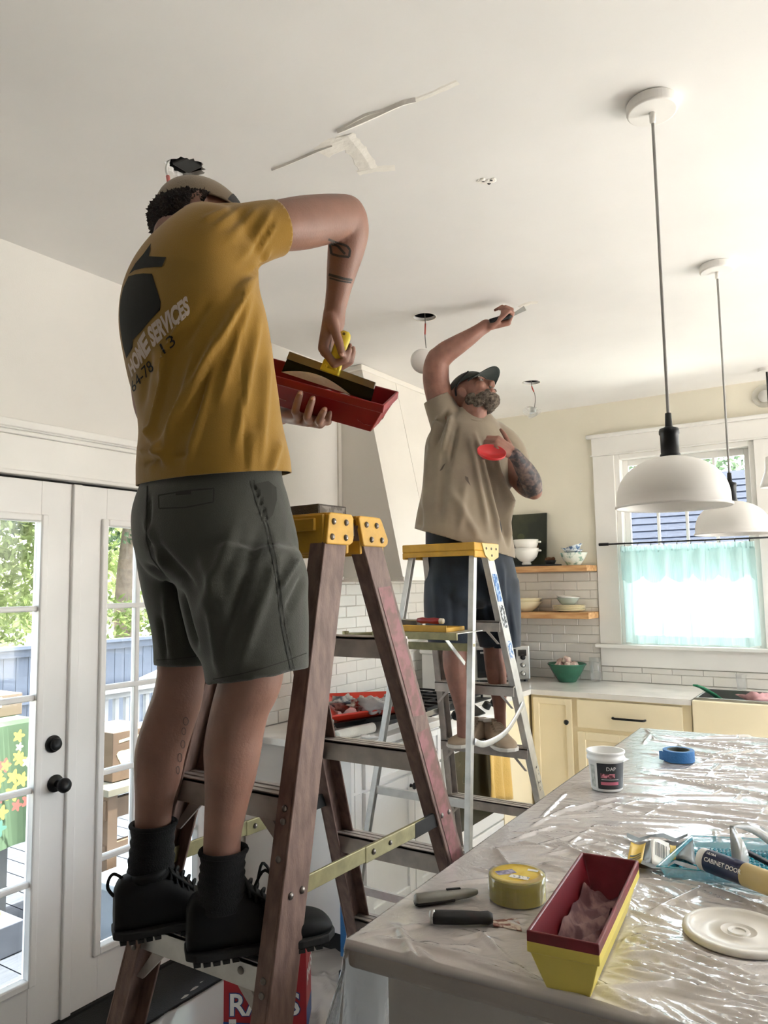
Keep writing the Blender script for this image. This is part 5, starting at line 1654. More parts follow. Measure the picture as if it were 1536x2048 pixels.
# box of rags on the floor
M_boxred = mat('box_red', '#a4232c', .5, var=.05)
M_boxblue = mat('box_blue', '#26447e', .5)
bc = P(528, 2045, 2.80); bz = .30
fx = nrm((CR[0], CR[1], 0)); fy = nrm((CF[0], CF[1], 0))
o0 = np.array([*P(447, 2000, 2.72)[:2], .012])
bxr = thing('rag_box', 'red box of rags standing on the floor plastic behind the ladder', 'box', o0)
rotm = Matrix.Rotation(.0, 3, 'Z')
ex, ey = fx * .30, fy * .17
v8 = [o0, o0 + ex, o0 + ex + ey, o0 + ey]; v8 = v8 + [p_ + np.array([0, 0, .29]) for p_ in v8]
MB().hexa(v8).build('carton', M_boxred, bxr, bevel=.002)
patch('blue_band', [o0 - fy * .0008 + ex * s + np.array([0, 0, z]) for s, z in ((0, 0), (1, 0), (1, .03), (0, .05))], M_boxblue, bxr)
patch('blue_band', [o0 + ex + fx * .0008 + ey * s + np.array([0, 0, z]) for s, z in ((0, 0), (1, 0), (1, .07), (0, .09))], M_boxblue, bxr)
pr_o = np.array(P(456, 2027, 2.72)); zt_ = pr_o[2]
lettering('title_outline', 'RAGS', np.array([*(o0 + fx * .018 - fy * .001)[:2], zt_ - .003]), fx, (0, 0, 1), .105, M_boxblue, bxr, bold=.0055, align='LEFT')
lettering('title', 'RAGS', np.array([*(o0 + fx * .018 - fy * .0018)[:2], zt_ - .003]), fx, (0, 0, 1), .105, M_whiteprint, bxr, bold=.002, align='LEFT')
cpt = np.array([*(o0 + fx * .02 - fy * .0012)[:2], zt_ - .062])
patch('count_plate', [cpt + fx * a_ + np.array([0, 0, b_]) for a_, b_ in ((0, 0), (.026, 0), (.026, .045), (0, .045))], M_whiteprint, bxr)
lettering('count', '55', cpt + fx * .013 - fy * .0008 + np.array([0, 0, .012]), fx, (0, 0, 1), .026, M_lab_dark, bxr, bold=.0008)
for k, s_ in enumerate(('RAGS',)):
    lettering('side_title', s_, o0 + ex + ey * .5 + fx * .0016 + np.array([0, 0, .17]), fy, (0, 0, 1), .07, M_whiteprint, bxr, bold=.002)
# ================================================================== PEOPLE
M_skin = mat('skin', '#8c6758', .5, var=.10, vscale=14, sss=.12, bump=.08, bscale=220)
M_skin2 = mat('skin_ruddy', '#94695a', .5, var=.12, vscale=30, sss=.12, bump=.08, bscale=260)
M_ink = mat('tattoo_ink', '#3a3633', .6)
M_shirt1 = mat('mustard_cotton', '#946f1c', .85, var=.07, vscale=5, sheen=.25, bump=.12, bscale=420)
M_shorts1 = mat('olive_twill', '#33342c', .85, var=.12, vscale=6, sheen=.3, bump=.2, bscale=520)
M_seam = mat('dark_stitch', '#2b2b25', .9)
M_sock = mat('black_sock', '#060606', .95, bump=.4, bscale=300)
M_boot = mat('black_leather', '#060606', .65, var=.2, vscale=20, spec=.25)
M_sole = mat('black_sole', '#090909', .75)
M_lace = mat('black_lace', '#080808', .8)
M_captan = mat('tan_cap', '#8d7c66', .85, var=.1, vscale=12, sheen=.3, bump=.2, bscale=400)
M_capdark = mat('grey_cap_mesh', '#4a4a4a', .8, bump=.3, bscale=500)
M_hair = mat('dark_hair', '#1d1714', .7, col2='#3a2e27', vscale=60, bump=1., bscale=160)
M_logo = mat('black_print', '#1a1a16', .8)
M_wprint = mat('white_shirt_print', '#cdbdb0', .8)

FW0 = nrm((CF[0], CF[1], 0)); RT0 = nrm((CR[0], CR[1], 0))


def px2m(px, dep): return px * dep / FPX


def body_ring(cx, cy, hw, dep, Lx, Fx, ratio, n=40, ex=2.25, tilt=(0, 0)):
    """horizontal body section: outline half-width hw in photo pixels, lateral axis Lx, facing axis Fx, depth ratio"""
    c = P(cx, cy, dep)
    pl, pf = abs(np.dot(Lx, RT0)), abs(np.dot(Fx, RT0))
    a = px2m(hw, dep) / math.sqrt(pl ** 2 + (ratio * pf) ** 2); b = a * ratio
    R = []
    for k in range(n):
        t = 2 * math.pi * k / n; ct, st = math.cos(t), math.sin(t)
        q = (abs(ct) ** (2 / ex)) * np.sign(ct) * a * Lx + (abs(st) ** (2 / ex)) * np.sign(st) * b * Fx
        R.append(c + q + np.array([0, 0, tilt[0] * np.dot(q, RT0) + tilt[1] * np.dot(q, FW0)]))
    return R


def loft(mb, secs, Lx, Fx, n=40, k=5, ex=2.25):
    """secs: (cx, cy, hw, dep, ratio[, tilt])"""
    S = spline([(*s[:5], s[5] if len(s) > 5 else 0) for s in secs], k)
    mb.rings([body_ring(s[0], s[1], s[2], s[3], Lx, Fx, s[4], n, ex, (s[5], 0)) for s in S])


def limb(mb, secs, n=24, k=5, flat=1.):
    """secs: (x, y, half-width px, depth); round section square to the limb"""
    S = spline(secs, k)
    pts = [P(s[0], s[1], s[3]) for s in S]; rs = [(px2m(s[2], s[3]), px2m(s[2], s[3]) * flat) for s in S]
    R = []
    for i, p in enumerate(pts):
        t = nrm(pts[min(i + 1, len(pts) - 1)] - pts[max(i - 1, 0)])
        v = nrm(p - CO); s = nrm(np.cross(t, v)); w = np.cross(s, t)
        R.append([p + s * rs[i][0] * math.cos(2 * math.pi * j / n) + w * rs[i][1] * math.sin(2 * math.pi * j / n) for j in range(n)])
    mb.rings(R)
    # round ends
    for p, r in ((pts[0], rs[0]), (pts[-1], rs[-1])):
        q = min(r) * .98
        mb.ellipsoid(p, [(q, 0, 0), (0, q, 0), (0, 0, q)], 16, 10)


def capsule(mb, a, b, ra, rb, n=14):
    a, b = np.asarray(a, float), np.asarray(b, float)
    mb.tube([a, a * .67 + b * .33, a * .33 + b * .67, b], [ra, ra * .66 + rb * .34, ra * .34 + rb * .66, rb], n)
    for p, r in ((a, ra), (b, rb)):
        mb.ellipsoid(p, [(r, 0, 0), (0, r, 0), (0, 0, r)], n, 8)


def rot_about(v, ax, ang):
    ax = nrm(ax); v = np.asarray(v, float)
    return v * math.cos(ang) + np.cross(ax, v) * math.sin(ang) + ax * (ax @ v) * (1 - math.cos(ang))


def hand(mb, W, F, N, side, curls, s=1., spread=.06, thumb=(.55, .55, .35), thumb_curl=.5):
    """palm, four jointed fingers and a thumb. W wrist, F finger direction, N palm normal, side +1 right hand / -1 left hand;
    curls: four tuples of three joint angles. Returns fingertip points"""
    F = nrm(F); N = nrm(N - F * np.dot(N, F)); S = np.cross(F, N) * side       # S: towards the thumb
    W = np.asarray(W, float)
    # palm as a fat lozenge made of four metacarpals
    offs = [.030, .0105, -.009, -.027]; reach = [.088, .092, .087, .078]
    tips = []
    for k in range(4):
        base = W + S * offs[k] * .55 * s + F * .008 * s; kn = W + S * offs[k] * s + F * reach[k] * s - N * .002 * s
        capsule(mb, base, kn, .0135 * s, .0118 * s)
        if k < 3:
            kn2 = W + S * (offs[k] + offs[k + 1]) / 2 * s + F * reach[k] * .8 * s
            capsule(mb, W + F * .015 * s + S * (offs[k] + offs[k + 1]) / 2 * .6 * s, kn2, .0135 * s, .012 * s)
        ln = [(.042, .026, .021), (.046, .030, .022), (.043, .028, .021), (.034, .021, .018)][k]
        rr = [(.0095, .0088, .0082, .0068), (.0098, .0090, .0083, .0070), (.0093, .0086, .0080, .0066), (.0082, .0076, .0070, .0058)][k]
        d = nrm(F + S * spread * (1.5 - k)); p = kn; ax = np.cross(d, N)
        for j in range(3):
            d = rot_about(d, ax, curls[k][j]); q = p + d * ln[j] * s
            capsule(mb, p, q, rr[j] * s, rr[j + 1] * s, 12); p = q
        tips.append((p, d))
    tb = W + S * .024 * s + F * .022 * s + N * .006 * s
    capsule(mb, W + F * .01 * s + S * .012 * s, tb, .014 * s, .0145 * s)
    d = nrm(F * thumb[0] + S * thumb[1] + N * thumb[2]); p1 = tb + d * .036 * s
    capsule(mb, tb, p1, .0145 * s, .0108 * s)
    d2 = nrm(d * math.cos(thumb_curl) + nrm(F + N * .5 - S * .3) * math.sin(thumb_curl)); p2 = p1 + d2 * .03 * s
    capsule(mb, p1, p2, .0104 * s, .0096 * s); d3 = nrm(d2 + (F - S * .3) * .25); p3 = p2 + d3 * .024 * s
    capsule(mb, p2, p3, .0096 * s, .0074 * s)
    tips.append((p3, d3))
    return tips


def head_shape(mb, c, R, F, U, s=1.):
    def E(r, f, u, a, b, h): mb.ellipsoid(c + (R * r + F * f + U * u) * s, [R * a * s, F * b * s, U * h * s], 22, 14)
    E(0, -.012, .045, .075, .095, .082)
    E(0, .022, -.005, .063, .072, .088)
    E(0, .048, -.070, .046, .044, .042)
    E(.03, .02, -.055, .034, .05, .04); E(-.03, .02, -.055, .034, .05, .04)
    E(0, .082, .036, .048, .014, .012)
    for r in (-1, 1):
        E(r * .036, .066, -.012, .027, .026, .028)
        E(r * .078, -.008, -.003, .008, .020, .031); E(r * .084, -.016, .006, .006, .012, .022)
        E(r * .011, .104, -.018, .010, .011, .009)
    p0, p1 = c + (F * .086 + U * .034) * s, c + (F * .112 - U * .012) * s
    capsule(mb, p0, p1, .0085 * s, .0125 * s)
    E(0, .094, -.045, .024, .010, .0075); E(0, .091, -.057, .021, .011, .008)


def bvh_of(me):
    return BVHTree.FromPolygons([v.co[:] for v in me.vertices], [p.vertices[:] for p in me.polygons])


def wrap_print(name, polys, bvh, m, parent, lift=.0012, step=4.):
    """flat artwork (photo pixels) laid onto a curved surface"""
    bm = bmesh.new()
    for poly in polys:
        bm.faces.new([bm.verts.new((x, y, 0)) for x, y in poly])
    bmesh.ops.triangulate(bm, faces=bm.faces)
    for _ in range(7):
        e = [x for x in bm.edges if x.calc_length() > step]
        if not e: break
        bmesh.ops.subdivide_edges(bm, edges=e, cuts=1); bmesh.ops.triangulate(bm, faces=bm.faces)
    return wrap_bm(name, bm, bvh, m, parent, lift)


def wrap_bm(name, bm, bvh, m, parent, lift):
    for v in bm.verts:
        d = nrm(_ray(v.co.x, v.co.y))
        hit = bvh.ray_cast(Vector(CO), Vector(d))
        if hit[0] is None:
            t = P(v.co.x, v.co.y, 1.55 if parent.name.startswith('tee') else 1.6)
            hit = bvh.find_nearest(Vector(t))
        v.co = hit[0] + hit[1] * lift * (1 if hit[1].dot(Vector(d)) < .2 else -1)
    me = bpy.data.meshes.new(name); bm.to_mesh(me); bm.free()
    return obj(name, me, m, parent)


def wrap_text(name, s, path, up, bvh, m, parent, bold=0., lift=.0014):
    """lettering along a pixel polyline; path: (u,x,y) knots, up: (u,dx,dy) letter height vectors"""
    me = text_mesh(s, 1., bold, 'LEFT', sub=.12)
    c = coords(me); w = c[:, 0].max(); h = .70
    bm = bmesh.new(); bm.from_mesh(me); bpy.data.meshes.remove(me)
    pu, px_, py_ = np.array(path).T; uu, ux_, uy_ = np.array(up).T
    for v in bm.verts:
        u = v.co.x / w; t = v.co.y / h
        v.co = (np.interp(u, pu, px_) + np.interp(u, uu, ux_) * t, np.interp(u, pu, py_) + np.interp(u, uu, uy_) * t, 0)
    return wrap_bm(name, bm, bvh, m, parent, lift)


def boot(person, heel, toe, z0, wid, name, m_up, m_sole, m_lace, h=.13, ank=None, lug=True, white=None):
    """laced shoe standing on z0: sole with lugs, upper, collar, laces"""
    heel, toe = np.array([*heel[:2], z0]), np.array([*toe[:2], z0])
    d = nrm(toe - heel); L = np.linalg.norm(toe - heel); s = np.cross((0, 0, 1), d); up = np.array([0, 0, 1.])
    sec = [(0., .55, .016, .78), (.04, .76, .014, .95), (.14, .90, .014, 1.02), (.26, .90, .014, 1.02), (.36, .86, .014, .98), (.46, .88, .014, .84), (.58, .97, .014, .64), (.72, 1.02, .014, .52), (.86, .94, .014, .46), (.95, .72, .016, .38), (1., .38, .02, .26)]
    R = []
    for t, w, zb, zt in spline(sec, 3):
        c = heel + d * L * t; hw = wid * w; zt = zt * h; zm = (zb + zt) / 2; hz = max((zt - zb) / 2, .004)
        R.append([c + s * hw * (abs(math.cos(a)) ** .75) * np.sign(math.cos(a)) + up * (zm + hz * (abs(math.sin(a)) ** .8) * np.sign(math.sin(a))) for a in np.linspace(0, 2 * math.pi, 26, False)])
    sh = obj(name, fuse(MB().rings(R), .0042, 4, name), m_up, person, smooth=True)
    out = []
    for t in np.linspace(0, 1, 17):
        w = np.interp(t, [0, .05, .15, .35, .6, .75, .9, .97, 1], [.5, .78, .9, .86, 1.02, 1.08, .98, .74, .35]); out.append((t, w * wid * 1.05))
    pol = [heel + d * L * (t * 1.02 - .008) + s * w for t, w in out] + [heel + d * L * (t * 1.02 - .008) - s * w for t, w in out[::-1]]
    so = MB().prism([p + up * .008 for p in pol], up * .016).build('sole', m_sole, sh, bevel=.003)
    if lug:
        b = MB()
        for i, (t, w) in enumerate(out[1:-1]):
            if 5 <= i <= 6: continue
            c = heel + d * L * t
            for e in (-1, 1): b.bar(c + s * e * w * .45, c + s * e * w * .98, L * .045, .007)
        for v_i in range(len(b.v)): b.v[v_i] = (b.v[v_i][0], b.v[v_i][1], b.v[v_i][2] + .0040)
        lg = b.build('tread_lugs', m_sole, sh); lg['kind'] = 'stuff'
    cen = heel + d * L * .25 + up * h * .98
    ring_ = [cen + d * L * .12 * math.cos(a) + s * wid * .8 * math.sin(a) + up * .006 * math.cos(a) for a in np.linspace(0, 2 * math.pi, 21)]
    MB().tube(ring_, .009, 8).build('collar', white or m_up, sh, smooth=True)
    tg = [heel + d * L * .38 + up * h * 1.1, heel + d * L * .42 + up * h * .95, heel + d * L * .58 + up * h * .66]
    MB().rings(tube_rings(tg, [(.022, .005), (.024, .006), (.024, .005)], 12)).build('tongue', m_up, sh, smooth=True)
    for k in range(5):
        t = .41 + .045 * k; z = h * (.98 - .085 * k)
        a_ = heel + d * L * t + up * z; dz = d * L * .03
        MB().tube(spline([a_ - s * wid * .6 - up * .012, a_ - s * wid * .2 + up * .008, a_ + s * wid * .2 + dz + up * .008, a_ + s * wid * .6 + dz - up * .012], 3), .0032, 6).build('lace', m_lace, sh, smooth=True)
    return sh, d, s


# ------------------------------------------------------------------ first man: mustard shirt, on the brown ladder
LAT1, FAC1 = nrm((.97, -.24, 0)), nrm((.24, .97, 0))
m1 = thing('person', 'man in mustard shirt and olive shorts on the brown ladder holding a red pan', 'person', (-1.2, 1.15, .9))

# tee shirt
TD = 1.54
b = MB()
loft(b, [(426, 1010, 160, TD, .72), (426, 968, 158, TD, .72), (424, 925, 156, TD, .72), (421, 885, 150, TD, .71), (418, 850, 146, TD, .70), (411, 800, 147, TD, .68), (400, 750, 151, TD, .66),
         (391, 700, 154, TD, .64), (382, 650, 154, TD, .63), (376, 605, 148, TD, .63), (378, 565, 142, TD, .64), (386, 525, 133, TD, .64), (398, 490, 117, TD, .66), (410, 462, 96, TD, .70), (412, 440, 66, TD, .8), (410, 424, 42, TD, .9)], LAT1, FAC1, k=4)
limb(b, [(430, 500, 62, 1.50), (470, 482, 64, 1.50), (510, 467, 60, 1.51), (552, 457, 55, 1.53), (600, 450, 53, 1.56)], 26)
limb(b, [(360, 520, 56, 1.66), (325, 560, 54, 1.68), (308, 620, 50, 1.70), (300, 690, 46, 1.72)], 22)
limb(b, [(395, 475, 58, 1.58), (440, 462, 52, 1.54), (480, 458, 50, 1.52)], 22)
me = fuse(b, .0068, 8, 'tee_shirt')
folds(me, [(500, 560, 330, 905, 9, .008), (512, 545, 395, 760, 7, .007), (505, 575, 440, 800, 8, .006), (470, 600, 300, 940, 7, .006), (520, 620, 470, 900, 8, .006), (535, 700, 520, 930, 9, .006),
           (375, 620, 318, 760, 6, .008), (352, 660, 300, 880, 5, .008), (396, 690, 330, 930, 7, .006), (430, 720, 372, 940, 8, .005),
           (545, 420, 480, 520, 7, .006), (556, 440, 500, 530, 5, .005), (520, 415, 455, 480, 7, .005), (490, 412, 430, 455, 6, .004), (460, 415, 405, 440, 5, .003),
           (540, 500, 495, 545, 5, .008), (525, 522, 490, 560, 5, -.008), (505, 545, 470, 590, 6, .006),
           (290, 845, 340, 930, 8, .009), (275, 900, 350, 912, 7, .007), (285, 925, 380, 905, 6, -.006), (480, 640, 492, 940, 2.5, -.003),
           (420, 600, 360, 700, 10, -.005), (450, 640, 380, 860, 8, -.006), (300, 700, 282, 820, 8, -.005), (560, 880, 540, 945, 8, .006), (510, 860, 500, 940, 9, .004)])
_pa, _pb, _pc = P(280, 970, 1.54), P(572, 948, 1.54), P(430, 949, 1.40)
_pn = np.cross(_pb - _pa, _pc - _pa); _pn = _pn if _pn[2] > 0 else -_pn
bisect(me, _pa, nrm(_pn))
sl_a = P(540, 458, 1.52) - P(590, 451, 1.56)
bisect(me, P(551, 457, 1.53), nrm(sl_a))
bisect_left = P(325, 560, 1.68) - P(308, 640, 1.70)
# the left sleeve ends above its elbow
bm = bmesh.new(); bm.from_mesh(me)
kill = [f for f in bm.faces if (f.calc_center_median() - Vector(P(303, 680, 1.715))).length < .06]
bmesh.ops.delete(bm, geom=kill, context='FACES'); bm.to_mesh(me); bm.free()
shirt1 = obj('tee_shirt', me, M_shirt1, m1, smooth=True, solid=.003)
bv = bvh_of(me)
wrap_print('logo_print', [[(303, 487), (299, 513), (333, 515), (325, 534), (290, 536), (270, 541), (259, 549), (272, 527), (288, 508)],
                          [(258, 553), (272, 549), (288, 547), (305, 548), (316, 583), (322, 604), (321, 620), (302, 640), (286, 660), (278, 644), (270, 629), (262, 641), (265, 660), (267, 680), (266, 695), (254, 717), (247, 692), (242, 660), (240, 630), (242, 600), (248, 575)]], bv, M_logo, shirt1)
wrap_text('back_print', 'HOME SERVICES', [(0, 264, 753), (.34, 294, 711), (.385, 301, 699), (.7, 338, 662), (1, 381, 624)], [(0, -7, -22), (.34, -15, -30), (.4, -12, -35), (1, -6, -32)], bv, M_wprint, shirt1, bold=.05)
wrap_text('back_print', '64-78', [(0, 267, 787), (.45, 285, 763), (1, 310, 739)], [(0, -6, -19), (1, -11, -20)], bv, M_logo, shirt1)
wrap_text('back_print', '13', [(0, 322, 714), (1, 352, 687)], [(0, -9, -19), (1, -9, -19)], bv, M_logo, shirt1)

# shorts
b = MB()
loft(b, [(424, 925, 138, TD, .70), (421, 965, 144, TD, .72), (421, 990, 151, TD, .76), (422, 1025, 158, TD, .80), (428, 1065, 161, TD, .84), (434, 1100, 160, TD, .86), (440, 1135, 150, TD, .84), (445, 1165, 120, TD, .8)], LAT1, FAC1, k=4)
loft(b, [(470, 1100, 125, 1.49, .9), (484, 1150, 128, 1.48, .92), (487, 1195, 125, 1.475, .92), (493, 1240, 121, 1.47, .92), (500, 1290, 114, 1.465, .92), (512, 1340, 103, 1.46, .92, -.1), (520, 1420, 101, 1.46, .92, -.1)], LAT1, FAC1, k=4)
loft(b, [(372, 1090, 98, 1.62, .95), (370, 1150, 88, 1.63, .95), (372, 1200, 80, 1.63, .95), (374, 1250, 70, 1.63, .95), (376, 1300, 66, 1.63, .95), (376, 1400, 66, 1.63, .95)], LAT1, FAC1, k=4)
me = fuse(b, .0068, 7, 'shorts')
folds(me, [(290, 1040, 330, 1140, 6, .006), (300, 1080, 390, 1180, 9, -.008), (292, 1130, 361, 1192, 6, -.010), (360, 1185, 392, 1300, 6, -.010), (470, 1050, 400, 1240, 14, .007), (520, 1060, 440, 1300, 12, -.006), (560, 1100, 480, 1330, 12, .006),
           (598, 1110, 555, 1180, 6, .008), (610, 1150, 570, 1230, 7, -.006), (330, 1180, 345, 1320, 7, .006), (318, 1230, 330, 1320, 5, -.006), (420, 1200, 440, 1350, 9, .006), (300, 990, 296, 1100, 3, -.004), (450, 1160, 560, 1090, 14, .004),
           (505, 960, 535, 1045, 2, -.003), (535, 1045, 556, 1180, 2, -.003), (556, 1180, 588, 1340, 2, -.003), (400, 1100, 460, 1250, 12, .005)])
# hems: right leg, then left leg by region
bm = bmesh.new(); bm.from_mesh(me)
c = np.array([f.calc_center_median()[:] for f in bm.faces]); fx_, fy_, fz_ = to_px(c)
lim = np.where((fx_ > 405) | (fz_ < 1.54), np.interp(fx_, [395, 434, 520, 614, 640], [1372, 1378, 1358, 1324, 1318]), np.interp(fx_, [300, 312, 400, 430], [1341, 1340, 1327, 1325]))
right_leg = fz_ < 1.545
lim = np.where(right_leg, np.interp(fx_, [395, 434, 520, 614, 640], [1372, 1378, 1358, 1324, 1318]), 1334.)
# the far rim of each hem sits at the same height in space, so use height instead of pixels there
hz_r = P(500, 1362, 1.37)[2]; hz_l = P(360, 1334, 1.55)[2]
zr_ = hz_r + .02 * (c @ RT0 - (P(500, 1362, 1.46) @ RT0)) / .1 * .75
kill = [f for f, q, r_, zz, zl in zip(bm.faces, c, right_leg, c[:, 2], zr_) if zz < (zl if r_ else hz_l)]
bmesh.ops.delete(bm, geom=kill, context='FACES')
# smooth the cut rim
for _ in range(12):
    bnd = [v for v in bm.verts if v.is_boundary]
    new = {}
    for v in bnd:
        nb = [e.other_vert(v) for e in v.link_edges if e.is_boundary]
        if len(nb) == 2: new[v] = (v.co * .5 + (nb[0].co + nb[1].co) * .25)
    for v, q in new.items(): v.co = q
bm.to_mesh(me); bm.free()
shorts1 = obj('shorts', me, M_shorts1, m1, smooth=True, solid=.004)
bv = bvh_of(me)
def strip(pts, w):
    """thin band polygons along a pixel polyline"""
    out = []
    for (x1, y1), (x2, y2) in zip(pts[:-1], pts[1:]):
        L_ = math.hypot(x2 - x1, y2 - y1); nx, ny = -(y2 - y1) / L_ * w, (x2 - x1) / L_ * w
        out.append([(x1 + nx, y1 + ny), (x2 + nx, y2 + ny), (x2 - nx, y2 - ny), (x1 - nx, y1 - ny)])
    return out
wrap_print('side_seam', strip([(500, 962), (515, 1010), (532, 1060), (546, 1120), (555, 1180), (563, 1250), (577, 1320), (582, 1340)], 1.3) + strip([(507, 960), (522, 1010), (539, 1060), (552, 1120), (561, 1180), (569, 1250), (583, 1318), (588, 1338)], 1.0), bv, M_seam, shorts1)
wrap_print('pocket_flap', strip([(318, 991), (372, 982), (428, 977), (427, 1004), (372, 1015), (319, 1017), (318, 991)], 1.4), bv, M_seam, shorts1)
wrap_print('pocket_gap', [[(352, 984), (383, 981), (383, 989), (352, 991)]], bv, M_seam, shorts1)
wrap_print('rear_seam', strip([(296, 972), (294, 1030), (294, 1080), (304, 1115), (330, 1150)], 1.4), bv, M_seam, shorts1)
wrap_print('slash_pocket', [[(536, 962), (552, 975), (553, 1000), (545, 1030), (531, 1044), (520, 1025), (512, 1000), (510, 968)]], bv, M_seam, shorts1)
wrap_print('hem_stitch', strip([(427, 1358), (470, 1350), (520, 1338), (570, 1322), (612, 1306)], .9) + strip([(314, 1320), (350, 1318), (395, 1312)], .9), bv, M_seam, shorts1)

# body: one continuous surface
b = MB()
loft(b, [(420, 930, 122, TD, .66), (412, 800, 120, TD, .62), (393, 700, 130, TD, .62), (380, 605, 124, TD, .62), (384, 540, 112, TD, .62), (402, 485, 80, TD, .68), (412, 450, 50, TD, .9), (408, 425, 44, TD, 1.)], LAT1, FAC1, k=3)
loft(b, [(420, 930, 122, TD, .7), (430, 1050, 126, TD, .7), (440, 1100, 118, TD, .7), (450, 1140, 80, TD, .7)], LAT1, FAC1, k=3)
limb(b, [(470, 1120, 80, 1.49), (490, 1220, 80, 1.475), (500, 1300, 72, 1.47), (500, 1360, 64, 1.47), (483, 1410, 58, 1.475), (472, 1455, 57, 1.48), (465, 1500, 57, 1.48), (461, 1545, 52, 1.48), (454, 1600, 44, 1.48), (446, 1660, 38, 1.48), (444, 1705, 37, 1.48), (448, 1760, 38, 1.48)], 26)
limb(b, [(380, 1120, 62, 1.62), (374, 1220, 58, 1.63), (368, 1300, 54, 1.63), (363, 1350, 48, 1.63), (354, 1400, 49, 1.63), (337, 1450, 50, 1.63), (322, 1500, 50, 1.625), (316, 1550, 46, 1.62), (309, 1600, 38, 1.615), (306, 1650, 35, 1.61), (306, 1700, 35, 1.60)], 26)
limb(b, [(470, 485, 52, 1.51), (520, 462, 48, 1.52), (556, 453, 49, 1.54), (605, 446, 51, 1.59), (655, 438, 47, 1.65), (692, 432, 41, 1.70)], 26)
limb(b, [(693, 434, 41, 1.70), (698, 462, 40, 1.71), (692, 500, 37, 1.72), (684, 540, 31, 1.73), (677, 580, 25, 1.74), (670, 620, 22, 1.745), (667, 648, 23, 1.75)], 24)
limb(b, [(345, 540, 46, 1.66), (312, 620, 42, 1.70), (298, 720, 38, 1.75), (302, 800, 36, 1.79), (310, 832, 34, 1.80)], 20)
limb(b, [(310, 834, 33, 1.80), (380, 836, 32, 1.84), (460, 834, 27, 1.88), (530, 829, 22, 1.90), (562, 828, 22, 1.89)], 20)
_hy, _hp, _hr = .5, -.4, .45          # turned right, chin down, leaning away
_hf = np.array([FAC1[0] * math.cos(_hy) + FAC1[1] * math.sin(_hy), -FAC1[0] * math.sin(_hy) + FAC1[1] * math.cos(_hy), 0])
_hl = np.array([_hf[1], -_hf[0], 0])
HF = nrm(_hf * math.cos(_hp) + np.array([0, 0, math.sin(_hp)])); _u = np.cross(_hl, HF)
HR = _hl * math.cos(_hr) + _u * math.sin(_hr); HU = np.cross(HR, HF)
HC = P(392, 458, 1.65)
head_shape(b, HC, HR, HF, HU, .94)
capsule(b, HC - HU * .05 - HF * .02, P(412, 500, 1.58), .054, .062)
# right hand round the knife handle
RH = hand(b, P(664, 618, 1.755), -CU * .95 - CR * .12 + CF * .08, CR * 1. - CF * .15 + CU * .1, 1,
          [(.75, 1.35, .8), (.8, 1.4, .8), (.85, 1.4, .8), (.9, 1.35, .8)], 1.1, thumb=(.75, .35, .40), thumb_curl=.2)
LH = []
wl_ = P(562, 829, 1.86)
for q, r0, r1 in (((596, 836, 1.77), .020, .016), ((618, 842, 1.765), .020, .015), ((640, 846, 1.77), .019, .014), ((655, 842, 1.79), .018, .012)):
    capsule(b, wl_, P(*q), r0, r1)
for bp_, mp_, tp_, r in (((597, 836, 1.765), (590, 822, 1.70), (601, 786, 1.69), .0098), ((619, 842, 1.76), (614, 834, 1.695), (626, 797, 1.685), .0098), ((641, 846, 1.765), (638, 842, 1.70), (650, 818, 1.69), .0094), ((655, 842, 1.785), (656, 838, 1.735), (660, 826, 1.72), .0082)):
    p0, p1, p2 = P(*bp_), P(*mp_), P(*tp_); p15 = p1 * .45 + p2 * .55 + CF * -.004
    capsule(b, p0, p1, r * 1.1, r); capsule(b, p1, p15, r, r * .95); capsule(b, p15, p2, r * .95, r * .78)
    LH.append((p2, nrm(p2 - p1)))
capsule(b, wl_, P(590, 815, 1.88), .018, .013); capsule(b, P(590, 815, 1.88), P(615, 790, 1.90), .012, .009)
me = fuse(b, .0042, 3, 'body')
body1 = obj('body', me, M_skin, m1, smooth=True)
bv = bvh_of(me)
wrap_print('tattoo', strip([(656, 478), (672, 484), (694, 492), (700, 500), (698, 514), (678, 512), (664, 508), (660, 486), (676, 492), (690, 508)], 2.3), bv, M_ink, body1, step=6)
wrap_print('tattoo', strip([(658, 549), (672, 553), (690, 558), (704, 560)], 2.6), bv, M_ink, body1, step=6)
wrap_print('tattoo', strip([(660, 556), (680, 562), (702, 565)], 1.6), bv, M_ink, body1, step=6)
ring_m = mat('calf_tattoo', '#5c4a44', .6)
def ringline(cx, cy, rx, ry): return strip([(cx + rx * math.cos(a), cy + ry * math.sin(a)) for a in np.linspace(0, 2 * math.pi, 13)], .7)
for rl_ in ((371, 1442, 5, 8), (367, 1462, 4, 7), (365, 1488, 4, 8), (359, 1515, 4, 9), (355, 1540, 3, 8)): wrap_print('tattoo', ringline(*rl_), bv, ring_m, body1, step=6)
nailm = mat('finger_nail', '#d3aa9a', .35)
for (p, d) in (LH[0], LH[1], LH[2], RH[4]):
    q = nrm(CO - p)
    MB().ellipsoid(p + q * .0062 - d * .002, [nrm(np.cross(d, q)) * .0045, d * .006, q * .0016], 10, 6).build('nail', nailm, body1, smooth=True)
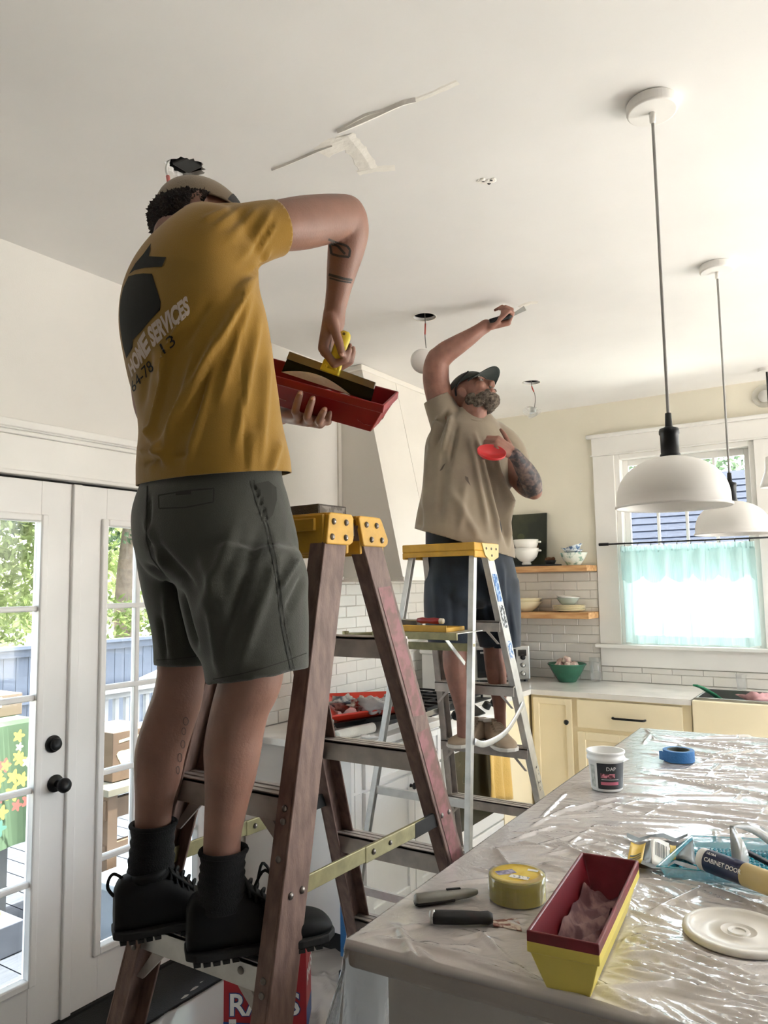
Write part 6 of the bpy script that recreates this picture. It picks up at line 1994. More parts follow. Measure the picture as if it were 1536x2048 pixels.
# hair, ear side and cap
b = MB()
CAPP = HC + HU * .024; CAPN = nrm(HU - HF * .42)
hc_ = HC + HU * .02 - HF * .012
b.ellipsoid(hc_, [HR * .082, HF * .098, HU * .088], 40, 28)
me = fuse(b, .003, 0, 'hair')
bisect(me, HC + HF * .004, -HF); bisect(me, HC - HU * .055, HU); bisect(me, CAPP + HU * .004, -CAPN)
c, n = coords(me), normals(me)
set_coords(me, c + n * (np.abs(RNG.normal(size=len(c))) * .0035)[:, None])
obj('hair', me, M_hair, m1, smooth=True)
CC = HC + HU * .042 - HF * .004
b = MB(); b.ellipsoid(CC, [HR * .083, HF * .102, HU * .086], 40, 26)
me = b.mesh('cap_crown')
bisect(me, CAPP, CAPN)
cp = obj('cap', me, M_captan, m1, smooth=True, solid=.003)
me2 = MB().ellipsoid(CC + HF * .001, [HR * .0842, HF * .1032, HU * .0872], 40, 26).mesh('cap_front')
bisect(me2, CAPP + HU * .002, CAPN); bisect(me2, CC + HF * .045, HF)
obj('front_panel', me2, M_capdark, cp, smooth=True)
def bill(parent, C, R_, F_, U_, m, f0=.092, L=.075, w=.075, drop=.012, name='bill', th=.003):
    v, f = [], []; n1, n2 = 17, 7
    for j in range(n2):
        t = j / (n2 - 1)
        for i in range(n1):
            a = (i / (n1 - 1) - .5) * 2
            fr = f0 * math.sqrt(max(0, 1 - (a * .86) ** 2)); ex = L * (1 - abs(a) ** 2.6)
            v.append(C + R_ * w * a * (1 - .04 * t) + F_ * (fr + ex * t) + U_ * (-drop * t - .022 * a * a * (1 - .2 * t)))
    for j in range(n2 - 1):
        for i in range(n1 - 1): k_ = j * n1 + i; f.append((k_, k_ + 1, k_ + n1 + 1, k_ + n1))
    return MB().add(v, f).build(name, m, parent, smooth=True, solid=th)
bill(cp, CC + HU * .016, HR, HF, HU, M_capdark, .092, .07, .07)
MB().ellipsoid(CC + HU * .082, [HR * .007, HF * .007, HU * .004], 10, 6).build('button', M_captan, cp, smooth=True)

# boots and socks
zst = .9045
rh_, rt_ = PZ(372, 1921, zst), PZ(662, 1872, zst)
sh, d_, s_ = boot(m1, rh_, rt_, zst, .048, 'boot', M_boot, M_sole, M_lace, h=.125)
for q0, q1 in ((.45, .62), (.47, .6)):
    a_ = rh_ + (rt_ - rh_) * q0; e_ = rh_ + (rt_ - rh_) * q1
    MB().tube(spline([a_ + (0, 0, .115), a_ * .6 + e_ * .4 + np.array([0, 0, .155]) + s_ * .02 * (1 if q0 > .46 else -1), e_ + np.array([0, 0, .12]) + s_ * .035 * (1 if q0 > .46 else -1), e_ + np.array([0, 0, .08]) + s_ * .03], 5), .003, 7).build('lace_loop', M_lace, sh, smooth=True)
lh_, lt_ = PZ(226, 1880, zst), PZ(226, 1880, zst) + (rt_ - rh_) * .97 + LAT1 * -.03
sh2, d2_, s2_ = boot(m1, lh_, lt_, zst, .047, 'boot', M_boot, M_sole, M_lace, h=.125)
pp = lh_ + d2_ * .006 + np.array([0, 0, .118])
MB().tube(spline([pp + d2_ * .012, pp - d2_ * .006 + (0, 0, .012), pp - d2_ * .016 + (0, 0, .004), pp - d2_ * .018 - (0, 0, .014), pp - d2_ * .006 - (0, 0, .032)], 6), .0035, 7).build('pull_loop', M_lace, sh2, smooth=True)
def sock(top, bot, wt, wb, dep0, dep1, name):
    b = MB()
    S = spline([(bot[0], bot[1], wb, dep1), ((bot[0] * .6 + top[0] * .4), bot[1] * .6 + top[1] * .4, (wb + wt) / 2 * 1.02, dep1), (bot[0] * .3 + top[0] * .7, bot[1] * .3 + top[1] * .7, wt * .98, dep0), (top[0], top[1], wt, dep0)], 6)
    R = []
    for i, s in enumerate(S):
        c = P(s[0], s[1], s[3]); r = px2m(s[2], s[3]) * (1 + .035 * math.sin(i * 2.1))
        R.append([c + RT0 * r * math.cos(a) + FW0 * r * 1.05 * math.sin(a) for a in np.linspace(0, 2 * math.pi, 28, False)])
    b.rings(R, cap=False)
    so = b.build(name, M_sock, m1, smooth=True, solid=.003)
    MB().tube([np.array(p) for p in R[-1]] + [np.array(R[-1][0])], .005, 8).build('cuff', M_sock, so, smooth=True)
sock((447, 1701), (440, 1815), 45, 46, 1.48, 1.48, 'sock')
sock((307, 1648), (300, 1770), 43, 45, 1.61, 1.60, 'sock')

# ------------------------------------------------------------------ what the first man holds
e1 = P(775, 800, 1.74) - P(545, 738, 1.80); cpan = (P(768, 822, 1.755) + P(530, 760, 1.815)) / 2
upn = nrm(CU * .90 - CF * .44)
upn = nrm(upn - nrm(e1) * (upn @ nrm(e1)))
t = thing('held_mud_pan', 'red plastic mud pan held up in the hand of the man in mustard', 'mud pan', cpan)
M_redpan2 = mat('red_pan_bright', '#8c1b20', .35, var=.08, vscale=12)
pl_ = np.linalg.norm(e1) + .055
pan_c = cpan - upn * .045 - nrm(e1) * .012
mud_pan(e1, upn, pan_c, pl_, pl_ - .05, .105, .062, .082, M_redpan2).build('pan_shell', M_redpan2, t, bevel=.002)
e1n = nrm(e1); e3n = np.cross(upn, e1n)
v, f = [], []
for j in range(9):
    for i in range(25):
        s, w = i / 24 - .5, j / 8 - .5
        v.append(pan_c + e1n * s * (pl_ - .03) + e3n * w * .08 + upn * (.035 + .012 * math.sin(7 * s + 1) + .01 * math.cos(9 * w) + .006 * math.sin(21 * s + 8 * w)))
for j in range(8):
    for i in range(24): k_ = j * 25 + i; f.append((k_, k_ + 1, k_ + 26, k_ + 25))
MB().add(v, f).build('compound', M_mud, t, smooth=True)
# taping knife resting across the pan
kn = thing('taping_knife', 'wide taping knife with a yellow handle held over the red pan', 'taping knife', P(665, 745, 1.74))
TL, TR, BL, BR = P(580, 703, 1.765), P(752, 765, 1.72), P(563, 744, 1.775), P(742, 803, 1.73)
nk = nrm(np.cross(TR - TL, BL - TL)); nk = nk if nk @ CF < 0 else -nk
def kq(s, t_): return (TL * (1 - s) + TR * s) * (1 - t_) + (BL * (1 - s) + BR * s) * t_
MB().hexa([kq(0, .30) , kq(1, .30), kq(1, 1), kq(0, 1)] + [q - nk * .001 for q in (kq(0, .30), kq(1, .30), kq(1, 1), kq(0, 1))]).build('blade', mat('blue_steel', '#1d2226', .22, metal=.8, var=.3, vscale=8), kn)
MB().hexa([kq(0, 0) + nk * .004, kq(1, 0) + nk * .004, kq(1, .36) + nk * .004, kq(0, .36) + nk * .004] + [q - nk * .003 for q in (kq(0, 0), kq(1, 0), kq(1, .36), kq(0, .36))]).build('back_strip', mat('knife_back', '#8b857c', .35, metal=.8), kn, bevel=.001)
v = []; f = []
for i in range(21):
    s = i / 20; h_ = .30 * math.sin(math.pi * min(1, s / .78)) ** .8 if s < .78 else 0.
    v += [kq(s * .78, 1.0) + nk * .003, kq(s * .78, 1.0 - .42 * math.sin(math.pi * s) ** .9) + nk * (.003 + .004 * math.sin(math.pi * s))]
for i in range(20): f.append((2 * i, 2 * i + 2, 2 * i + 3, 2 * i + 1))
MB().add(v, f).build('compound_smear', M_mud, kn, smooth=True)
M_yh = mat('yellow_handle', '#d9c43c', .4, var=.04)
hb, ht = P(664, 735, 1.735), P(692, 664, 1.735)
hd = nrm(ht - hb); hs = nrm(np.cross(hd, nk)); HL = np.linalg.norm(ht - hb)
pr = [(-.05, .016, .007), (.12, .0155, .009), (.3, .014, .0105), (.6, .0165, .011), (.85, .0165, .010), (.96, .013, .008), (1.02, .007, .005)]
hd_o = MB().rings([[hb + hd * HL * s + hs * w * math.cos(a) + nk * h_ * math.sin(a) for a in np.linspace(0, 2 * math.pi, 18, False)] for s, w, h_ in pr]).build('handle', M_yh, kn, smooth=True)
cl_ = P(663, 735, 1.737)
x1_ = nrm(TR - TL); y1_ = np.cross(nk, x1_)
MB().hexa([cl_ + x1_ * a_ + y1_ * b_ + nk * c_ for c_ in (-.006, .008) for a_, b_ in ((-.024, -.014), (.024, -.014), (.022, .014), (-.022, .014))]).build('ferrule', M_yh, kn, bevel=.003)
b = MB()
for k_ in (-.012, .012): b.lathe([(.004, 0), (.003, .0015), (.0005, .002)], cl_ + x1_ * k_ + nk * .008, 10, nk)
b.build('rivets', M_yh, kn)['kind'] = 'stuff'
MB().lathe([(.0035, 0), (.0035, .001), (.0005, .0011)], ht - hd * .006 + nk * .0085, 12, nk).build('hang_hole', mat('hole_brown', '#6e5f22', .7), hd_o)
# ------------------------------------------------------------------ second man: beige shirt, on the aluminium ladder
M_shirt2 = mat('beige_cotton', '#877a6a', .85, col2='#968976', vscale=7, sheen=.25, bump=.12, bscale=400)
M_shorts2 = mat('navy_denim', '#1d2530', .85, col2='#2b3644', vscale=9, sheen=.2, bump=.2, bscale=400)
M_capgreen = mat('dark_green_cap', '#1f2b28', .8, var=.1, sheen=.2)
M_beard = mat('grey_beard', '#4a4038', .8, col2='#85796c', vscale=70, bump=.8, bscale=240)
M_suede = mat('tan_suede', '#a08d77', .85, var=.1, vscale=14)
M_midsole = mat('pale_midsole', '#d9d3c8', .6)
M_tat = mat('tattooed_skin', '#7f6a63', .5, col2='#37353a', vscale=42, contrast=(.36, .58))
FAC2 = nrm(-FW0 * .88 + RT0 * .42); LAT2 = nrm(RT0 * .88 + FW0 * .42)
m2 = thing('person', 'bearded man in a beige shirt and navy shorts reaching up to scrape the ceiling', 'person', (-1.65, 3.35, .85))
D2 = 3.60
b = MB()
loft(b, [(928, 1150, 104, D2, .72), (928, 1105, 102, D2, .72), (926, 1058, 96, D2, .72), (926, 1020, 90, D2, .72), (932, 985, 88, D2, .70), (935, 950, 87, D2, .68), (936, 915, 87, D2, .66), (936, 885, 84, D2, .64), (937, 862, 74, D2, .62), (940, 845, 58, D2, .62), (942, 830, 42, D2, .7), (944, 818, 30, D2, .85)], LAT2, FAC2, k=4)
limb(b, [(925, 895, 42, 3.60), (905, 862, 40, 3.60), (889, 830, 34, 3.60), (876, 798, 30, 3.60), (870, 770, 29, 3.60)], 24)
limb(b, [(985, 872, 32, 3.64), (1012, 888, 29, 3.64), (1028, 912, 28, 3.63), (1033, 938, 27, 3.60), (1033, 950, 26, 3.59)], 22)
me = fuse(b, .0075, 5, 'tee_shirt')
folds(me, [(880, 830, 862, 900, 5, 0.0204), (895, 820, 870, 890, 4, -0.0170), (905, 830, 885, 900, 4, 0.0170), (915, 850, 900, 930, 5, -0.0136), (950, 870, 1000, 1080, 5, 0.0170), (965, 880, 1015, 1090, 4, -0.0153), (985, 890, 1015, 1040, 4, 0.0170),
           (940, 880, 975, 1060, 6, 0.0136), (860, 900, 850, 1040, 7, 0.0136), (890, 900, 880, 1040, 9, -0.0102), (990, 940, 1012, 1010, 4, 0.0136), (1000, 880, 1030, 900, 3, 0.0136), (1015, 890, 1040, 920, 3, -0.0119), (900, 980, 960, 1080, 8, 0.0102), (1005, 980, 1018, 1090, 4, 0.0170), (930, 960, 920, 1060, 8, 0.0085), (845, 1010, 838, 1060, 6, -0.0102)])
_pa, _pb, _pc = P(832, 1058, 3.6), P(1024, 1114, 3.6), P(920, 1083, 3.42)
_pn = np.cross(_pb - _pa, _pc - _pa); _pn = _pn if _pn[2] > 0 else -_pn
bisect(me, _pa, nrm(_pn))
bisect(me, P(874, 796, 3.6), nrm(P(888, 828, 3.6) - P(874, 796, 3.6)))
shirt2 = obj('tee_shirt', me, M_shirt2, m2, smooth=True, solid=.003)
ns = [P(944 + 30 * math.cos(a), 830 + 10 * math.sin(a) + 6 * math.cos(a), D2 - .10 * math.sin(a)) for a in np.linspace(0, 2 * math.pi, 25)]
MB().tube(ns, .007, 8).build('collar', M_shirt2, shirt2, smooth=True)
bv = bvh_of(me)
wrap_print('stain', [[(930, 952), (936, 955), (937, 962), (941, 972), (936, 966), (931, 960)], [(886, 930), (892, 926), (884, 940), (879, 942)]], bv, mat('shirt_stain', '#5d5348', .9), shirt2, lift=.002, step=8)

# shorts
b = MB()
loft(b, [(932, 1040, 80, D2, .72), (938, 1110, 86, D2, .76), (943, 1160, 91, D2, .8), (945, 1195, 88, D2, .8), (945, 1215, 70, D2, .75)], LAT2, FAC2, k=4)
loft(b, [(902, 1160, 52, 3.56, .95), (899, 1220, 50, 3.54, .95), (902, 1283, 45, 3.53, .95), (903, 1284, 45, 3.53, .95)], LAT2, FAC2, k=4)
loft(b, [(984, 1160, 52, 3.60, .95), (992, 1220, 48, 3.59, .95), (1000, 1292, 40, 3.58, .95), (1000, 1293, 40, 3.58, .95)], LAT2, FAC2, k=4)
me = fuse(b, .009, 3, 'shorts')
folds(me, [(1000, 1120, 1030, 1280, 6, .008), (1010, 1150, 1025, 1290, 4, -.008), (980, 1150, 1010, 1270, 7, .007), (970, 1200, 990, 1280, 6, -.006), (870, 1150, 880, 1270, 8, .008), (900, 1170, 910, 1280, 8, -.007), (940, 1190, 960, 1150, 7, -.008)])
bm = bmesh.new(); bm.from_mesh(me)
bmesh.ops.delete(bm, geom=[f for f in bm.faces if f.normal.z < -.75 and f.calc_center_median().z < P(945, 1260, 3.56)[2]], context='FACES'); bm.to_mesh(me); bm.free()
obj('shorts', me, M_shorts2, m2, smooth=True, solid=.004)

# body
b = MB()
loft(b, [(930, 1060, 78, D2, .7), (932, 980, 74, D2, .68), (936, 910, 72, D2, .62), (937, 870, 58, D2, .6), (942, 840, 32, D2, .8), (944, 820, 27, D2, 1.)], LAT2, FAC2, k=3)
loft(b, [(930, 1060, 76, D2, .7), (940, 1140, 76, D2, .74), (945, 1190, 60, D2, .7)], LAT2, FAC2, k=3)
limb(b, [(900, 855, 27, 3.6), (883, 805, 27, 3.6), (873, 768, 26.5, 3.6), (872, 738, 26, 3.59), (876, 718, 24, 3.58)], 22)
limb(b, [(876, 720, 24, 3.58), (892, 705, 22.5, 3.57), (915, 690, 20, 3.56), (940, 674, 16.5, 3.55), (960, 660, 13.5, 3.55), (972, 652, 13.5, 3.55)], 22)
limb(b, [(1010, 900, 22, 3.63), (1030, 945, 21, 3.58), (1052, 972, 21, 3.52), (1068, 983, 17, 3.48)], 20)
limb(b, [(1068, 982, 17, 3.48), (1062, 962, 20.5, 3.44), (1050, 940, 19, 3.41), (1037, 920, 14.5, 3.38), (1029, 909, 13, 3.37)], 20)
limb(b, [(905, 1180, 40, 3.55), (905, 1240, 34, 3.53), (910, 1284, 25, 3.52), (909, 1315, 24, 3.51), (911, 1345, 22, 3.51), (919, 1390, 17, 3.52), (924, 1430, 12, 3.53), (926, 1470, 12, 3.53)], 20)
limb(b, [(985, 1180, 40, 3.6), (988, 1240, 32, 3.58), (989, 1284, 24, 3.57), (990, 1315, 22, 3.56), (993, 1350, 20, 3.56), (998, 1395, 15, 3.57), (1000, 1432, 11.5, 3.58), (1001, 1470, 12, 3.58)], 20)
TC = -CF
H2F = nrm(CR * .68 + CU * .60 + TC * .36); H2U = CR * -.36 + CU * .66 - TC * .62; H2U = nrm(H2U - H2F * (H2U @ H2F)); H2R = np.cross(H2F, H2U)
H2C = P(946, 796, 3.58)
head_shape(b, H2C, H2R, H2F, H2U, 1.04)
capsule(b, H2C - H2U * .055 - H2F * .02, P(946, 850, 3.60), .060, .068)
R2 = hand(b, P(969, 653, 3.55), CR * .92 + CU * .30, TC * .55 + CU * .75, 1, [(1.0, 1.4, .8), (1.05, 1.4, .8), (1.1, 1.4, .8), (1.15, 1.3, .8)], 1.2, thumb=(.8, .25, .5), thumb_curl=.5)
L2h = hand(b, P(1029, 909, 3.37), -CR * .80 + CU * .42 + TC * .2, CF * .75 - CR * .3 - CU * .35, -1, [(.75, 1.1, .5), (.85, 1.1, .5), (.9, 1.15, .5), (1., 1.1, .5)], 1.12, thumb=(.5, .75, .1), thumb_curl=.1)
me = fuse(b, .005, 2, 'body')
me.materials.append(M_skin2); me.materials.append(M_tat)
c = np.empty(len(me.polygons) * 3); me.polygons.foreach_get('center', c); c = c.reshape(-1, 3)
def near_seg(q, a, e, r):
    a, e = np.asarray(a), np.asarray(e); d = e - a; t = np.clip(((q - a) @ d) / (d @ d), 0, 1); return np.linalg.norm(q - a - t[:, None] * d, axis=1) < r
ink = near_seg(c, P(1066, 970, 3.46), P(1040, 925, 3.39), .075) & ~near_seg(c, P(1072, 990, 3.48), P(1076, 992, 3.48), .035)
x_, y_, z_ = to_px(c)
ink |= (near_seg(c, P(899, 722, 3.5), P(918, 706, 3.5), .028))
me.polygons.foreach_set('material_index', ink.astype(np.int32))
body2 = obj('body', me, None, m2, smooth=True)
M_eye, M_iris = mat('eye_white', '#8f857c', .3), mat('iris', '#3b2c20', .2)
for sgn in (-1, 1):
    ec = H2C + (H2R * .033 * sgn + H2F * .083 + H2U * .016) * 1.04
    ey = MB().ellipsoid(ec, [H2R * .0125, H2F * .009, H2U * .0065], 14, 10).build('eye', M_eye, body2, smooth=True)
    MB().ellipsoid(ec + H2F * .0065, [H2R * .005, H2F * .003, H2U * .005], 10, 8).build('iris', M_iris, ey, smooth=True)
    MB().tube(spline([ec + H2R * -.018 * 1 + H2U * .017, ec + H2U * .021 + H2F * .006, ec + H2R * .018 + H2U * .016], 4), .0038, 7).build('eyebrow', M_beard, ey, smooth=True)
# beard and moustache
b = MB()
def E2(r, f, u, a, bb, h): b.ellipsoid(H2C + (H2R * r + H2F * f + H2U * u) * 1.04, [H2R * a, H2F * bb, H2U * h], 18, 12)
E2(0, .060, -.088, .046, .046, .036)
for sg in (-1, 1):
    E2(sg * .038, .034, -.072, .029, .046, .030); E2(sg * .056, .004, -.046, .017, .032, .030); E2(sg * .017, .099, -.040, .016, .007, .0055); E2(sg * .031, .080, -.060, .010, .014, .016)
me = fuse(b, .0045, 1, 'beard')
c, n = coords(me), normals(me); set_coords(me, c + n * (RNG.normal(size=len(c)) * .0012)[:, None])
obj('beard', me, M_beard, m2, smooth=True)
# cap seen from below, with glasses tucked along it
C2 = H2C + H2U * .045 - H2F * .006
me = MB().ellipsoid(C2, [H2R * .090, H2F * .112, H2U * .098], 40, 26).mesh('cap')
bisect(me, C2 + H2U * .006, nrm(H2U + H2F * .10))
cp2 = obj('cap', me, M_capgreen, m2, smooth=True, solid=.003)
bill(cp2, C2 + H2U * .004, H2R, H2F, H2U, M_capgreen, .100, .085, .090, .010)
MB().ellipsoid(C2 + H2U * .098, [H2R * .008, H2F * .008, H2U * .004], 10, 6).build('button', M_capgreen, cp2, smooth=True)
gp = [H2C + H2R * .098 + H2F * .075 + H2U * .055, H2C + H2R * .100 + H2F * .03 + H2U * .05, H2C + H2R * .096 - H2F * .02 + H2U * .03, H2C + H2R * .09 - H2F * .04 + H2U * .0]
MB().tube(spline(gp, 5), .0042, 8).build('glasses_arm', M_black, m2, smooth=True)
# shoes
zs2 = .8555
t1 = PZ(903, 1500, zs2); dirA = nrm(RT0 * .72 + FW0 * .70)
t1[1] += .0
boot(m2, t1 + dirA * .29, t1, zs2, .050, 'shoe', M_suede, M_midsole, M_suede, h=.115, lug=False, white=M_midsole)
t2 = PZ(1022, 1508, zs2); dirB = nrm(FW0 * .97 - RT0 * .22)
boot(m2, t2 + dirB * .29, t2, zs2, .050, 'shoe', M_suede, M_midsole, M_suede, h=.115, lug=False, white=M_midsole)

# scraper in the raised hand, red lid in the other
ka, kb, kc = P(988, 640, 3.50), P(1024, 631, 3.50), P(1050, 616, 3.50)
ut = thing('scraping_knife', 'small dark-handled knife scraping the ceiling in the raised hand', 'knife', ka)
d = nrm(kb - ka); u_ = nrm(np.cross(d, CF)); L = np.linalg.norm(kb - ka)
MB().rings([[ka + d * L * s + u_ * w * math.cos(a) + CF * .009 * math.sin(a) for a in np.linspace(0, 2 * math.pi, 14, False)] for s, w in ((-.25, .008), (-.2, .0105), (.3, .012), (.8, .012), (1., .009))]).build('handle', M_black, ut, smooth=True)
d2 = nrm(kc - kb); u2 = nrm(np.cross(d2, CF)); L2_ = np.linalg.norm(kc - kb)
MB().hexa([kb - u2 * .006, kb + u2 * .006, kc + u2 * .012, kc - u2 * .012] + [q + CF * .0015 for q in (kb - u2 * .006, kb + u2 * .006, kc + u2 * .012, kc - u2 * .012)]).build('blade', M_steel, ut)
lc = P(983, 905, 3.29); ln_ = nrm(CU * .82 + TC * .56 + CR * .08)
ld = thing('mud_palette', 'round red plastic lid held as a palette in the lowered hand', 'palette', lc)
MB().lathe([(.001, 0), (.060, 0), (.063, .003), (.064, .012), (.061, .012), (.059, .005), (.001, .004)], lc - ln_ * .006, 40, ln_).build('lid_disc', mat('lid_red', '#c8262b', .35, var=.06), ld, smooth=True)
MB().bar(lc - CR * .045 - CU * .022, lc - CR * .02 - CU * .02, .012, .02).build('lid_tab', mat('lid_tab', '#6d3a37', .5), ld, bevel=.003)
# ================================================================== OUTSIDE
M_deck = mat('deck_grey', '#3d3f45', .7, col2='#303236', vscale=4, stretch=(12, 1.5, 1), spec=.2)
M_fence = mat('fence_blue', '#39414f', .7, var=.1, vscale=6)
M_bark = mat('bark', '#6b5d50', .9, var=.2, vscale=10, bump=.6, bscale=25)
M_railw = mat('railing_white', '#8a8a8a', .5)
M_concrete = mat('pale_concrete', '#b4b0a8', .9, col2='#c4c0b8', vscale=5)  # pale concrete tone, chosen to bounce light onto the ceiling


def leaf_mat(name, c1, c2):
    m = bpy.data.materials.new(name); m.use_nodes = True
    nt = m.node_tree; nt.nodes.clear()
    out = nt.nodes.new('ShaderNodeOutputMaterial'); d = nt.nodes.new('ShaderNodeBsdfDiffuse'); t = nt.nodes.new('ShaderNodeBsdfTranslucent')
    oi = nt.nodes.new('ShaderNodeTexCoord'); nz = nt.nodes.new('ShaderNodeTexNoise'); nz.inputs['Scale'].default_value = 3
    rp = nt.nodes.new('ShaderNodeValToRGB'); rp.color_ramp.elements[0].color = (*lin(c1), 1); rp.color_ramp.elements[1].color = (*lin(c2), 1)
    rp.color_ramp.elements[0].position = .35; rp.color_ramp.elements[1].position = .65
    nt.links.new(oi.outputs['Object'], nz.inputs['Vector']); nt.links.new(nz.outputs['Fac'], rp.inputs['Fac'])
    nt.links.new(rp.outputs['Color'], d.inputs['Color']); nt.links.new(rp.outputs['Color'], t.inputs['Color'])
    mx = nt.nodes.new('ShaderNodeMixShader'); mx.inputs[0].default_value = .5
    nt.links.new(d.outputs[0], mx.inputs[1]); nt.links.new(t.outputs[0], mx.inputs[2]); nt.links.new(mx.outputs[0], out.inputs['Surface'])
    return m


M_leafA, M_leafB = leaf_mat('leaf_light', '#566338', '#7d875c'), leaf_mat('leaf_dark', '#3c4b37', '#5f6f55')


def leaves(blobs, n, size, m, name, parent, seed):
    """leafy crown: real leaf blades spread through ellipsoid clumps"""
    r = np.random.default_rng(seed); v, f = [], []
    wts = np.array([b_[1][0] * b_[1][1] * b_[1][2] for b_ in blobs]); wts = wts / wts.sum()
    idx = r.choice(len(blobs), n, p=wts)
    for k in range(n):
        c, ra = blobs[idx[k]]
        d = nrm(r.normal(size=3)) * r.uniform(.45, 1) ** .5
        p = np.asarray(c) + d * np.asarray(ra)
        a, b_ = nrm(r.normal(size=3)), r.normal(size=3); b_ = nrm(np.cross(a, b_)); s = size * r.uniform(.6, 1.3)
        n0 = np.cross(a, b_) * s * .15
        o = len(v)
        v += [p - a * s, p + b_ * s * .45 + n0, p + a * s, p - b_ * s * .45 + n0]
        f.append((o, o + 1, o + 2)); f.append((o, o + 2, o + 3))
    o = MB().add(v, f).build(name, m, parent)
    o['kind'] = 'stuff'
    return o


grd = struct(MB().box((-40, -20, -.75), (WX - .16, 40, -.5)).box((WX - .16, WY + .2, -.75), (25, 40, -.5)).box((RX + .2, -20, -.75), (25, WY + .2, -.5)).build('ground', M_concrete), 'pale concrete ground outside, toned to bounce light indoors')
dk = thing('deck', 'weathered grey plank deck outside the french doors', 'deck', (-4.5, 3, -.3))
MB().box((-6.6, -1, -.3), (WX - .17, 6.4, -.16)).build('deck_frame', M_deck, dk)
dme = MB().box((0, -.064, 0), (-3.72, .064, .03)).mesh('deck_board'); dme.materials.append(M_deck)
for k in range(54):
    inst('deck_board', dme, (WX - .175, -.93 + k * .135, -.16), dk)

# fence: posts, rails and boards
fn = thing('fence', 'blue-grey board fence along the yard', 'fence', (-8, 5, -.5))
FXx = -8.0
fme = MB().box((-.012, -.068, -.5), (.012, .068, .98)).mesh('fence_board'); fme.materials.append(M_fence)
for k in range(64): inst('fence_board', fme, (FXx, 1.0 + k * .142, 0), fn)
pme = MB().box((.012, -.05, -.5), (.1, .05, 1.0)).mesh('fence_post'); pme.materials.append(M_fence)
for k in range(5): inst('fence_post', pme, (FXx, 2.0 + k * 1.85, 0), fn)
for z in (.94, .42, -.1): MB().box((FXx + .012, 1.0, z - .045), (FXx + .055, 10, z + .045)).build('fence_rail', M_fence, fn)
MB().box((FXx - .05, 1.0, .98), (FXx + .1, 10, 1.015)).build('fence_cap', M_fence, fn)

# trees behind the fence
tr1 = thing('yard_tree', 'tall leafy tree with a forked trunk behind the fence', 'tree', (-10.2, 7.9, -.5))
MB().tube(spline([(-10.2, 7.95, -.5), (-10.2, 7.9, 1.5), (-10.1, 7.95, 3.0), (-10.3, 8.1, 4.5)], 5), [.2 - .006 * k for k in range(16)], 12).build('trunk', M_bark, tr1, smooth=True)
MB().tube(spline([(-10.15, 7.92, 1.7), (-10.0, 8.4, 2.4), (-10.0, 9.0, 3.4)], 5), [.12 - .006 * k for k in range(11)], 10).build('branch', M_bark, tr1, smooth=True)
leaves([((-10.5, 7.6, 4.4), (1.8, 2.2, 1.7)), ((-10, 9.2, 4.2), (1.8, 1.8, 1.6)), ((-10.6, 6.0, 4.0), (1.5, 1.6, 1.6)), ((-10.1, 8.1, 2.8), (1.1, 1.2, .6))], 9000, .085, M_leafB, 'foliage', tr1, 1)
tr2 = thing('yard_tree', 'bright green tree at the left of the yard', 'tree', (-11, 5.2, -.5))
MB().tube([(-11, 5.2, -.5), (-11, 5.3, 2.2)], [.14, .09], 10).build('trunk', M_bark, tr2, smooth=True)
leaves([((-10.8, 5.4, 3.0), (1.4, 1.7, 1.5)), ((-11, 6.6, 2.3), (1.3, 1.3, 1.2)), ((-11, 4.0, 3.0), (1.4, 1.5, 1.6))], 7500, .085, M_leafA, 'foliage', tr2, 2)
tr3 = thing('yard_shrub', 'low bright shrubs along the fence', 'shrub', (-9.4, 8, -.5))
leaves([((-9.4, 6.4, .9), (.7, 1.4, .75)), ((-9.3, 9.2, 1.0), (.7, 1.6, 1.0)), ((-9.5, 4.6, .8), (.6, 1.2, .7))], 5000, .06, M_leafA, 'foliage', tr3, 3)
MB().tube([(-9.4, 8, -.5), (-9.4, 8, .6)], .05, 8).build('stem', M_bark, tr3)
tr4 = thing('yard_tree', 'farther pale tree filling the gap behind the yard', 'tree', (-15, 10, -.5))
MB().tube([(-15, 10, -.5), (-15, 10, 3)], [.2, .12], 10).build('trunk', M_bark, tr4)
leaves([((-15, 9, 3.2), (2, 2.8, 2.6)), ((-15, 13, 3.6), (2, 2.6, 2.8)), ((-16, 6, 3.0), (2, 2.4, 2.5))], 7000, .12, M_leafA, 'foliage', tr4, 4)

# white railing with balusters
rl = thing('deck_railing', 'white baluster railing at the deck edge', 'railing', (-5.2, 4.2, -.13))
MB().box((-5.26, 3.4, .80), (-5.14, 6.2, .845)).box((-5.23, 3.4, .755), (-5.17, 6.2, .80)).build('top_rail', M_railw, rl)
MB().box((-5.23, 3.4, 0), (-5.17, 6.2, .05)).build('bottom_rail', M_railw, rl)
bme = MB().box((-.018, -.018, .05), (.018, .018, .755)).mesh('baluster'); bme.materials.append(M_railw)
for k in range(27): inst('baluster', bme, (-5.2, 3.45 + k * .1, 0), rl)
MB().bar((-5.2, 4.2, .86), (-5.2, 5.6, 1.22), .05, .05).build('stair_rail', M_railw, rl)

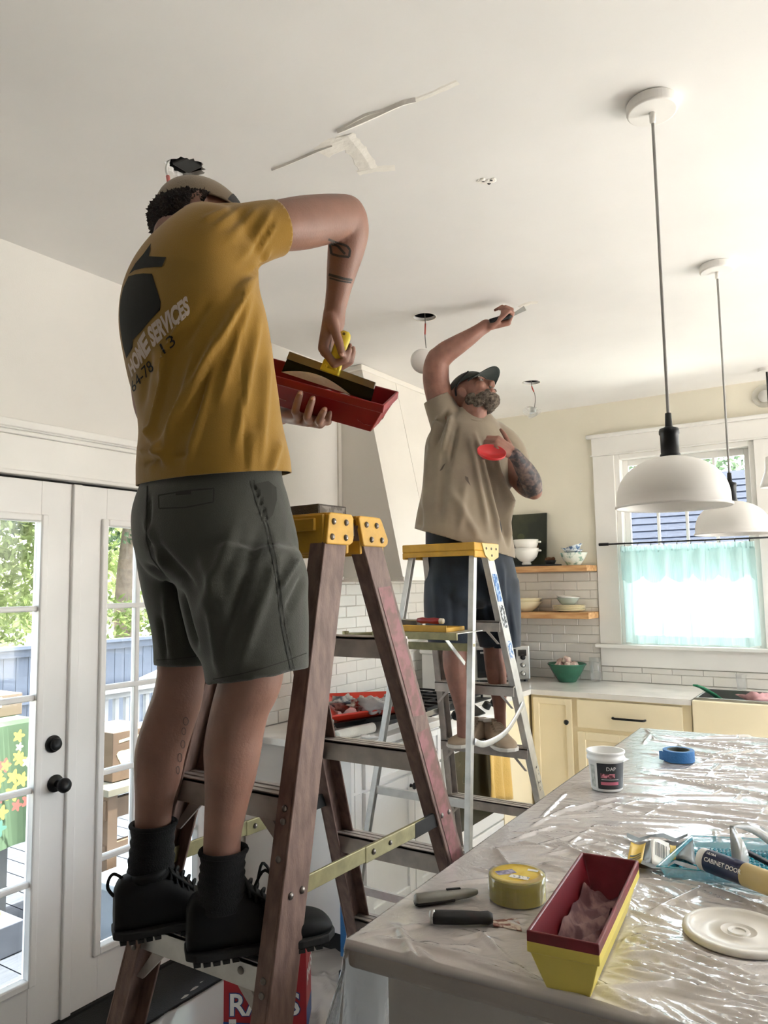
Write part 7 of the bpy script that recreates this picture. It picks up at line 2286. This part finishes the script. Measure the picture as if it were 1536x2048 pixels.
# table with flowered cloth, carton on top
M_cloth = mat('green_flowered_cloth', '#44583f', .8, var=.05)
tb = thing('patio_table', 'patio table under a green flowered cloth outside', 'table', (-4.1, 2.1, -.13))
tx0, tx1, ty0, ty1, tz = -4.75, -3.98, 1.3, 2.47, .92
MB().box((tx0, ty0, tz - .03), (tx1, ty1, tz)).build('table_top', M_railw, tb)
for x, y in ((tx0 + .1, ty0 + .1), (tx1 - .1, ty0 + .1), (tx0 + .1, ty1 - .1), (tx1 - .1, ty1 - .1)):
    MB().box((x - .03, y - .03, -.13), (x + .03, y + .03, tz - .03)).build('leg', M_railw, tb)
cl = thing('tablecloth', 'green tablecloth printed with yellow and red flowers', 'tablecloth', (-4.1, 2.1, .2))
loop = []
for k in range(160):
    s = k / 160 * 4; i = int(s); t = s - i
    cn = [(tx0, ty0), (tx1, ty0), (tx1, ty1), (tx0, ty1)]
    a, b_ = np.array(cn[i]), np.array(cn[(i + 1) % 4]); loop.append((*(a + (b_ - a) * t), k))
def clring(z, out, wav):
    R = []
    cx, cy = (tx0 + tx1) / 2, (ty0 + ty1) / 2
    for x, y, k in loop:
        d = nrm((x - cx, y - cy)); o_ = out + wav * math.sin(k * .55)
        R.append((x + d[0] * o_, y + d[1] * o_, z))
    return R
MB().rings([clring(tz + .004, -.3, 0), clring(tz + .004, 0, 0), clring(tz - .02, .012, .003), clring(.55, .03, .012), clring(.27, .045, .02)], cap=False).add(clring(tz + .004, -.3, 0), [tuple(range(160))]).build('cloth', M_cloth, cl, smooth=False)
flow = [mat('flower_yellow', '#b7a54e', .7), mat('flower_red', '#a05a50', .7), mat('flower_cream', '#b9b49d', .7), mat('flower_teal', '#5a8577', .7)]
r = np.random.default_rng(21)
for k in range(70):
    yy, zz = r.uniform(1.5, 2.46), r.uniform(.32, .88)
    xx = tx1 + .035 + .02 * (tz - zz); R_ = r.uniform(.018, .038)
    fm = flow[0] if zz > .62 and r.random() < .6 else flow[r.integers(0, 4)]
    pts = [(xx + .012, yy + R_ * (1 + .35 * math.cos(5 * a)) * math.cos(a), zz + R_ * (1 + .35 * math.cos(5 * a)) * math.sin(a)) for a in np.linspace(0, 2 * math.pi, 25, False)]
    patch('flower_print', pts, fm, cl)
M_carton = mat('carton', '#6a5a4a', .8, var=.06)
cx = thing('carton_box', 'brown carton with a white shipping label on the patio table', 'box', (-4.2, 2.2, tz))
MB().box((-4.5, 2.05, tz + .006), (-4.12, 2.50, tz + .125)).build('carton_body', M_carton, cx, bevel=.003)
patch('shipping_label', [(-4.119, 2.2, tz + .06), (-4.119, 2.38, tz + .06), (-4.119, 2.38, tz + .115), (-4.119, 2.2, tz + .115)], M_whiteprint, cx)
cx2 = thing('carton_box', 'second brown carton stacked at the back of the patio table', 'box', (-4.5, 2.1, tz))
MB().box((-4.72, 1.8, tz + .006), (-4.52, 2.46, tz + .2)).build('carton_body', M_carton, cx2, bevel=.003)

# dining chair, printed carton, grill-like bin seen through the right leaf
M_woodc = mat('patio_wood', '#5a4533', .6, var=.12, vscale=8)
wb = thing('printed_carton', 'brown printed carton standing on the patio bench', 'box', (-3.75, 2.95, .5))
MB().box((-3.95, 2.72, .565), (-3.6, 3.02, .83)).build('carton_body', M_woodc, wb, bevel=.003)
patch('print_mark', [(-3.599, 2.80 + .045 * math.cos(a) * (1 + .3 * math.sin(3 * a)), .69 + .05 * math.sin(a) * (1 + .3 * math.cos(2 * a))) for a in np.linspace(0, 6.28, 18, False)], mat('print_cream', '#e3d3a0', .7), wb)
patch('print_mark', [(-3.599, 2.76, .77), (-3.599, 2.98, .79), (-3.599, 2.98, .805), (-3.599, 2.76, .785)], mat('print_cream', '#e3d3a0', .7), wb)
bn = thing('patio_bench', 'wooden patio bench holding the printed carton', 'bench', (-3.8, 2.9, -.13))
MB().box((-4.1, 2.62, .52), (-3.5, 3.4, .56)).build('seat', mat('bench_top', '#756e5e', .6), bn, bevel=.004)
MB().box((-3.56, 2.62, .40), (-3.52, 3.4, .5)).build('apron', M_woodc, bn); MB().box((-3.56, 2.62, .2), (-3.52, 3.4, .27)).build('stretcher', M_woodc, bn)
for x in (-4.06, -3.54):
    for y in (2.66, 3.36): MB().box((x - .03, y - .03, -.13), (x + .03, y + .03, .52)).build('leg', M_woodc, bn)
bi = thing('storage_bin', 'pale grey lidded storage bin on the deck', 'bin', (-3.4, 2.55, -.13))
MB().rings([[(-3.22 + x * .9, 2.72 + y * .9, -.128) for x, y in ((-.2, -.24), (.2, -.24), (.2, .24), (-.2, .24))], [(-3.22 + x, 2.72 + y, .14) for x, y in ((-.2, -.24), (.2, -.24), (.2, .24), (-.2, .24))]]).build('bin_body', mat('bin_grey', '#7a8087', .5), bi, bevel=.01)
MB().box((-3.44, 2.46, .14), (-3.00, 2.98, .18)).build('bin_lid', mat('bin_lid', '#8d9296', .4), bi, bevel=.008)
cs = thing('tool_crate', 'low grey tool crate on the deck by the doors', 'crate', (-3.75, 1.9, -.13))
MB().box((-4.0, 1.75, -.128), (-3.62, 2.24, .02)).build('crate_body', mat('crate_grey', '#4a4d55', .6), cs, bevel=.006)
for k in range(3): MB().bar((-3.66, 1.8 + k * .13, .03), (-3.7, 1.9 + k * .13, .06), .02, .02).build('tool_handle', mat('tool_yellow', '#cdb85a', .5), cs)

# neighbour's roof and trees beyond the kitchen window
M_shingle = mat('shingle_blue', '#22252f', .9, col2='#30343f', vscale=9, stretch=(1, 6, 6), spec=.1)
nb = thing('neighbour_house', 'neighbouring house with a slate blue shingled roof', 'house', (-3, 13, -.5))
MB().box((-12, 11.9, -.5), (6, 20, 2.1)).build('house_wall', mat('siding', '#b9bcc0', .7), nb)
sme = MB().box((-9, 0, 0), (9, .30, .02)).mesh('shingle_course'); sme.materials.append(M_shingle)
sl = math.atan2(1.0, 1.3)
for k in range(11):
    inst('shingle_course', sme, (-3, 11.5 + k * .155, 2.02 + k * .119 + .01), nb, (sl - .07, 0, 0))
MB().hexa([(-12, 11.5, 1.98), (6, 11.5, 1.98), (6, 13.3, 3.35), (-12, 13.3, 3.35), (-12, 11.5, 2.0), (6, 11.5, 2.0), (6, 13.3, 3.37), (-12, 13.3, 3.37)]).build('roof_deck', M_shingle, nb)
tr5 = thing('yard_tree', 'green tree rising behind the neighbouring roof', 'tree', (-4, 17, -.5))
MB().tube([(-4, 17, -.5), (-4, 17, 4)], [.25, .15], 10).build('trunk', M_bark, tr5)
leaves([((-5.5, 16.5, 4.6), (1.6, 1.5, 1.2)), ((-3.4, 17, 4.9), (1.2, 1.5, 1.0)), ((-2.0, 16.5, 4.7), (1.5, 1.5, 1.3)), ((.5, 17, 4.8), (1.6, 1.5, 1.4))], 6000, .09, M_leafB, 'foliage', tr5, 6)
